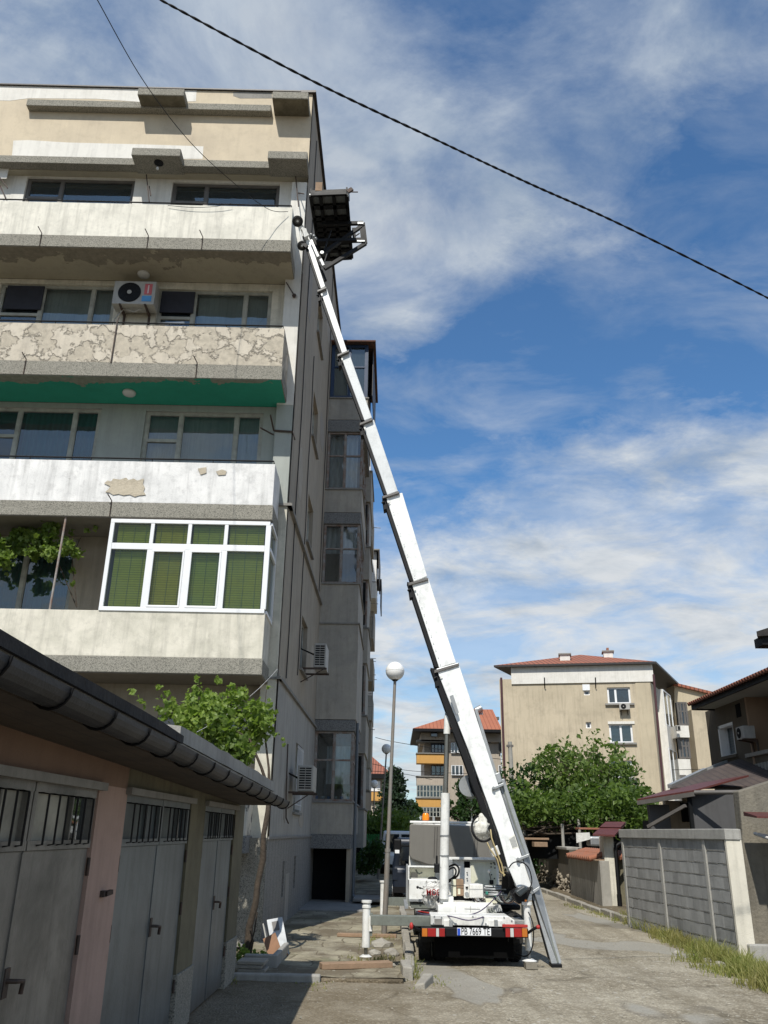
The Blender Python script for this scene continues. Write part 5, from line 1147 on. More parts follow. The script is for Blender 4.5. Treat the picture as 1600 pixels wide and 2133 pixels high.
# erecting cylinder
cyl = lambda a, b, r, mt, nm, par=L: MB().tube([oy(*a, 13.9), oy(*b, 13.9)], r, 20).build(nm, M[mt], par)
co = cyl((924.5, 1872), (928, 1652), .070, 'tw', 'lifting_cylinder'); cyl((928, 1652), (931.5, 1528), .040, 'chrome', 'cylinder_rod', co); cyl((931, 1529), (932.5, 1491), .055, 'tw', 'cylinder_end', co)
for y in (1742, 1784): cyl((926.6-(y-1742)*.016, y), (926.5-(y-1742)*.016, y-3), .078, 'alu', 'cylinder_band', co)
q = MB(); q.ball(oy(933, 1487, 13.9), .05, 10); q.beam(oy(934, 1489, 13.9), oy(950, 1472, 13.8), .05, .06); q.beam(oy(934, 1478, 13.9), oy(944, 1468, 13.8), .04, .1); q.build('cylinder_eye', M['alu'], co)
tp('cylinder_bracket', [(917, 922, 1784, 1806, 13.85, .12)], 'tw', .006, co)
tp('cylinder_valve', [(905, 917, 1799, 1818, 13.9, .15), (908, 912, 1782, 1799, 13.95, .06)], 'black', .01, co)
# cable drum, rope ball, winch
q = MB().disc(oy(977, 1637, 14.0), (0, -1, 0), .165, .05, 40); dr = q.build('rope_drum', M['alu'], L)
q = MB().prism([oy(975, 1620, 13.93), oy(992, 1617, 13.93), oy(1003, 1650, 13.93), oy(990, 1660, 13.93), oy(982, 1650, 13.93), oy(978, 1636, 13.93)], (0, .12, 0)); q.build('drum_guard', M['black'], L, bevel=.01)
rb_ = MB(); c_ = oy(1005, 1722, 13.7)
rb_.ball(c_, .155, 24, (.85, .7, 1.05), .5); rb_.build('wrapped_motor', wmat('wrinkled_white_cloth', (.75, .73, .66), (.5, .48, .42), .9, 9, 0, .5, bump=.9, bs=16), L)
q = MB(); pts = [c_+Vector((.17*math.cos(t), -.09+.02*math.sin(t*3), .19*math.sin(t)-.02)) for t in [2.0+.2*k for k in range(20)]]; q.tube(pts, .018, 7); q.build('rope_coil', M['black'], L)
q = MB(); q.prism([oy(1022, 1770, 13.6), oy(1036, 1760, 13.6), oy(1043, 1780, 13.6), oy(1027, 1786, 13.6)], (0, .2, 0)); q.build('motor_box', M['tw'], L, bevel=.01)
q = MB(); q.tube([oy(1022, 1728, 13.6), oy(1024, 1745, 13.55), oy(1032, 1768, 13.55), oy(1045, 1800, 13.6), oy(1050, 1825, 13.6)], .012, 6); q.tube([oy(1015, 1755, 13.6), oy(1022, 1770, 13.55), oy(1036, 1790, 13.55), oy(1042, 1815, 13.6), oy(1052, 1823, 13.6)], .011, 6); q.build('yellow_cable', pmat('yellow_cable', (.45, .36, .18)), L)
q = MB(); q.prism([oy(1031, 1782, 13.65), oy(1040, 1780, 13.65), oy(1051, 1818, 13.65), oy(1044, 1822, 13.65)], (0, .1, 0)); q.build('rope_guide', M['rust'], L)
# hydraulic motor box with black cover
q = MB(); A_ = [oy(1073, 1857, 13.1), oy(1084, 1869, 13.1), oy(1101, 1854, 13.1), oy(1093, 1844, 13.1)]
q.prism(A_, (0, .16, 0)); q.build('winch_cover', pmat('dark_blue_grey', (.035, .045, .05), .4), L, bevel=.02)
q = MB(); q.prism([oy(1065, 1862, 13.28), oy(1075, 1852, 13.28), oy(1108, 1850, 13.28), oy(1098, 1878, 13.28), oy(1080, 1884, 13.28)], (0, .25, 0)); q.build('winch_body', M['black'], L, bevel=.02)
MB().ball(oy(1095, 1876, 13.2), .02, 8).build('grease_cap', M['orange'], L)
# head: wheels and top plate
def small_wheel(x, y, Y, r, par=L, w=.13):
    c_ = oy(x, y, Y); ax = -Vector((.12, -.75, -.6)).normalized()
    t = MB(); n = 28; pr_ = [(-w/2, r*.5), (-w/2, r*.9), (-w/2+.02, r), (w/2-.02, r), (w/2, r*.9), (w/2, r*.5)]; a_ = ax.cross(Vector((0, 0, 1))).normalized(); b_ = ax.cross(a_)
    vs = [c_+ax*p_+(a_*math.cos(2*math.pi*i/n)+b_*math.sin(2*math.pi*i/n))*q_ for i in range(n) for p_, q_ in pr_]; k = 6
    t.add(vs, [(i*k+j, i*k+j+1, ((i+1) % n)*k+j+1, ((i+1) % n)*k+j) for i in range(n) for j in range(k-1)], True); to = t.build('wheel', M['tyre'], par)
    MB().disc(c_+ax*w*.3, -ax, r*.52, w*.7, 20).build('rim', M['frame_g'], to); MB().disc(c_-ax*w*.35, -ax, r*.2, .05, 12).build('hub', M['tw'], to)
small_wheel(620, 461, 14.0, .115); small_wheel(629, 512, 14.15, .10)
q = MB(); q.tube([oy(623, 470, 14.05), oy(630, 505, 14.1)], .025, 8); q.beam(oy(626, 470, 14.05), oy(640, 492, 14.1), .05, .08); q.prism([oy(628, 472, 14.02), oy(638, 476, 14.02), oy(642, 490, 14.05), oy(634, 494, 14.05)], (0, .2, 0)); q.build('head_fork', M['tw'], L)
q = MB(); q.beam(oy(627, 505, 14.1), oy(640, 515, 14.1), .06, .08); q.build('axle', M['black'], L)

# ---------------------------------------------------------------- cargo platform at the top
PF = thing('cargo_platform', (-1.4, 14.6, 14), 'black open cargo platform hanging at the top of the lift against the sky', 'platform')
ZP = oy(688, 405, 13.6).z
def pp(x, y): return oz(x, y, ZP)
c00, c10, c01, c11 = pp(647, 407), pp(722, 404), pp(668, 541), pp(733, 537)
gr = MB()
def lerp2(s, t): return (c00.lerp(c10, s)).lerp(c01.lerp(c11, s), t)
for s in (0, .27, .64, 1): gr.beam(lerp2(s, 0), lerp2(s, 1), .07, .05)
for t, w in ((0, .06), (.17, .12), (.34, .10), (.42, .16), (.50, .10), (.585, .12), (.67, .10), (.735, .10), (.86, .1), (1, .08)): gr.beam(lerp2(0, t), lerp2(1, t), w, .05)
go_ = gr.build('platform_grid', M['black'], PF)
q = MB(); up = Vector((0, 0, 1))
q.hexa([lerp2(0, .0)+up*.04, lerp2(1, 0)+up*.04, lerp2(1, 1)+up*.04, lerp2(0, 1)+up*.04], [lerp2(0, 0)+up*.055, lerp2(1, 0)+up*.055, lerp2(1, 1)+up*.055, lerp2(0, 1)+up*.055]); q.build('deck_sheet', pmat('grey_deck_sheet', (.13, .14, .14), .6), PF)
q = MB(); 
for s in (0, 1): q.beam(lerp2(s, 0)+up*.13, lerp2(s, 1)+up*.13, .03, .1)
q.beam(lerp2(0, 0)+up*.08, lerp2(1, 0)+up*.08, .03, .08); q.build('side_boards', M['black'], PF)
q = MB(); q.beam(lerp2(1, 0)+up*.02+Vector((.03, 0, 0)), lerp2(1, .12)+up*.1+Vector((.03, 0, 0)), .04, .12); q.beam(lerp2(-.03, 0)+up*.02, lerp2(1, 0)+up*.02, .02, .03); q.build('edge_trim', M['alu'], PF)
q = MB(); a = lerp2(1.02, 0)+up*.05; q.beam(a, a+Vector((.1, 0, .08)), .05, .08); q.tube([a, a+Vector((.22, 0, 0))], .012, 6); q.build('latch', M['rust'], PF)
a = lerp2(.22, -.01)+up*.1; MB().box(a.x-.07, a.x+.07, a.y, a.y+.1, a.z, a.z+.22).build('wood_block', M['wood'], PF)
# carriage struts
q = MB(); Yq = 14.35
for (x0, y0, x1, y1, w) in ((670, 467, 757, 465, .07), (660, 503, 761, 500, .09), (674, 527, 758, 468, .07), (676, 560, 762, 507, .07), (752, 470, 756, 503, .04), (737, 475, 738, 497, .03), (757, 465, 762, 507, .05)):
    q.beam(oy(x0, y0, Yq), oy(x1, y1, Yq), w, .07)
for (x0, y0, x1, y1, w) in ((675, 523, 690, 480, .025), (676, 545, 682, 526, .02), (650, 500, 668, 540, .05), (740, 492, 749, 486, .02), (660, 540, 678, 585, .06), (655, 498, 662, 525, .05)):
    q.beam(oy(x0, y0, Yq-.05), oy(x1, y1, Yq-.05), w, w)
q.build('carriage_frame', M['black'], PF)
q = MB()
for x, y in ((648, 489), (654, 492), (658, 497), (662, 536), (667, 545), (672, 552)): q.ball(oy(x, y, 14.15), .035, 8)
q.beam(oy(648, 500, 14.1), oy(663, 535, 14.1), .03, .05); q.beam(oy(668, 540, 14.1), oy(674, 553, 14.1), .03, .05); q.disc(oy(671, 527, 14.28), (0, -1, 0), .04, .03, 12); q.build('rollers', M['alu'], PF)
q = MB(); pbox(q, 745, 757, 462, 466, Yq-.06, .05); pbox(q, 744, 760, 500, 503, Yq-.06, .05); q.build('outrigger_plate', M['alu'], PF)
# ---------------------------------------------------------------- vegetation
M['leaf'] = leafmat('tree_leaf', (.06, .105, .025), (.18, .25, .06), (.022, .045, .014)); M['leaf_v'] = leafmat('vine_leaf', (.085, .145, .022), (.25, .33, .075), (.03, .06, .012)); M['leaf_y'] = leafmat('pergola_vine_leaf', (.06, .11, .02), (.15, .22, .045), (.022, .045, .012))
M['needle'] = leafmat('conifer_needle', (.016, .036, .02), (.045, .075, .04)); M['leaf_d'] = leafmat('dark_leaf', (.02, .05, .015), (.05, .10, .025)); M['bark'] = wmat('bark', (.07, .052, .037), (.04, .032, .023), .8, 8, .5, .4, bump=.8, bs=25)
M['grassm'] = leafmat('dry_grass', (.13, .17, .035), (.34, .32, .12), (.26, .21, .09))
def leaves(pts, size, rg, droop=.3, shape='leaf'):
    vs = []; fs = []
    for p in pts:
        s = size*rg.choice((.55, .8, 1, 1.15, 1.5))*rg.uniform(.85, 1.15); n = Vector((rg.gauss(0, 1), rg.gauss(0, 1), rg.gauss(.6, .8))).normalized(); a = n.orthogonal().normalized(); a = (Matrix.Rotation(rg.uniform(0, 6.28), 3, n) @ a); b = n.cross(a)
        k = len(vs)
        if shape == 'leaf':
            vs += [p-a*s*.5, p+b*s*.32-a*s*.05, p+a*s*.55-n*s*droop*.5, p-b*s*.32-a*s*.05]; fs.append((k, k+1, k+2, k+3))
        else:   # lobed vine leaf
            q = []
            for i in range(10):
                t = 2*math.pi*i/10; r_ = s*(.52 if i % 2 == 0 else .36); q.append(p+a*math.cos(t)*r_+b*math.sin(t)*r_-n*(droop*s*abs(math.sin(t))*.5))
            vs += q; fs.append(tuple(range(k, k+10)))
    return vs, fs
def leaf_obj(name, pts, size, mat, rg, parent, shape='leaf', droop=.3):
    mb = MB(); v, f = leaves(pts, size, rg, droop, shape); mb.v = v; mb.f = f; mb.sm = [False]*len(f); return mb.build(name, M[mat], parent)
def tree(base, h, w, label, seed, mat='leaf', n=9000, size=.16, th=.35, trunk_r=.14, name='tree', group=None, lean=0, lobes=26, d=None):
    rg = random.Random(seed); base = Vector(base); o = thing(name, base, label, 'tree', group); d = d or w
    top = base+Vector((lean, 0, h*.8)); tr = MB(); tr.tube([base, base.lerp(top, .35)+Vector((rg.uniform(-.1, .1), 0, 0)), base.lerp(top, .7), top], [trunk_r, trunk_r*.75, trunk_r*.45, trunk_r*.12], 10)
    cs = []
    for i in range(lobes):
        t = rg.uniform(th, 1); a = rg.uniform(0, 6.28); rr = math.sqrt(rg.random())*(math.sin(min(1, (t-th)/(1-th)*.9+.12)*math.pi)**.6)
        c = base+Vector((lean*t+math.cos(a)*w*.5*rr, math.sin(a)*d*.5*rr, h*t*.97)); cs.append((c, rg.uniform(.13, .26)*w))
        s = base.lerp(top, max(.25, t*.75)); tr.tube([s, s.lerp(c, .5)+Vector((0, 0, .1)), c], [trunk_r*.35, trunk_r*.2, trunk_r*.05], 6)
        for k in range(6):
            e = c+Vector((rg.gauss(0, 1), rg.gauss(0, 1), rg.gauss(.3, 1))).normalized()*w*.2; tr.tube([c, e], [trunk_r*.08, trunk_r*.02], 4)
            cs.append((e, .09*w))
    tr.build('trunk', M['bark'], o); pts = []
    tot = sum(r**2 for _, r in cs)
    for c, r in cs:
        for k in range(int(n*r*r/tot)):
            v = Vector((rg.gauss(0, 1), rg.gauss(0, 1), rg.gauss(0, .8))); v = v.normalized()*r*1.12*(rg.random()**.6); p = c+v
            if noise.noise(p*1.1)+.5*noise.noise(p*3.1) > -.12: pts.append(p)
    leaf_obj('crown', pts, size, mat, rg, o); return o
def conifer(base, h, w, label, seed, n=9000, size=.2):
    rg = random.Random(seed); base = Vector(base); o = thing('conifer', base, label, 'tree'); tr = MB().tube([base, base+Vector((0, 0, h))], [.2, .02], 8); pts = []
    layers = 22
    for L_ in range(layers):
        t = L_/layers; z = h*(.08+.9*t); R_ = w*.5*(1-t)**.75
        for k in range(9):
            a = rg.uniform(0, 6.28); rr = R_*rg.uniform(.75, 1.1); e = base+Vector((math.cos(a)*rr, math.sin(a)*rr, z-.18*rr)); s = base+Vector((0, 0, z)); tr.tube([s, e], [.03, .008], 4)
            for q in range(int(n/layers/9)):
                u = rg.random()**.6; p = s.lerp(e, u)+Vector((rg.gauss(0, 1), rg.gauss(0, 1), rg.gauss(-.2, .6)))*.16*(w/5); pts.append(p)
    tr.build('trunk', M['bark'], o); leaf_obj('crown', pts, size, 'needle', rg, o)
def mass(ctrs, n, size, mat, name, label, seed, kind=None, cat=None, shape='leaf', stems=None, thin=-.2):
    """shrub or vine: leaf clumps round given centres (point, radius)"""
    rg = random.Random(seed); pts = []; tot = sum(r**2 for _, r in ctrs)
    for c, r in ctrs:
        c = Vector(c)
        for k in range(int(n*r*r/tot)):
            v = Vector((rg.gauss(0, 1), rg.gauss(0, 1), rg.gauss(0, 1))).normalized()*r*(rg.random()**.5); p = c+v
            if noise.noise(p*3/max(r, .2)*.5) > thin: pts.append(p)
    base = Vector(ctrs[0][0]); o = thing(name, base, label, cat or 'plant')
    leaf_obj('foliage', pts, size, mat, rg, o, shape)
    if stems:
        tr = MB()
        for s in stems: tr.tube(s[0], s[1], 6)
        tr.build('stem', M['bark'], o)
    return o
# the vine at the corner: trunk and the two green clumps
rg = random.Random(5)
def vclump(poly, n, Yr, rr):
    out = []
    xs = [p[0] for p in poly]; ys = [p[1] for p in poly]
    def inside(x, y):
        c = False; j = len(poly)-1
        for i in range(len(poly)):
            if (poly[i][1] > y) != (poly[j][1] > y) and x < (poly[j][0]-poly[i][0])*(y-poly[i][1])/(poly[j][1]-poly[i][1])+poly[i][0]: c = not c
            j = i
        return c
    while len(out) < n:
        x, y = rg.uniform(min(xs), max(xs)), rg.uniform(min(ys), max(ys))
        if inside(x, y): out.append((oy(x, y, rg.uniform(*Yr)), rg.uniform(*rr)))
    return out
V1 = vclump([(330, 1490), (390, 1450), (420, 1420), (440, 1450), (500, 1440), (540, 1450), (552, 1470), (548, 1530), (530, 1590), (505, 1585), (480, 1565), (400, 1520)], 46, (12.9, 13.7), (.12, .26))
V1 += [(oy(x, y, 13.3), .06) for x, y in ((275, 1440), (290, 1455), (300, 1468), (330, 1432), (412, 1415), (455, 1418), (560, 1430), (566, 1520), (575, 1530), (590, 1545), (560, 1470), (345, 1445))]
tp_ = [oy(516, 1990, 13.2), oy(520, 1930, 13.2), oy(533, 1880, 13.15), oy(537, 1840, 13.2), oy(548, 1790, 13.2), oy(549, 1740, 13.2), oy(558, 1690, 13.2), oy(561, 1650, 13.3)]
tp_[0].z = -.02
vine = mass(V1, 3600, .088, 'leaf_v', 'grape_vine', 'grape vine on a gnarled trunk climbing up the building corner over the garage roof', 21, shape='lobed', cat='vine', stems=[(tp_, [.07, .055, .05, .045, .05, .04, .04, .035]), ([tp_[-1], oy(545, 1600, 13.3), oy(520, 1540, 13.3), oy(440, 1490, 13.3), oy(330, 1450, 13.4)], [.03, .025, .02, .012, .004]), ([tp_[-1], oy(560, 1600, 13.4), oy(548, 1500, 13.5), oy(556, 1430, 13.5)], [.03, .02, .012, .004]),
 ([oy(517, 1985, 13.1), oy(530, 1940, 13.0), oy(536, 1900, 13.0)], [.015, .012, .01]), ([oy(522, 1990, 13.1), oy(528, 1960, 13.0), oy(520, 1935, 13.05)], [.012, .01, .008])])
V2 = vclump([(-60, 1110), (20, 1105), (60, 1110), (120, 1085), (128, 1110), (165, 1130), (168, 1160), (140, 1185), (90, 1160), (30, 1180), (-60, 1185)], 36, (14.75, 15.2), (.10, .2))
V2 += [(oy(x, y, 15.0), .06) for x, y in ((150, 1108), (180, 1106), (200, 1100), (175, 1150), (150, 1190), (155, 1215), (10, 1200), (-5, 1125))]
mass(V2, 2600, .09, 'leaf_v', 'balcony_vine', 'leafy vine growing across the open second floor balcony beside the glazing', 22, shape='lobed', cat='vine', stems=[([oy(168, 1120, 15.0), oy(150, 1160, 15.0), oy(160, 1265, 15.0)], [.006, .01, .012]), ([oy(160, 1265, 15.2), oy(100, 1120, 15.1), oy(-40, 1120, 15.0)], [.012, .01, .006])])
# weeds at the vine foot
mass([(oy(505, 1992, 12.9)+Vector((0, 0, .05)), .12), (oy(530, 1996, 12.8)+Vector((0, 0, .03)), .08), (oy(548, 1990, 12.9)+Vector((0, 0, .03)), .07)], 260, .05, 'leaf_v', 'weeds', 'low green weeds in the edging at the vine foot', 23, cat='weeds')
# grass and weeds along the block wall: blades
def grass(nm, label, regions, seed, mt='grassm'):
    rg = random.Random(seed); mb = MB()
    for (x0, y0, x1, y1, n, hmin, hmax, sp) in regions:
        a = oz(x0, y0); b = oz(x1, y1)
        for i in range(n):
            t = rg.random(); p = a.lerp(b, t)+Vector((rg.gauss(0, sp), rg.gauss(0, sp), 0)); p.z = .0
            cl_ = noise.noise(p*2.2)
            if cl_ < -.12: continue
            h = rg.uniform(hmin, hmax)*(1+.5*cl_); l = Vector((rg.gauss(0, .35), rg.gauss(0, .35), 1)).normalized(); w = Vector((rg.gauss(0, 1), rg.gauss(0, 1), 0)).normalized()*.006
            m_ = p+l*h*.55; e = p+l*h+Vector((l.x, l.y, -.15))*h*.5
            mb.add([p-w, p+w, m_+w*.8, m_-w*.8, e], [(0, 1, 2, 3), (3, 2, 4)])
    return tag(mb.build(nm, M[mt]), label, None, None, 'stuff')
grass('grass', 'straw green grass along the foot of the block wall', [(1300, 1915, 1400, 1965, 2100, .08, .32, .10), (1400, 1960, 1500, 2000, 2600, .06, .28, .12), (1500, 2000, 1640, 2070, 3000, .08, .34, .14), (1440, 2000, 1600, 2060, 1500, .04, .16, .16), (1180, 1885, 1310, 1925, 800, .03, .1, .1)], 3)
grass('grass', 'dry tufts round the hole and kerb in front of the truck', [(850, 2010, 862, 2040, 220, .05, .22, .05), (770, 1985, 800, 1960, 260, .05, .2, .12), (720, 2000, 830, 2000, 200, .03, .1, .08), (500, 2030, 480, 2050, 160, .03, .08, .1), (865, 2020, 900, 2060, 120, .02, .07, .15), (655, 2045, 670, 2060, 120, .01, .04, .1)], 4)
mass([(oz(1325, 1925)+Vector((0, 0, .18)), .16), (oz(1345, 1935)+Vector((0, 0, .2)), .18), (oz(1335, 1932)+Vector((.1, 0, .12)), .15)], 420, .09, 'leaf_v', 'weed_clump', 'bright broad leaved weed clump at the far end of the block wall', 24, cat='weeds')
# ---------------------------------------------------------------- concrete block wall
BW0 = oz(1310, 1931); BW1 = oz(1547, 1999)
ang = math.atan2(BW1.y-BW0.y, BW1.x-BW0.x); WFm = Fr(BW0, ang); Lw = (BW1-BW0).length
zt = WFm.q(1545, 1726)[1]; zt0 = zt
W_ = thing('block_wall', BW0, 'unrendered grey concrete block wall with pale mortar lines and a cast top beam', 'wall')
M['block'] = wmat('hollow_block', (.30, .30, .29), (.215, .215, .21), .8, 2.2, .45, .4, .18, rough=.97, bump=.25, bs=50)
M['mortar'] = wmat('mortar', (.55, .53, .47), (.3, .29, .26), .8, 8, 0, .4, bump=.8, bs=30)
tbm = zt-.17; posts = [0, WFm.q(1383, 1850)[0], WFm.q(1477, 1850)[0], Lw-.08]
bl_ = MB(WFm); mo_ = MB(WFm); rw = random.Random(9)
M['wpost'] = wmat('wall_concrete', (.36, .35, .32), (.26, .255, .235), .8, 2, .5, .4, .15, bump=.4)
rows_ = 9; rh = (tbm+.02)/rows_
for pi in range(3):
    a, b = posts[pi]+.07, posts[pi+1]-.07; 
    for r_ in range(rows_):
        z = r_*rh-.0; u = a; n = max(2, round((b-a)/.26)); w = (b-a)/n
        off = .0 if r_ % 2 == 0 else w*.5
        e = [a]+[a+off+w*k for k in range(0 if off else 1, n)]+[b]
        for k in range(len(e)-1):
            j = rw.uniform(-.001, .002); bl_.box(e[k]+.002, e[k+1]-.002, j, .19, z+.008, z+rh-.008)
        uu = a
        while uu < b-.02:
            l = rw.uniform(.04, .16); ex = min(b, uu+l); 
            if rw.random() < .88: mo_.box(uu, ex, -.001-rw.random()*.003, .1, z-.003-rw.random()*.005, z+.003+rw.random()*.005)
            uu = ex
mo_.box(posts[0]+.05, posts[-1], .012, .17, 0, tbm)
bo_ = bl_.build('blocks', M['block'], W_)
for k_, f_ in ((1, .84), (2, 1.1)): bo_.data.materials.append(wmat('hollow_block_%d' % k_, (.30*f_, .30*f_, .29*f_), (.215*f_, .215*f_, .21*f_), .8, 2.2, .45, .4, .18, rough=.97, bump=.25, bs=50))
for i_, p_ in enumerate(bo_.data.polygons): p_.material_index = (0, 0, 1, 2, 0, 2)[hash((i_//6)*7919) % 6]; mo_.build('mortar', M['mortar'], W_)
for k, p in enumerate(posts[:3]): MB(WFm).box(p-.05+(0.05 if k == 0 else 0), p+.05+(.05 if k == 0 else 0), -.02, .2, -.1, tbm).build('post', M['wpost'], W_, bevel=.006)
MB(WFm).box(-.03, Lw+.02, -.045, .21, tbm, zt).build('top_beam', M['wpost'], W_, bevel=.012)
e1 = oz(1580, 2004); ef = Fr(BW1, math.atan2(e1.y-BW1.y, e1.x-BW1.x))
MB(WFm).box(Lw-.07, Lw+.0, -.03, .24, -.1, tbm).build('end_post', wmat('pale_end_post', (.66, .62, .52), (.55, .52, .44), .7, 1.5, .3, .3, .12, bump=.3), W_, bevel=.01)
MB(WFm).box(Lw-.3, Lw+.001, .211, .245, tbm, zt-.005).build('beam_return', M['conc'], W_, bevel=.012)
# low stub and step right of it
tag(MB().box(e1.x-.05, e1.x+3, e1.y+.15, e1.y+.3, -.05, .22).build('low_wall', M['conc'], bevel=.02), 'low concrete stub running right from the block wall end', 'wall')
# rendered slanting buttress wall behind on the right
rw1 = [oy(x, y, 18) for x, y in ((1538, 1645), (1612, 1620), (1612, 2010), (1590, 1900), (1563, 1760))]
RW = MB(); a = oy(1538, 1648, 19.5); b = oy(1545, 1660, 19.5)
RW.prism([oy(1538, 1648, 16.6), oy(1690, 1600, 16.6), oy(1700, 1975, 16.6), oy(1550, 1975, 16.6), oy(1548, 1800, 16.6), oy(1546, 1725, 16.6)], (0, .3, 0))
tag(RW.build('rendered_wall', wmat('rough_render', (.20, .18, .14), (.13, .12, .1), .9, 1.6, .7, .5, .2, bump=.8, bs=18), bevel=.02), 'rough slanting rendered wall end behind the block wall', 'wall')
tag(MB().box(*[oy(1592, 1835, 17.5).x, 9, 17.5, 17.7, 0], oy(1592, 1780, 17.5).z).build('low_block_wall', M['block']), 'low grey block wall glimpsed right of the end post', 'wall')
# red tin ends at the right edge
for x0, y0, x1, y1, Y, mt, l in ((1578, 1697, 1640, 1706, 15.5, 'redtin', 'small red tin canopy at the right edge over the wall end'), (1588, 1742, 1640, 1750, 15.3, 'white', 'pale corrugated sheet end below the small red canopy')):
    pass
M['redtin'] = wmat('red_tin', (.105, .03, .025), (.075, .028, .024), .6, 3, .3, .3, .05, rough=.5, grooves=(0, .09, .12, (.07, .015, .012)))
M['redtin2'] = wmat('red_roof_tin', (.11, .03, .026), (.08, .028, .024), .6, 3, .3, .3, .05, rough=.6, grooves=(1, .18, .15, (.06, .015, .012)))
a = oy(1577, 1704, 15.5); tag(MB().hexa([(a.x, 15.5, a.z), (a.x+1.5, 15.5, a.z), (a.x+1.5, 16.2, a.z+.05), (a.x+.05, 16.2, a.z+.05)], [(a.x, 15.5, a.z+.03), (a.x+1.5, 15.5, a.z+.03), (a.x+1.5, 16.2, a.z+.12), (a.x+.05, 16.2, a.z+.12)]).build('tin_canopy', M['redtin']), 'small red tin canopy at the right edge over the wall end', 'canopy')
a = oy(1618, 1752, 15.3); mb = MB()
for k in range(14): mb.tube([(a.x+k*.08, 15.3, a.z-.012*k), (a.x+k*.08+.05, 16.3, a.z+.12-.012*k)], .03, 6)
tag(mb.build('corrugated_sheet', M['white']), 'pale corrugated sheet end below the small red canopy', 'sheet')
# ---------------------------------------------------------------- old plot walls beyond
tg = thing('gate_pillar', oz(1268, 1893), 'cream gate pillar under a small dark red tin roof', 'pillar')
gp = oz(1282, 1893); gpl = oz(1253, 1893)
Yg = gp.y; xa, xb = oy(1262, 1800, Yg).x, oy(1282, 1800, Yg).x; ztp = oy(1270, 1742, Yg).z
MB().box(xa-.02, xb, Yg, Yg+.5, 0, ztp).build('shaft', M['cream'], tg, bevel=.01)
r0 = oy(1235, 1741, Yg-.4); r1 = oy(1281, 1743, Yg-.4); r2 = oy(1304, 1718, Yg+.9); r3 = oy(1262, 1718, Yg+.9)
MB().hexa([r0, r1, r2, r3], [p+Vector((0, 0, .045)) for p in (r0, r1, r2, r3)]).build('tin_roof', M['redtin2'], tg)
rr_ = MB(); rr_.hexa([r0.lerp(r3, .55)+Vector((0, 0, .05)), r1.lerp(r2, .55)+Vector((0, 0, .05)), r2+Vector((0, 0, .05)), r3+Vector((0, 0, .05))], [r0.lerp(r3, .53)+Vector((0, 0, .075)), r1.lerp(r2, .53)+Vector((0, 0, .075)), r2+Vector((0, 0, .08)), r3+Vector((0, 0, .08))]); rr_.build('ridge_sheet', M['redtin2'], tg)
dpp = MB(); x_ = oy(1287, 1830, Yg-.1).x; dpp.tube([(x_, Yg-.1, 0), (x_, Yg-.1, oy(1283, 1768, Yg-.1).z), oy(1284, 1762, Yg-.1), oy(1300, 1752, Yg)], .05, 10); dpp.tube([(x_, Yg-.1, 0), (x_, Yg-.1, .35)], .062, 10)
tag(dpp.build('downpipe', M['black']), 'black drainpipe running down beside the gate pillar', 'pipe')
# grey plot wall (with red tiles) left of the pillar
w0 = oz(1190, 1868); w1 = oz(1256, 1893); pf = Fr(w0, math.atan2(w1.y-w0.y, w1.x-w0.x)); LL = (w1-w0).length
pw = thing('plot_wall', w0, 'streaky grey rendered plot wall with old red roof tiles on top', 'wall')
ztw = pf.q(1200, 1786)[1]; ztw2 = pf.q(1250, 1790)[1]
MB(pf).box(0, LL, 0, .25, -.1, ztw).build('wall_body', wmat('streaky_render', (.36, .34, .30), (.24, .23, .20), .8, 1.2, .6, .4, .12), pw, bevel=.01)
M['tile'] = wmat('old_roof_tile', (.30, .115, .065), (.22, .12, .085), .8, 5, .2, .5, .1)
tl_ = MB(pf)
n = 13
for k in range(n):
    u = LL*.18+(LL*.80)*k/n
    for j in range(2): tl_.tube([pf.w(u, -.2+.3*j, ztw+.03+.10*j), pf.w(u+.02, .12+.3*j, ztw+.13+.10*j)], [.075, .06], 8)
tl_.build('roof_tiles', M['tile'], pw)
MB(pf).box(0, LL*.98, -.10, .3, ztw, ztw+.03).build('board', M['wood'], pw)
o2 = thing('plot_wall', oz(1293, 1893), 'short mossy wall piece with red tiles between the pipe and the block wall', 'wall')
a = oy(1284, 1787, Yg+.6); b = oy(1312, 1890, Yg+.6); MB().box(a.x, b.x+.2, Yg+.6, Yg+.8, 0, a.z).build('wall_body', M['gplast'], o2)
tl_ = MB()
for k in range(6): x = a.x+.05+k*.085; tl_.tube([(x, Yg+.4, a.z), (x+.03, Yg+.9, a.z+.15)], .05, 8)
tl_.build('roof_tiles', M['tile'], o2)
# darker rubble wall further left
w0 = oz(1108, 1832); w1 = oz(1192, 1866); rf_ = Fr(w0, math.atan2(w1.y-w0.y, w1.x-w0.x)); LL2 = (w1-w0).length
rwl = thing('rubble_wall', w0, 'old garden wall, dark plaster above and bare rubble stones at its foot', 'wall')
zr = rf_.q(1150, 1767)[1]
MB(rf_).box(-1, LL2-.05, 0, .3, .45, zr).build('plaster', wmat('dark_plaster', (.13, .115, .09), (.09, .08, .065), .8, 1, .5, .4), rwl)
rk = MB(); rr3 = random.Random(4)
for k in range(260):
    u = rr3.uniform(-1, LL2-.1); z = rr3.uniform(0, .55+.15*math.sin(u*2)); s = rr3.uniform(.05, .13); rk.rock(rf_.w(u, .03, z), s, s*.7, s*.7, k*1.7)
rk.build('stones', wmat('rubble_stone', (.30, .26, .20), (.17, .15, .12), .9, 5, .1, .5, bump=.6, bs=20), rwl)
MB(rf_).box(-1, LL2-.05, .04, .3, 0, .45).build('core', M['soil'], rwl)
MB(rf_).box(-1, LL2-.05, -.08, .38, zr, zr+.09).build('coping', M['conc'], rwl, bevel=.02)
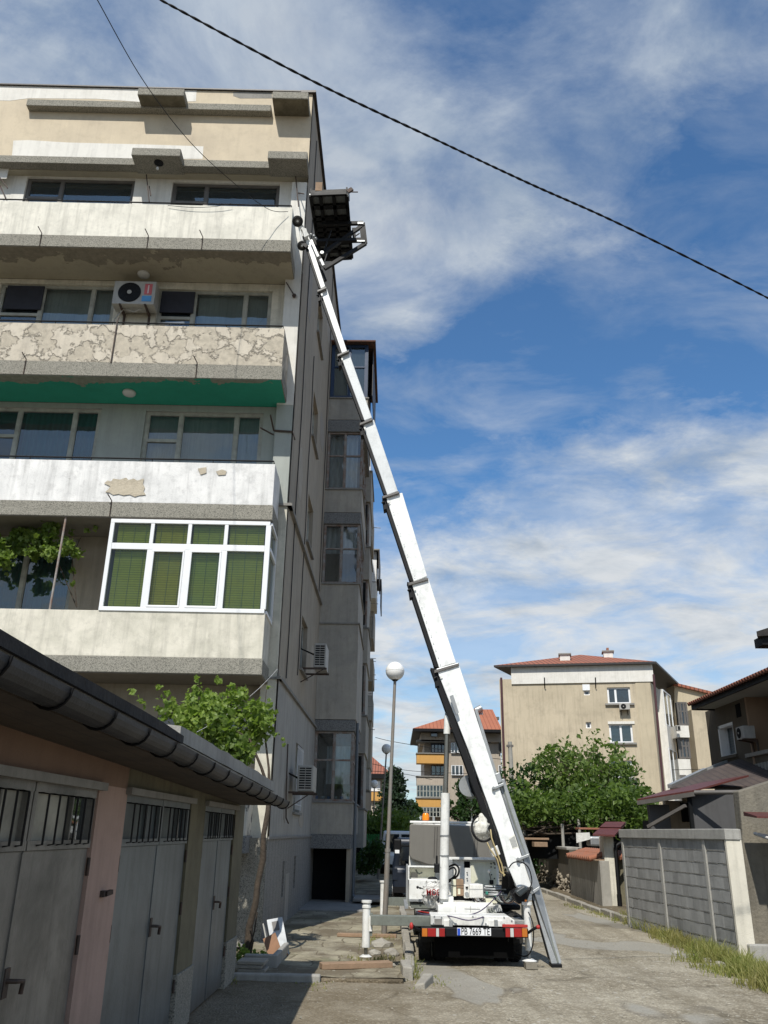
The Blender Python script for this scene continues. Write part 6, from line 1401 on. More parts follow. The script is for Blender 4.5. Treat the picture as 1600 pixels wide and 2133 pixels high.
# crates and junk behind the walls
def junk(nm, x0, x1, y0, y1, Y, D, mt, label, cat, bevel=.01):
    mb = MB(); pbox(mb, x0, x1, y0, y1, Y, D); return tag(mb.build(nm, M[mt] if isinstance(mt, str) else mt, bevel=bevel), label, cat)
junk('crate', 1113, 1141, 1754, 1764, 29.6, .5, 'wood', 'small wooden crate standing on the rubble wall', 'crate')
junk('plank_shelf', 1093, 1144, 1745, 1749.5, 30, 1.2, 'wood', 'long plank lying above the crate', 'plank')
a = oy(1201, 1755, 27.5); b = oy(1231, 1736, 27.5)
mb = MB(); mb.hexa([oy(1201, 1756, 27.5), oy(1230, 1748, 27.5), oy(1230, 1748, 28.4), oy(1201, 1756, 28.4)], [oy(1200, 1735, 27.5), oy(1228, 1734, 27.5), oy(1229, 1738, 28.4), oy(1201, 1738, 28.4)])
tag(mb.build('plastic_sheet', wmat('creased_sheet', (.7, .7, .66), (.5, .5, .47), .8, 3, .3, .3, bump=.8, bs=8)), 'creased white plastic sheet over a stack behind the plot wall', 'sheet')
junk('metal_tank', 1229, 1256, 1742, 1763, 27.6, .6, 'alu', 'dull grey tank beside the white plastic sheet', 'tank', .06)
junk('shed_board', 1206, 1252, 1724, 1728, 28.5, .6, 'tile', 'rust red board roof over the junk behind the plot wall', 'board')
junk('dark_shed', 1100, 1300, 1728, 1790, 31, 1.5, 'dark', 'dark lean-to under the pergola behind the plot walls', 'shed')
# pergola: posts and crooked rails
pg = thing('pergola', oz(1090, 1830), 'crooked wooden pergola frame under the vines', 'pergola')
for x, y0, y1 in ((1091, 1712, 1770), (1171, 1716, 1766), (1205, 1700, 1745)): mb = MB(); c = oy(x, y0, 30.5); mb.tube([(c.x, 30.5, 0), (c.x, 30.5, c.z)], .055, 7); mb.build('post', M['conc'], pg)
pr_ = MB(); rg = random.Random(8)
for k in range(16):
    x = rg.uniform(1075, 1110); y = rg.uniform(1722, 1745); x2 = rg.uniform(1160, 1350); y2 = rg.uniform(1700, 1728); p = oy(x, y, 30+rg.random()); q_ = oy(x2, y2, 30.5+rg.random()); m_ = p.lerp(q_, .5)+Vector((0, 0, rg.uniform(-.25, .1))); pr_.tube([p, p.lerp(m_, .5)+Vector((0, 0, rg.uniform(-.1, .1))), m_, q_], rg.uniform(.015, .04), 6)
pr_.build('rails', M['bark'], pg)
# ---------------------------------------------------------------- trees on the right
def at(x, Y): p = oy(x, 1740, Y); return (p.x, Y, 0)
tree(at(1240, 36), oy(1235, 1515, 36).z*.80, 5.6, 'tall loose cherry tree in front of the beige block', 31, 'leaf', 11000, .18, .22, .16, 'cherry_tree', 'garden trees before the beige block')
tree(at(1118, 37), oy(1118, 1585, 37).z*.86, 4.8, 'rounder dark tree at the left foot of the beige block', 32, 'leaf_d', 10000, .18, .12, .15, 'garden_tree', 'garden trees before the beige block')
tree(at(1300, 35), oy(1305, 1610, 35).z*.85, 2.8, 'small tree right of the tall cherry next to the red shed', 33, 'leaf_d', 9000, .17, .15, .1, 'garden_tree', 'garden trees before the beige block')
rg = random.Random(77)
VP = vclump([(1065, 1665), (1120, 1660), (1180, 1668), (1230, 1660), (1330, 1658), (1356, 1690), (1352, 1722), (1250, 1722), (1200, 1712), (1110, 1712), (1062, 1705)], 60, (30, 33), (.35, .75))
mass(VP, 9000, .17, 'leaf_y', 'pergola_vine', 'bright green vine spread over the pergola', 34, cat='vine', shape='leaf')
VP2 = vclump([(1100, 1715), (1200, 1715), (1300, 1725), (1290, 1760), (1180, 1775), (1140, 1760)], 26, (31.5, 32.5), (.3, .5))
mass(VP2, 2500, .15, 'leaf_d', 'understorey_shrub', 'dark leafy shrub under the pergola vine', 35, cat='shrub')
# centre background
conifer(at(820, 70), oy(820, 1592, 70).z, 5.6, 'broad dark conifer behind the globe lamps', 41, 13000, .24)
tree(at(858, 76), oy(868, 1672, 75).z, 1.8, 'dark tree between the conifer and the orange balconies', 42, 'leaf_d', 4500, .24, .1, .15, 'dark_tree')
tree(at(972, 62), oy(955, 1630, 62).z, 3.0, 'dense dark tree behind the lift cylinder', 43, 'leaf_d', 12000, .22, .1, .2, 'dark_tree')
tree(at(1010, 60), oy(1005, 1650, 60).z, 3.6, 'dark tree behind the rope drum', 44, 'leaf_d', 7000, .2, .1, .2, 'dark_tree')
tree(at(1050, 64), oy(1050, 1625, 64).z, 4, 'dark tree right of the boom below the utility pole', 45, 'leaf_d', 6000, .2, .1, .2, 'dark_tree')
rg = random.Random(6)
mass(vclump([(763, 1705), (850, 1700), (850, 1735), (763, 1745)], 26, (44, 48), (.4, .8)), 5000, .2, 'leaf_y', 'far_hedge', 'yellow green hedge behind the parked cars', 46, cat='hedge')
mass(vclump([(755, 1772), (790, 1768), (794, 1800), (760, 1806)], 12, (33, 35), (.25, .45)), 2200, .13, 'leaf_d', 'low_bush', 'dark low bush at the end of the shaded pavement', 47, cat='bush')
tree(at(1040, 95), oy(1040, 1590, 95).z, 12, 'far dark tree closing the view behind the boom', 48, 'leaf_d', 5000, .4, .1, .2, 'dark_tree')
# utility pole
up = oy(1062, 1545, 42); o = thing('utility_pole', (up.x, 42, 0), 'bare grey concrete utility pole in front of the beige block', 'pole')
MB().tube([(up.x+.06, 42, 0), (up.x, 42, up.z)], [.16, .10], 10).build('pole', M['conc'], o); MB().box(up.x-.16, up.x+.16, 41.9, 42.1, up.z-.25, up.z-.15).ball((up.x+.1, 41.85, up.z-1.9), .12, 8).build('fitting', M['frame_g'], o)
# ---------------------------------------------------------------- beige block on the right
M['bg_beige'] = wmat('sunlit_beige_plaster', (.53, .455, .335), (.42, .36, .26), .9, .3, .4, .45, .1)
M['bg_pale'] = wmat('pale_corner', (.50, .43, .31), None, .5, .4, .3, .2); M['rooft'] = wmat('roof_tile_red', (.32, .11, .065), (.22, .10, .07), .9, 1.5, .1, .5, .1, grooves=(0, .32, .25, (.07, .03, .02)), bump=.5)
BB = thing('beige_block', (15, 62, 0), 'sunlit beige apartment block with a white band and two chimneys above the garden trees', 'apartment building')
A_ = oy(1043, 1500, 60); Bp = oy(1362, 1500, 58); bfA = Fr((A_.x, 60, 0), math.atan2(58-60, Bp.x-A_.x)); bq = bfA.q; LB = math.hypot(Bp.x-A_.x, 2)
zA = bq(1100, 1414)[1]
sdir = math.atan2(14, 7); bfS = Fr((Bp.x, 58, 0), sdir); sqx = bfS.q
ops = []
def wpx(x0, x1, y0, y1): a = bq(x0, y0); b = bq(x1, y1); return (a[0], b[0], b[1], a[1])
o1, o2_, o3, o4, o5 = wpx(1264, 1315, 1432, 1465), wpx(1268, 1320, 1508, 1547), wpx(1216, 1229, 1438, 1448), wpx(1220, 1232, 1504, 1517), wpx(1268, 1320, 1584, 1620)
wb = MB(bfA); wall_open(wb, bfA, 0, LB, 0, zA, 0, .4, [o1, o2_, o3, o4, o5]); wb.build('front_wall', M['bg_beige'], BB)
for (w, gm, cu) in ((o1, 'glass', []), (o2_, 'glass', [('green', 0, 1, 0, 1)]), (o5, 'glass', [])):
    M['green'] = curtain_mat('teal_blind', (.12, .42, .36), .3, 0, .2, True)
    window(BB, bfA, w[0], w[1], w[2], w[3], .12, [w[0]+(w[1]-w[0])*(.36 if w is o1 else .5)], None, ft=.1, fmat='frame_w', gmat=gm, curt=cu, rail=.1)
    MB(bfA).box(w[0]-.2, w[1]+.2, -.15, .1, w[2]-.12, w[2]).build('window_sill', M['ledge'], BB)
for w in (o3, o4): window(BB, bfA, w[0], w[1], w[2], w[3], .12, [], None, ft=.07, fmat='frame_w', gmat='glass_d')
w = wpx(1213, 1229, 1426, 1438); MB(bfA).box(w[0], w[1], -.05, 0, w[2], w[3]).build('vent_cover', M['frame_w'], BB)
w = wpx(1266, 1322, 1503, 1508); MB(bfA).box(w[0], w[1], -.06, 0, w[2], w[3]).build('lintel_patch', M['white'], BB)
# white attic band + eave + roof
u0b, u1b = bq(1065, 1403)[0], bq(1360, 1400)[0]; zc0, zc1 = bq(1200, 1423)[1], bq(1200, 1388)[1]
MB(bfA).box(u0b, u1b, -.1, .1, zc0, zc1).build('attic_band', M['white'], BB)
fo = [bfA.w(-.3, -.1, zA), bfA.w(LB, -.1, zA)]
ev = MB(); e0 = bfA.w(u0b-1.2, -.42, zc1); e1_ = bfA.w(LB+.5, -.42, zc1); e2 = bfS.w(16, -.9, zc1-.0); e3 = bfA.w(u0b-1.2, 12, zc1)
e2 = e1_+Vector((math.cos(sdir), math.sin(sdir), 0))*16.5; e3 = e0+Vector((math.cos(sdir), math.sin(sdir), 0))*16.5
ev.hexa([e0, e1_, e2, e3], [p+Vector((0, 0, .14)) for p in (e0, e1_, e2, e3)]); ev.build('eave', M['roofmetal'], BB)
ap = [p+Vector((0, 0, .13)) for p in (e0, e1_, e2, e3)]
hz = bq(1240, 1366)[1]+1.0; r_a = ap[0].lerp(ap[1], .42).lerp(ap[3].lerp(ap[2], .42), .36); r_b = ap[0].lerp(ap[1], .52).lerp(ap[3].lerp(ap[2], .52), .70); r_a.z = r_b.z = ap[0].z+1.75
rfm = MB(); rfm.quad(ap[0], ap[1], r_a); rfm.quad(ap[1], ap[2], r_b, r_a); rfm.quad(ap[2], ap[3], r_b); rfm.quad(ap[3], ap[0], r_a, r_b); rfm.build('roof', M['rooft'], BB)
for x0, x1, y0, y1, v in ((1166, 1188, 1364, 1379, 1.6), (1257, 1278, 1358, 1377, 3.0)):
    a = bq(x0, y0, v); b = bq(x1, y1, v); co_ = MB(bfA).box(a[0], b[0], v, v+.9, b[1]-1, a[1]).build('chimney', M['white'], BB); MB(bfA).box(a[0]-.1, b[0]+.1, v-.1, v+1, a[1], a[1]+.1).build('chimney_cap', M['ledge'], co_)
    if x0 > 1200: MB(bfA).box(a[0]+.25, b[0]-.25, v+.2, v+.7, a[1]+.1, a[1]+.35).build('chimney_pot', M['tile'], co_)
for x in (1135, 1241): # struts on the wall
    a = bq(x, 1425, -.3); b = bq(x-3, 1433, -.05); MB(bfA).tube([bfA.w(a[0], -.6, a[1]+.4), bfA.w(b[0]+.1, -.05, b[1])], .04, 6).build('strut', M['black'], BB)
# corner strip, downpipes, side wall with bays
MB(bfA).box(LB-1.0, LB+.01, -.04, 0, 0, zA).build('corner_strip', M['bg_pale'], BB)
for x in (1047, 1365): a = bq(x, 1500, -.1); MB(bfA).tube([bfA.w(bq(x-3, 1411, -.1)[0], -.12, zA+.1), bfA.w(a[0], -.12, 0)], .08, 8).build('downpipe', pmat('maroon_pipe%d' % x, (.08, .03, .035)), BB)
swl = MB(bfS); swl.box(0, 12, 0, .3, 0, zA-.4); swl.build('side_wall', M['bg_pale'], BB)
for z0, z1, mt in ((zA-3.1, zA-.6, 'glass'), (zA-4.6, zA-3.1, 'white'), (zA-7.0, zA-4.6, 'glass'), (zA-8.4, zA-7.0, 'white'), (zA-11, zA-8.4, 'glass')):
    if mt == 'white': MB(bfS).box(2.0, 5.2, -.5, 0, z0, z1).build('bay_parapet', M['white'], BB)
    else: window(BB, bfS, 2.0, 5.2, z0+.01, z1-.01, -.5, [3.6], None, fmat='frame_w', ft=.09, rail=.08); MB(bfS).box(2.0, 2.05, -.42, 0, z0, z1).build('bay_side', M['white'], BB)
q_ = 57.5
for (x0, x1, y0, y1, Y, mt, nm) in ((1409, 1436, 1462, 1511, 60.5, 'loggia_b', 'glazed_loggia'), (1408, 1437, 1511, 1536, 60.3, 'white', 'loggia_parapet'), (1411, 1440, 1537, 1580, 60.5, 'loggia_b', 'glazed_loggia'), (1412, 1444, 1581, 1640, 60.3, 'white', 'loggia_parapet')):
    a = oy(x0, y0, Y); b = oy(x1, y1, Y)
    if nm == 'glazed_loggia': window(BB, WF, a.x, b.x, b.z, a.z, Y, [(a.x*2+b.x)/3, (a.x+b.x*2)/3], [b.z+(a.z-b.z)*.6], ft=.12, rail=.1, fmat='frame_g', gmat='glass_d', curt=[('curt_w', .1, .6, 0, .5)])
    else: MB().box(a.x, b.x, Y, Y+4, b.z, a.z).build(nm, M[mt], BB)
a = oy(1417, 1614, 60.2); b = oy(1431, 1634, 60.2); MB().box(a.x, b.x, 60.22, 60.28, b.z, a.z).build('door', M['frame_g'], BB)
a = oy(1440, 1478, 61.5); b = oy(1484, 1478, 61.5); MB().box(a.x, b.x, 61.5, 70, 0, a.z).build('rear_wing', M['bg_beige'], BB)
g1_ = [oy(1405, 1426, 66), oy(1500, 1449, 66), oy(1500, 1500, 66), oy(1405, 1500, 66)]; MB().prism(g1_, (0, 2, 0)).build('gable', M['bg_pale'], BB)
MB().beam(oy(1403, 1425, 65.9), oy(1502, 1449, 65.9), .4, .2).build('gable_edge', M['rooft'], BB)
o = ac_unit(bfA, *[bq(1290, 1470, -.4)[0], bq(1312, 1470, -.4)[0], bq(1300, 1478, -.4)[1], bq(1300, 1465, -.4)[1]], -.45, -.08, 'small unit below the upper window of the beige block')
a = oy(1407, 1512, 59.9); b = oy(1416, 1523, 59.9); o = thing('air_conditioner', a, 'tiny unit on the white parapet at the corner of the beige block', 'air conditioner', 'outdoor air conditioning units'); MB().box(a.x, b.x, 59.6, 59.95, b.z, a.z).build('casing', M['ac'], o, bevel=.02); MB().box(a.x+.06, b.x-.06, 59.58, 59.598, b.z+.06, a.z-.06).build('fan_grille', M['black'], o)
# ---------------------------------------------------------------- block with orange balconies
OB = thing('orange_balcony_block', (6, 80, 0), 'apartment block with orange balcony fronts and a hipped orange tile roof', 'apartment building')
Yo = 78; M['ob'] = wmat('pinkish_render', (.42, .36, .29), (.36, .31, .26), .6, .5, .3, .3); M['orange_p'] = wmat('orange_parapet', (.56, .31, .09), (.5, .27, .08), .5, .6, .2, .2); M['roofo'] = wmat('orange_tile', (.36, .13, .07), (.28, .10, .06), .7, 1, 0, .3, grooves=(0, .35, .2, (.2, .06, .03)))
def ob(nm, x0, x1, y0, y1, Y, D, mt): mb = MB(); pbox(mb, x0, x1, y0, y1, Y, D); return mb.build(nm, M[mt] if isinstance(mt, str) else mt, OB)
ob('upper_wall', 877, 1046, 1518, 1545, Yo, 12, 'ob'); ob('loggia_wall', 884, 934, 1545, 1790, Yo+1.6, 10, 'ob'); ob('main_wall', 934, 1046, 1544.5, 1790, Yo+.3, 11, 'ob')
for x0, x1, y0, y1, mt in ((868, 930, 1570, 1590, 'orange_p'), (868, 930, 1618, 1635, 'ob'), (867, 930, 1663, 1681, 'orange_p')): ob('balcony', x0, x1, y0, y1, Yo, 1.7, mt); ob('balcony_edge', x0-1, x1+1, y0-2, y0, Yo-.1, 1.8, 'ledge')
ob('ceiling_slab', 868, 930, 1541, 1545, Yo, 2, 'ledge')
def obw(x0, x1, y0, y1, Y, cols, fm='frame_w', gm='glass_d', rows=None):
    a = oy(x0, y0, Y); b = oy(x1, y1, Y); cs = [a.x+(b.x-a.x)*k/cols for k in range(1, cols)]; window(OB, WF, a.x, b.x, b.z, a.z, Y-.1, cs, rows and [b.z+(a.z-b.z)*.5], fmat=fm, gmat=gm, ft=.045, rail=.045, depth=.06, back=True)
obw(898, 927, 1549, 1568, Yo+1.5, 4, 'frame_b'); obw(898, 927, 1595, 1615, Yo+1.5, 3, 'frame_g', 'glass'); obw(868, 930, 1635, 1661, Yo+.1, 9, 'frame_o', rows=1); obw(868, 930, 1681, 1702, Yo+.1, 9, 'frame_o', rows=1)
obw(939, 968, 1547, 1569, Yo+.2, 4, 'frame_w', 'glass'); obw(940, 965, 1594, 1615, Yo+.2, 3, 'frame_w'); obw(897, 912, 1523, 1535, Yo-.1, 1, 'frame_g'); obw(948, 960, 1523, 1535, Yo-.1, 1, 'frame_g')
obw(1008, 1022, 1522, 1548, Yo+.2, 2, 'frame_b', 'glass'); obw(1038, 1045, 1547, 1569, Yo+.2, 1, 'frame_g'); obw(1038, 1045, 1594, 1615, Yo+.2, 1, 'frame_w')
a = oy(860, 1517, Yo-1); b = oy(1046, 1517, Yo-1); c = oy(1000, 1494, Yo+5)
rm = MB(); p0, p1, p2, p3 = Vector((a.x, Yo-1, a.z)), Vector((b.x, Yo-1, a.z)), Vector((b.x, Yo+13, a.z)), Vector((a.x, Yo+13, a.z)); ra = Vector((oy(985, 1490, Yo+6).x, Yo+6, c.z+.9)); rb2 = Vector((b.x, Yo+6, c.z+.9))
rm.quad(p0, p1, rb2, ra); rm.quad(p1, p2, rb2); rm.quad(p2, p3, ra, rb2); rm.quad(p3, p0, ra); rm.build('roof', M['roofo'], OB); MB().box(a.x, b.x, Yo-1.05, Yo+12, a.z-.25, a.z-.01).build('eave', M['black'], OB)
ob('chimney', 1003, 1012, 1491, 1497, Yo+4, 1, 'white'); ob('roof_box', 1024, 1040, 1493, 1498, Yo+4, 1, 'frame_g')
sl_ = MB(); sl_.tube([oy(991, 1481, Yo+4), oy(1003, 1475, Yo+4)], .35, 10); sl_.tube([oy(1000, 1476, Yo+4), oy(1002, 1492, Yo+4)], .06, 5); sl_.tube([oy(1004, 1474, Yo+4), oy(1005, 1492, Yo+4)], .06, 5); tag(sl_.build('water_heater', M['alu']), 'solar water heater tank on the orange tiled roof', 'water heater')
# red roofed house beyond the lamps
RH = thing('red_roof_house', (-2, 100, 0), 'house with a faded red hip roof beyond the third globe lamp', 'house')
mb = MB(); pbox(mb, 750, 806, 1618, 1790, 100, 10); mb.build('wall', M['ob'], RH)
a = oy(740, 1611, 99); b = oy(817, 1613, 99); t_ = oy(765, 1588, 104); mb = MB(); p = [Vector((a.x, 99, a.z)), Vector((b.x, 99, a.z)), Vector((b.x, 111, a.z)), Vector((a.x, 111, a.z))]; r1_ = Vector((a.x+1, 105, t_.z+1)); r2_ = Vector((oy(770, 1588, 105).x, 105, t_.z+1))
mb.quad(p[0], p[1], r2_, r1_); mb.quad(p[1], p[2], r2_); mb.quad(p[2], p[3], r1_, r2_); mb.quad(p[3], p[0], r1_); mb.build('roof', M['rooft'], RH); MB().box(a.x, b.x, 99, 110, a.z-.5, a.z-.02).build('eave', M['black'], RH)
mb = MB(); pbox(mb, 765, 792, 1626, 1648, 99.8, .3); mb.build('balcony_glazing', M['frame_w'], RH); mb = MB(); pbox(mb, 762, 800, 1650, 1668, 99.6, .5); mb.build('balcony', M['orange_p'], RH)
# ---------------------------------------------------------------- brown house on the right
HX = 9.4; H = thing('brown_house', (12, 22, 0), 'dark brown two storey house with a tiled roof and a white framed window', 'house')
HF = Fr((HX, 25.6, 0), R(-90)); hq = HF.q
def hx(x, y, v=0): return hq(x, y, v)
uc = hx(1471, 1500)[0]; HF2 = Fr((HX, 25.6-uc, 0), R(-90)); hq = HF2.q
M['hbrown'] = wmat('dark_brown_render', (.115, .095, .07), (.09, .075, .055), .6, .8, .3, .2, .1); M['hbeige'] = wmat('peach_wall', (.34, .235, .16), None, .4, .8, .2, .1)
w = [hq(1494, 1502), hq(1533, 1580)]; wo = (w[0][0], hq(1535, 1575)[0], hq(1502, 1578)[1], hq(1515, 1507)[1])
ubx = hq(1562, 1540)[0]; ztop = .5*(hq(1440, 1473, -.66)[1]+hq(1600, 1411, -.66)[1]); uec = hq(1440, 1473, -.66)[0]; print('HOUSE', hq(1440, 1473, -.66), hq(1600, 1411, -.66), ztop)
mb = MB(HF2); wall_open(mb, HF2, 0, ubx, 2.2, ztop, 0, .35, [wo]); mb.build('wall', M['hbrown'], H)
window(H, HF2, wo[0], wo[1], wo[2], wo[3], .18, [(wo[0]*.45+wo[1]*.55)], None, ft=.07, fmat='frame_w', curt=[('louvre', 0, 1, 0, 1)], cback=.03)
MB(HF2).box(wo[0]-.1, wo[1]+.1, -.06, .1, wo[2]-.08, wo[2]-.001).build('window_sill', M['hbrown'], H)
q = MB(HF2); q.box(wo[0]-.001, wo[0]+.09, -.01, .17, wo[2], wo[3]); q.box(wo[0], wo[1], -.01, .17, wo[3]-.08, wo[3]+.001); q.build('window_surround', M['frame_w'], H)
MB(HF2).box(0, ubx, .4, 6, 0, ztop-.1).build('core', M['dark'], H); MB(HF2).box(-.02, .3, .02, 6, 2.2, ztop-.02).build('end_wall', M['hbrown'], H)
# recessed loggia with peach wall and a railing
MB(HF2).box(ubx, ubx+6, 1.3, 1.5, 2.5, ztop).build('loggia_wall', M['hbeige'], H); MB(HF2).box(ubx-.0, ubx+.1, 0.0, 1.3, 2.5, ztop).build('loggia_side', M['hbeige'], H)
zl = hq(1590, 1563)[1]; MB(HF2).box(ubx-.35, ubx+6, -.05, .15, zl-.1, zl).build('balcony_rail', M['conc'], H, bevel=.01)
q = MB(HF2)
for k in range(16): q.box(ubx+.05+k*.2, ubx+.15+k*.2, 0, .1, zl-.75, zl-.28)
q.build('balusters', M['conc'], H); MB(HF2).box(ubx-.3, ubx+6, .02, .14, zl-.28, zl-.101).build('rail_base', M['hbrown'], H); MB(HF2).box(ubx-.3, ubx+6, .0, 1.3, 2.3, zl-.9).build('balcony_slab', M['hbrown'], H)
a = hq(1582, 1498, 1.25); MB(HF2).box(a[0]+.1, a[0]+2, 1.22, 1.29, zl, a[1]).build('door', M['dark'], H)
a = hq(1533, 1468); MB(HF2).box(a[0]-.02, a[0]+.28, -.02, .02, a[1]-.35, a[1]).build('vent', M['dark'], H)
# eave and tiled roof
ez = [hq(1440, 1473, -.55), hq(1600, 1411, -.55)]
ezz = ez[0][1]; q = MB(HF2); q.box(uec+.05, 9, -.6, 6, ztop-.02, ztop+.06); q.build('soffit', M['loggia'], H); q = MB(HF2); q.box(uec, 9, -.66, -.6, ztop-.06, ztop+.10); q.box(uec-.02, uec+.05, -.6, 6, ztop-.06, ztop+.10); q.build('fascia', M['black'], H)
q = MB(HF2); q.quad(HF2.w(uec, -.7, ztop+.09), HF2.w(9, -.7, ztop+.09), HF2.w(9, 5, ztop+2.0), HF2.w(3.5, 5, ztop+2.0)); q.quad(HF2.w(uec, -.7, ztop+.09), HF2.w(3.5, 5, ztop+2.0), HF2.w(uec, 10, ztop+.09))
for k in range(56): u = uec+.05+k*.17; q.tube([HF2.w(u, -.76, ztop+.1), HF2.w(u, .6, ztop+.55)], .06, 6)
q.build('roof', M['rooft'], H)
acf = hq(1547, 1528, -.35)
o = ac_unit(HF2, hq(1540, 1530, -.3)[0], hq(1553, 1530, -.3)[0]+.1, hq(1545, 1541, -.3)[1], hq(1545, 1514, -.3)[1], -.38, -.08, 'white unit beside the window of the brown house')
o = thing('red_lantern', HF2.w(ubx-.25, -.1, acf[1]), 'small red ornament hanging on the brown house wall', 'ornament'); p_ = oy(1564, 1523, HF2.w(ubx-.3, 0, 0).y); MB().ball(p_+Vector((0, 0, 0)), .10, 10, (1, 1, 1.2)).tube([p_+Vector((0, 0, .1)), p_+Vector((0, 0, .25))], .02, 5).build('ornament_body', pmat('dull_red', (.3, .03, .03)), o)
# roof tip at the right edge (nearer house)
RT = thing('near_house_roof', (9, 18, 6), 'dark roof corner of a nearer house poking in at the right edge', 'roof')
p = oy(1577, 1325, 17.5); MB().hexa([(p.x, 17.5, p.z), (p.x+4, 17.5, p.z+.3), (p.x+4, 20, p.z+.3), (p.x+.25, 18, p.z)], [(p.x, 17.5, p.z+.1), (p.x+4, 17.5, p.z+1.4), (p.x+4, 20, p.z+1.4), (p.x+.25, 18, p.z+.1)]).build('roof_edge', M['tar'], RT)
MB().box(p.x+.14, p.x+4, 17.6, 18.0, p.z-.16, p.z+.03).build('eave_board', M['black'], RT); MB().box(p.x+1.6, p.x+6, 17.7, 19, 0, p.z).build('wall', M['hbrown'], RT)
# ---------------------------------------------------------------- shed with red tin roof
SH = thing('tin_roof_shed', oz(1450, 1900), 'low shed with red and dark corrugated roofs behind the block wall', 'shed')
Ys = 21.5
M['shedw'] = wmat('shaded_shed_wall', (.09, .09, .093), None, .5, 1, .3, .2)  # wall colour darkened to hold the shade under the shed roof
M['dtin'] = wmat('dark_fibre_roof', (.085, .066, .06), (.055, .045, .042), .9, 2, .2, .5, .1, grooves=(0, .18, .25, (.05, .04, .04)), bump=.4)
# far dark roof plane
a, b, c, d = oy(1396, 1645, 22.5), oy(1660, 1640, 20.3), oy(1660, 1535, 24.5), oy(1500, 1602, 24.5)
d = oy(1470, 1610, 24.5)
MB().hexa([a, b, c, d], [p+Vector((0, 0, .05)) for p in (a, b, c, d)]).build('grey_roof', M['dtin'], SH)
MB().beam(a+Vector((0, 0, .08)), d+Vector((0, 0, .08)), .12, .1).beam(d+Vector((0, 0, .08)), c+Vector((0, 0, .08)), .12, .08).build('roof_edge', M['alu'], SH)
e, f, g_, h = oy(1328, 1668, 22), oy(1447, 1649, 20.6), oy(1560, 1618, 20.8), oy(1420, 1640, 23.0)
MB().hexa([e, f, g_, h], [p+Vector((0, 0, .04)) for p in (e, f, g_, h)]).build('red_roof', M['redtin'], SH)
q = MB(); q.beam(e-Vector((0, 0, .05)), f-Vector((0, 0, .05)), .06, .1); q.tube([f-Vector((0, 0, .02)), oy(1545, 1650, 20.0)], .05, 8); q.build('shed_gutter', M['frame_g'], SH)
mb = MB(); pbox(mb, 1358, 1400, 1676, 1800, 22.0, .2); mb.build('wall', M['shedw'], SH); mb = MB(); pbox(mb, 1448, 1552, 1653, 1800, 20.9, .2); mb.build('wall', M['shedw'], SH)
mb = MB(); pbox(mb, 1392, 1450, 1668, 1800, 22.6, .2); mb.build('porch_wall', M['side'], SH); mb = MB(); pbox(mb, 1420, 1438, 1672, 1712, 22.5, .05); mb.build('window', M['dark'], SH)
mb = MB(); pbox(mb, 1441, 1448, 1655, 1800, 20.8, .1); mb.build('post', M['dark'], SH)
q = MB(); q.beam(oy(1428, 1678, 20.7), oy(1350, 1722, 21.5), .08, .07); q.build('slanted_pipe', M['frame_g'], SH)
MB().box(oy(1405, 1700, 23).x, 12, 22.9, 26, 0, 2.2).build('core', M['dark'], SH)
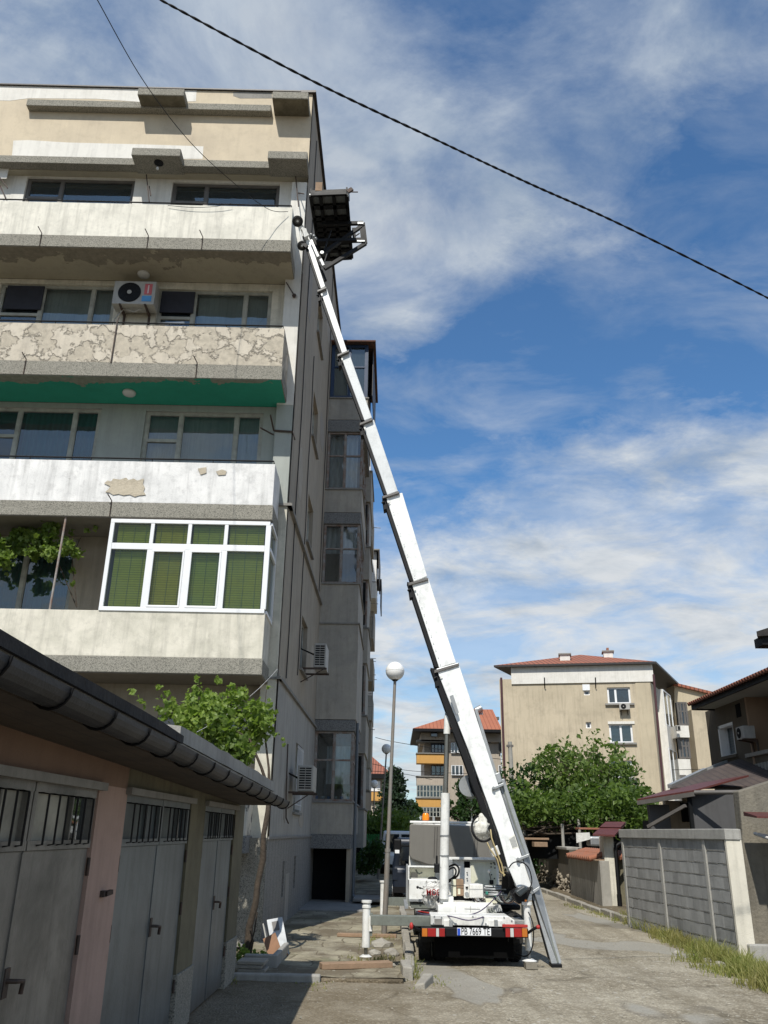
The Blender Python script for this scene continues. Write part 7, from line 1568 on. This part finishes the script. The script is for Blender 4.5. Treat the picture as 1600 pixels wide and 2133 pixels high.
# ---------------------------------------------------------------- vehicles
M['vwhite'] = pmat('white_car_paint', (.75, .75, .75), .25, 0, .03, coat=.6); M['vblue'] = pmat('dark_blue_paint', (.006, .011, .022), .4, 0, .05, coat=.2); M['vgreen'] = pmat('pale_car_paint', (.45, .5, .48), .25, 0, .04, coat=.5)
def car(loc, L_, W_c, Hh, mat, label, rz=0, van=False, name='parked_car', cat='car'):
    o = thing(name, loc, label, cat); o.rotation_euler.z = rz; mt = M[mat]; b = Vector(loc)
    pr = [(0, .35), (0, .8), (.08, .9), (.12*L_ if not van else .05, Hh-.08), (.25*L_ if not van else .12, Hh), (.62*L_ if not van else .75*L_, Hh), (.78*L_ if not van else .88*L_, .95), (.97*L_, .82), (L_, .6), (L_, .35)]
    body = MB(); n = len(pr)
    def sec(k):  # half widths narrow towards the roof
        x, z = pr[k]; return W_c/2*(1 if z < 1 else .86)
    vs = [b+Vector((-sec(k), pr[k][0], pr[k][1])) for k in range(n)]+[b+Vector((sec(k), pr[k][0], pr[k][1])) for k in range(n)]
    body.add(vs, [tuple(range(n))[::-1], tuple(range(n, 2*n))]+[(k, (k+1) % n, n+(k+1) % n, n+k) for k in range(n)]); body.build('body', mt, o, bevel=.05)
    def pane(pts, nm, m2='glass_d'): MB().quad(*[b+Vector(p) for p in pts]).build(nm, M[m2], o)
    w = W_c/2
    y0 = .03 if van else .10*L_*.6; yb0, yb1 = pr[2][0], pr[3][0]
    zb, zt_ = .98, Hh-.14; f = lambda z: yb0+(yb1-yb0)*(z-.9)/(Hh-.98)-.012
    pane([(-w*.8, f(zb), zb), (-.05 if van else w*.8, f(zb), zb), (-.05 if van else w*.74, f(zt_), zt_), (-w*.74, f(zt_), zt_)], 'rear_window')
    if van: pane([(.05, f(zb), zb), (w*.8, f(zb), zb), (w*.74, f(zt_), zt_), (.05, f(zt_), zt_)], 'rear_window')
    for s in (-1, 1):
        xw = lambda z: s*(w*(1-.14*(z-.9)/(Hh-.9))+.012)
        for (ya, yc) in ((.2*L_, .42*L_), (.44*L_, .66*L_)): pane([(xw(zb), ya, zb), (xw(zb), yc, zb), (xw(zt_), yc-.03*L_, zt_), (xw(zt_), ya+.02, zt_)], 'side_window')
        MB().box(b.x+s*w-.12*s, b.x+s*w-.0*s, b.y-.02, b.y+.04, b.z+.62, b.z+.9).build('tail_light', M['red' if mat != 'vblue' else 'vblue'], o)
        for yw in (.2*L_, .8*L_):
            wo_ = MB().disc(b+Vector((s*(w-.2) if s > 0 else -w, yw, .31)), (1, 0, 0), .31, .2, 24).build('wheel', M['tyre'], o); MB().disc(b+Vector((s*w+(.0 if s > 0 else -.01), yw, .31)), (1, 0, 0), .18, .012, 16).build('rim', M['alu'], wo_)
    MB().box(b.x-.26, b.x+.26, b.y-.02, b.y, b.z+.5, b.z+.61).build('number_plate', M['frame_w'], o); MB().box(b.x-w, b.x+w, b.y-.05, b.y+.1, b.z+.32, b.z+.46).build('bumper', M['black'], o)
    return o
p = oz(825, 1800); car((oy(834, 1740, 40).x, 40, 0), 4.3, 1.75, 1.85, 'vwhite', 'white parked van with two rear windows beyond the lamps', van=True, name='parked_van', cat='van')
car((oy(779, 1745, 50).x, 50, 0), 4.2, 1.65, 1.4, 'vgreen', 'pale parked car behind the bushes beside the white van', rz=0)
bx = oy(884, 1760, 23.5).x-.25
car((bx+.25, 23.5, 0), 4.4, 1.65, 1.64, 'vblue', 'dark blue parked van directly ahead of the lift truck', van=True, name='parked_van', cat='van')
o = bpy.data.objects['lift_truck']
mi = MB(); a = oy(820, 1747, 18.2); b = oy(836, 1777, 18.2); mi.box(a.x, b.x, 18.2, 18.26, b.z, a.z); mo2 = mi.build('side_mirror', M['black'], T, bevel=.03); MB().box(a.x+.03, b.x-.04, 18.192, 18.199, b.z-.005, b.z+.06).build('mirror_rim', M['frame_w'], mo2)
MB().tube([(b.x, 18.25, (a.z+b.z)/2), (cabx0+.1, 18.1, (a.z+b.z)/2)], .015, 6).build('mirror_arm', M['black'], T)
gt_ = MB(); 
for k in range(7): q0 = oy(765+k*4, 1742, 40); gt_.tube([(q0.x, 40, 0), (q0.x, 40, 1.7)], .02, 5)
tag(gt_.build('green_railing', pmat('green_rail', (.03, .3, .08))), 'low green railing in front of the pale car', 'railing')

# ---------------------------------------------------------------- sky, sun
SUN = Vector((.25, 1, -1.32)).normalized()
sd = bpy.data.lights.new('sun', 'SUN'); so_ = bpy.data.objects.new('sun', sd); col.objects.link(so_); so_.location = (0, 0, 30)
so_.rotation_euler = SUN.to_track_quat('-Z', 'Y').to_euler(); sd.energy = SUN_E; sd.angle = R(.5); sd.color = (1, .955, .87)
wd = bpy.data.worlds.new('World'); scene.world = wd; wd.use_nodes = True; nt = wd.node_tree; nt.nodes.clear(); g = N(nt)
sky = g.n('ShaderNodeTexSky', sky_type='NISHITA'); sky.sun_disc = False
elev = math.asin(-SUN.z); sky.sun_elevation = elev; sky.sun_rotation = math.atan2(-SUN.x, -SUN.y); sky.altitude = 200; sky.air_density = 1.1; sky.dust_density = .6; sky.ozone_density = 2.2
D = g.n('ShaderNodeTexCoord').outputs['Generated']; xyz = g.n('ShaderNodeSeparateXYZ', {'Vector': D})
zc = g.math('MAXIMUM', xyz.outputs[2], .02); zz = g.math('ADD', zc, .24)
cx_ = g.math('DIVIDE', xyz.outputs[0], zz); cy2 = g.math('DIVIDE', xyz.outputs[1], zz); pv = g.map(g.n('ShaderNodeCombineXYZ', {'X': cx_, 'Y': cy2}).outputs[0], (1.3, 1.3, 1), (.35, .2, 0))
def blob(x, y, r, s=1.0):
    d = ray(x, y).normalized(); dt = g.n('ShaderNodeVectorMath', {0: D, 1: tuple(d)}, operation='DOT_PRODUCT').outputs['Value']
    return g.math('MULTIPLY', g.ramp(dt, math.cos(r), 1.0), s)
str_ = g.noise(g.map(pv, (1.0, 1.55, 1), rot=(0, 0, R(38))), 1.25, 9, .56, .4)
puf = g.noise(g.map(pv, (1, 1.5, 1), rot=(0, 0, R(-20))), 3.4, 10, .68, .35)
spk = g.noise(g.map(pv, (1, 1.25, 1)), 7.5, 6, .6, .2)
den = g.math('ADD', g.math('MULTIPLY', str_, .62), g.math('MULTIPLY', puf, .46)); den = g.math('ADD', den, g.math('MULTIPLY', spk, .18)); den = g.math('SUBTRACT', den, .02)
low = g.ramp(xyz.outputs[2], .52, .24)        # more cloud towards the horizon
low = g.n('ShaderNodeMapRange', {'Value': xyz.outputs[2], 'From Min': .26, 'From Max': .52, 'To Min': .24, 'To Max': 0.0}).outputs[0]
den = g.math('ADD', den, low)
for x, y, r, s in ((100, 150, .42, .16), (700, 130, .25, .08), (1050, 330, .34, .20), (1300, 180, .25, .10), (900, 480, .16, .10), (1500, 420, .2, .08), (1400, 1150, .35, .08), (800, 560, .12, .05), (1180, 860, .12, .05)): den = g.math('ADD', den, blob(x, y, r, s))
for x, y, r, s in ((1300, 660, .26, .24), (950, 700, .24, .14), (900, 60, .16, .16), (800, 950, .16, .18), (1580, 560, .18, .12), (1350, 60, .26, .16), (1000, 60, .18, .10), (1550, 300, .15, .10), (1000, 950, .22, .12)): den = g.math('SUBTRACT', den, blob(x, y, r, s))
cov = g.ramp(den, .51, .735); cov = g.math('POWER', cov, 1.1)
wis = g.noise(g.map(pv, (1, 1.7, 1), (.4, .2, 0), (0, 0, R(30))), 2.6, 10, .62, .5); wis = g.math('MULTIPLY', g.ramp(wis, .46, .74), .5); cov = g.math('MAXIMUM', cov, wis); mod = g.noise(g.map(pv, (1, 1.3, 1), (.7, .1, 0), (0, 0, R(40))), 2.6, 9, .62, .4); cov = g.math('MULTIPLY', cov, g.n('ShaderNodeMapRange', {'Value': mod, 'From Min': .38, 'From Max': .58, 'To Min': .42, 'To Max': 1.0}).outputs[0])
sh = g.noise(g.map(pv, (1, 1.6, 1), (.13, .07, 0), (0, 0, R(-20))), 2.6, 7, .6, .4); shd = g.ramp(sh, .42, .66)
ccol = g.mix(shd, (.74, .77, .79), (.42, .48, .55)); hi_ = g.n('ShaderNodeMapRange', {'Value': xyz.outputs[2], 'From Min': .35, 'From Max': .75, 'To Min': 0.0, 'To Max': .55}).outputs[0]
ccol = g.mix(hi_, ccol, (.32, .42, .56)); ccol = g.mix(g.ramp(den, .78, 1.0), ccol, g.mix(hi_, (.76, .77, .77), (.42, .49, .58)))
skyc = g.n('ShaderNodeVectorMath', {0: sky.outputs[0], 3: SKY_K}, operation='SCALE').outputs[0]
skyc = g.mix(1.0, skyc, SKY_T, 'MULTIPLY')
res_ = g.mix(g.math('MULTIPLY', cov, .93), skyc, ccol)
# compensate the background strength so that clouds keep their radiance
bgk = .10
fin = g.n('ShaderNodeVectorMath', {0: res_, 3: 1/bgk}, operation='SCALE').outputs[0]
bgn = g.n('ShaderNodeBackground', {'Color': fin, 'Strength': bgk}); ow = nt.nodes.new('ShaderNodeOutputWorld'); nt.links.new(bgn.outputs[0], ow.inputs[0])
vs_ = scene.view_settings; vs_.view_transform = 'Standard'; vs_.look = 'None'; vs_.exposure = 0; vs_.gamma = 1
scene.cycles.max_bounces = 6; scene.cycles.transparent_max_bounces = 16; scene.cycles.use_denoising = True
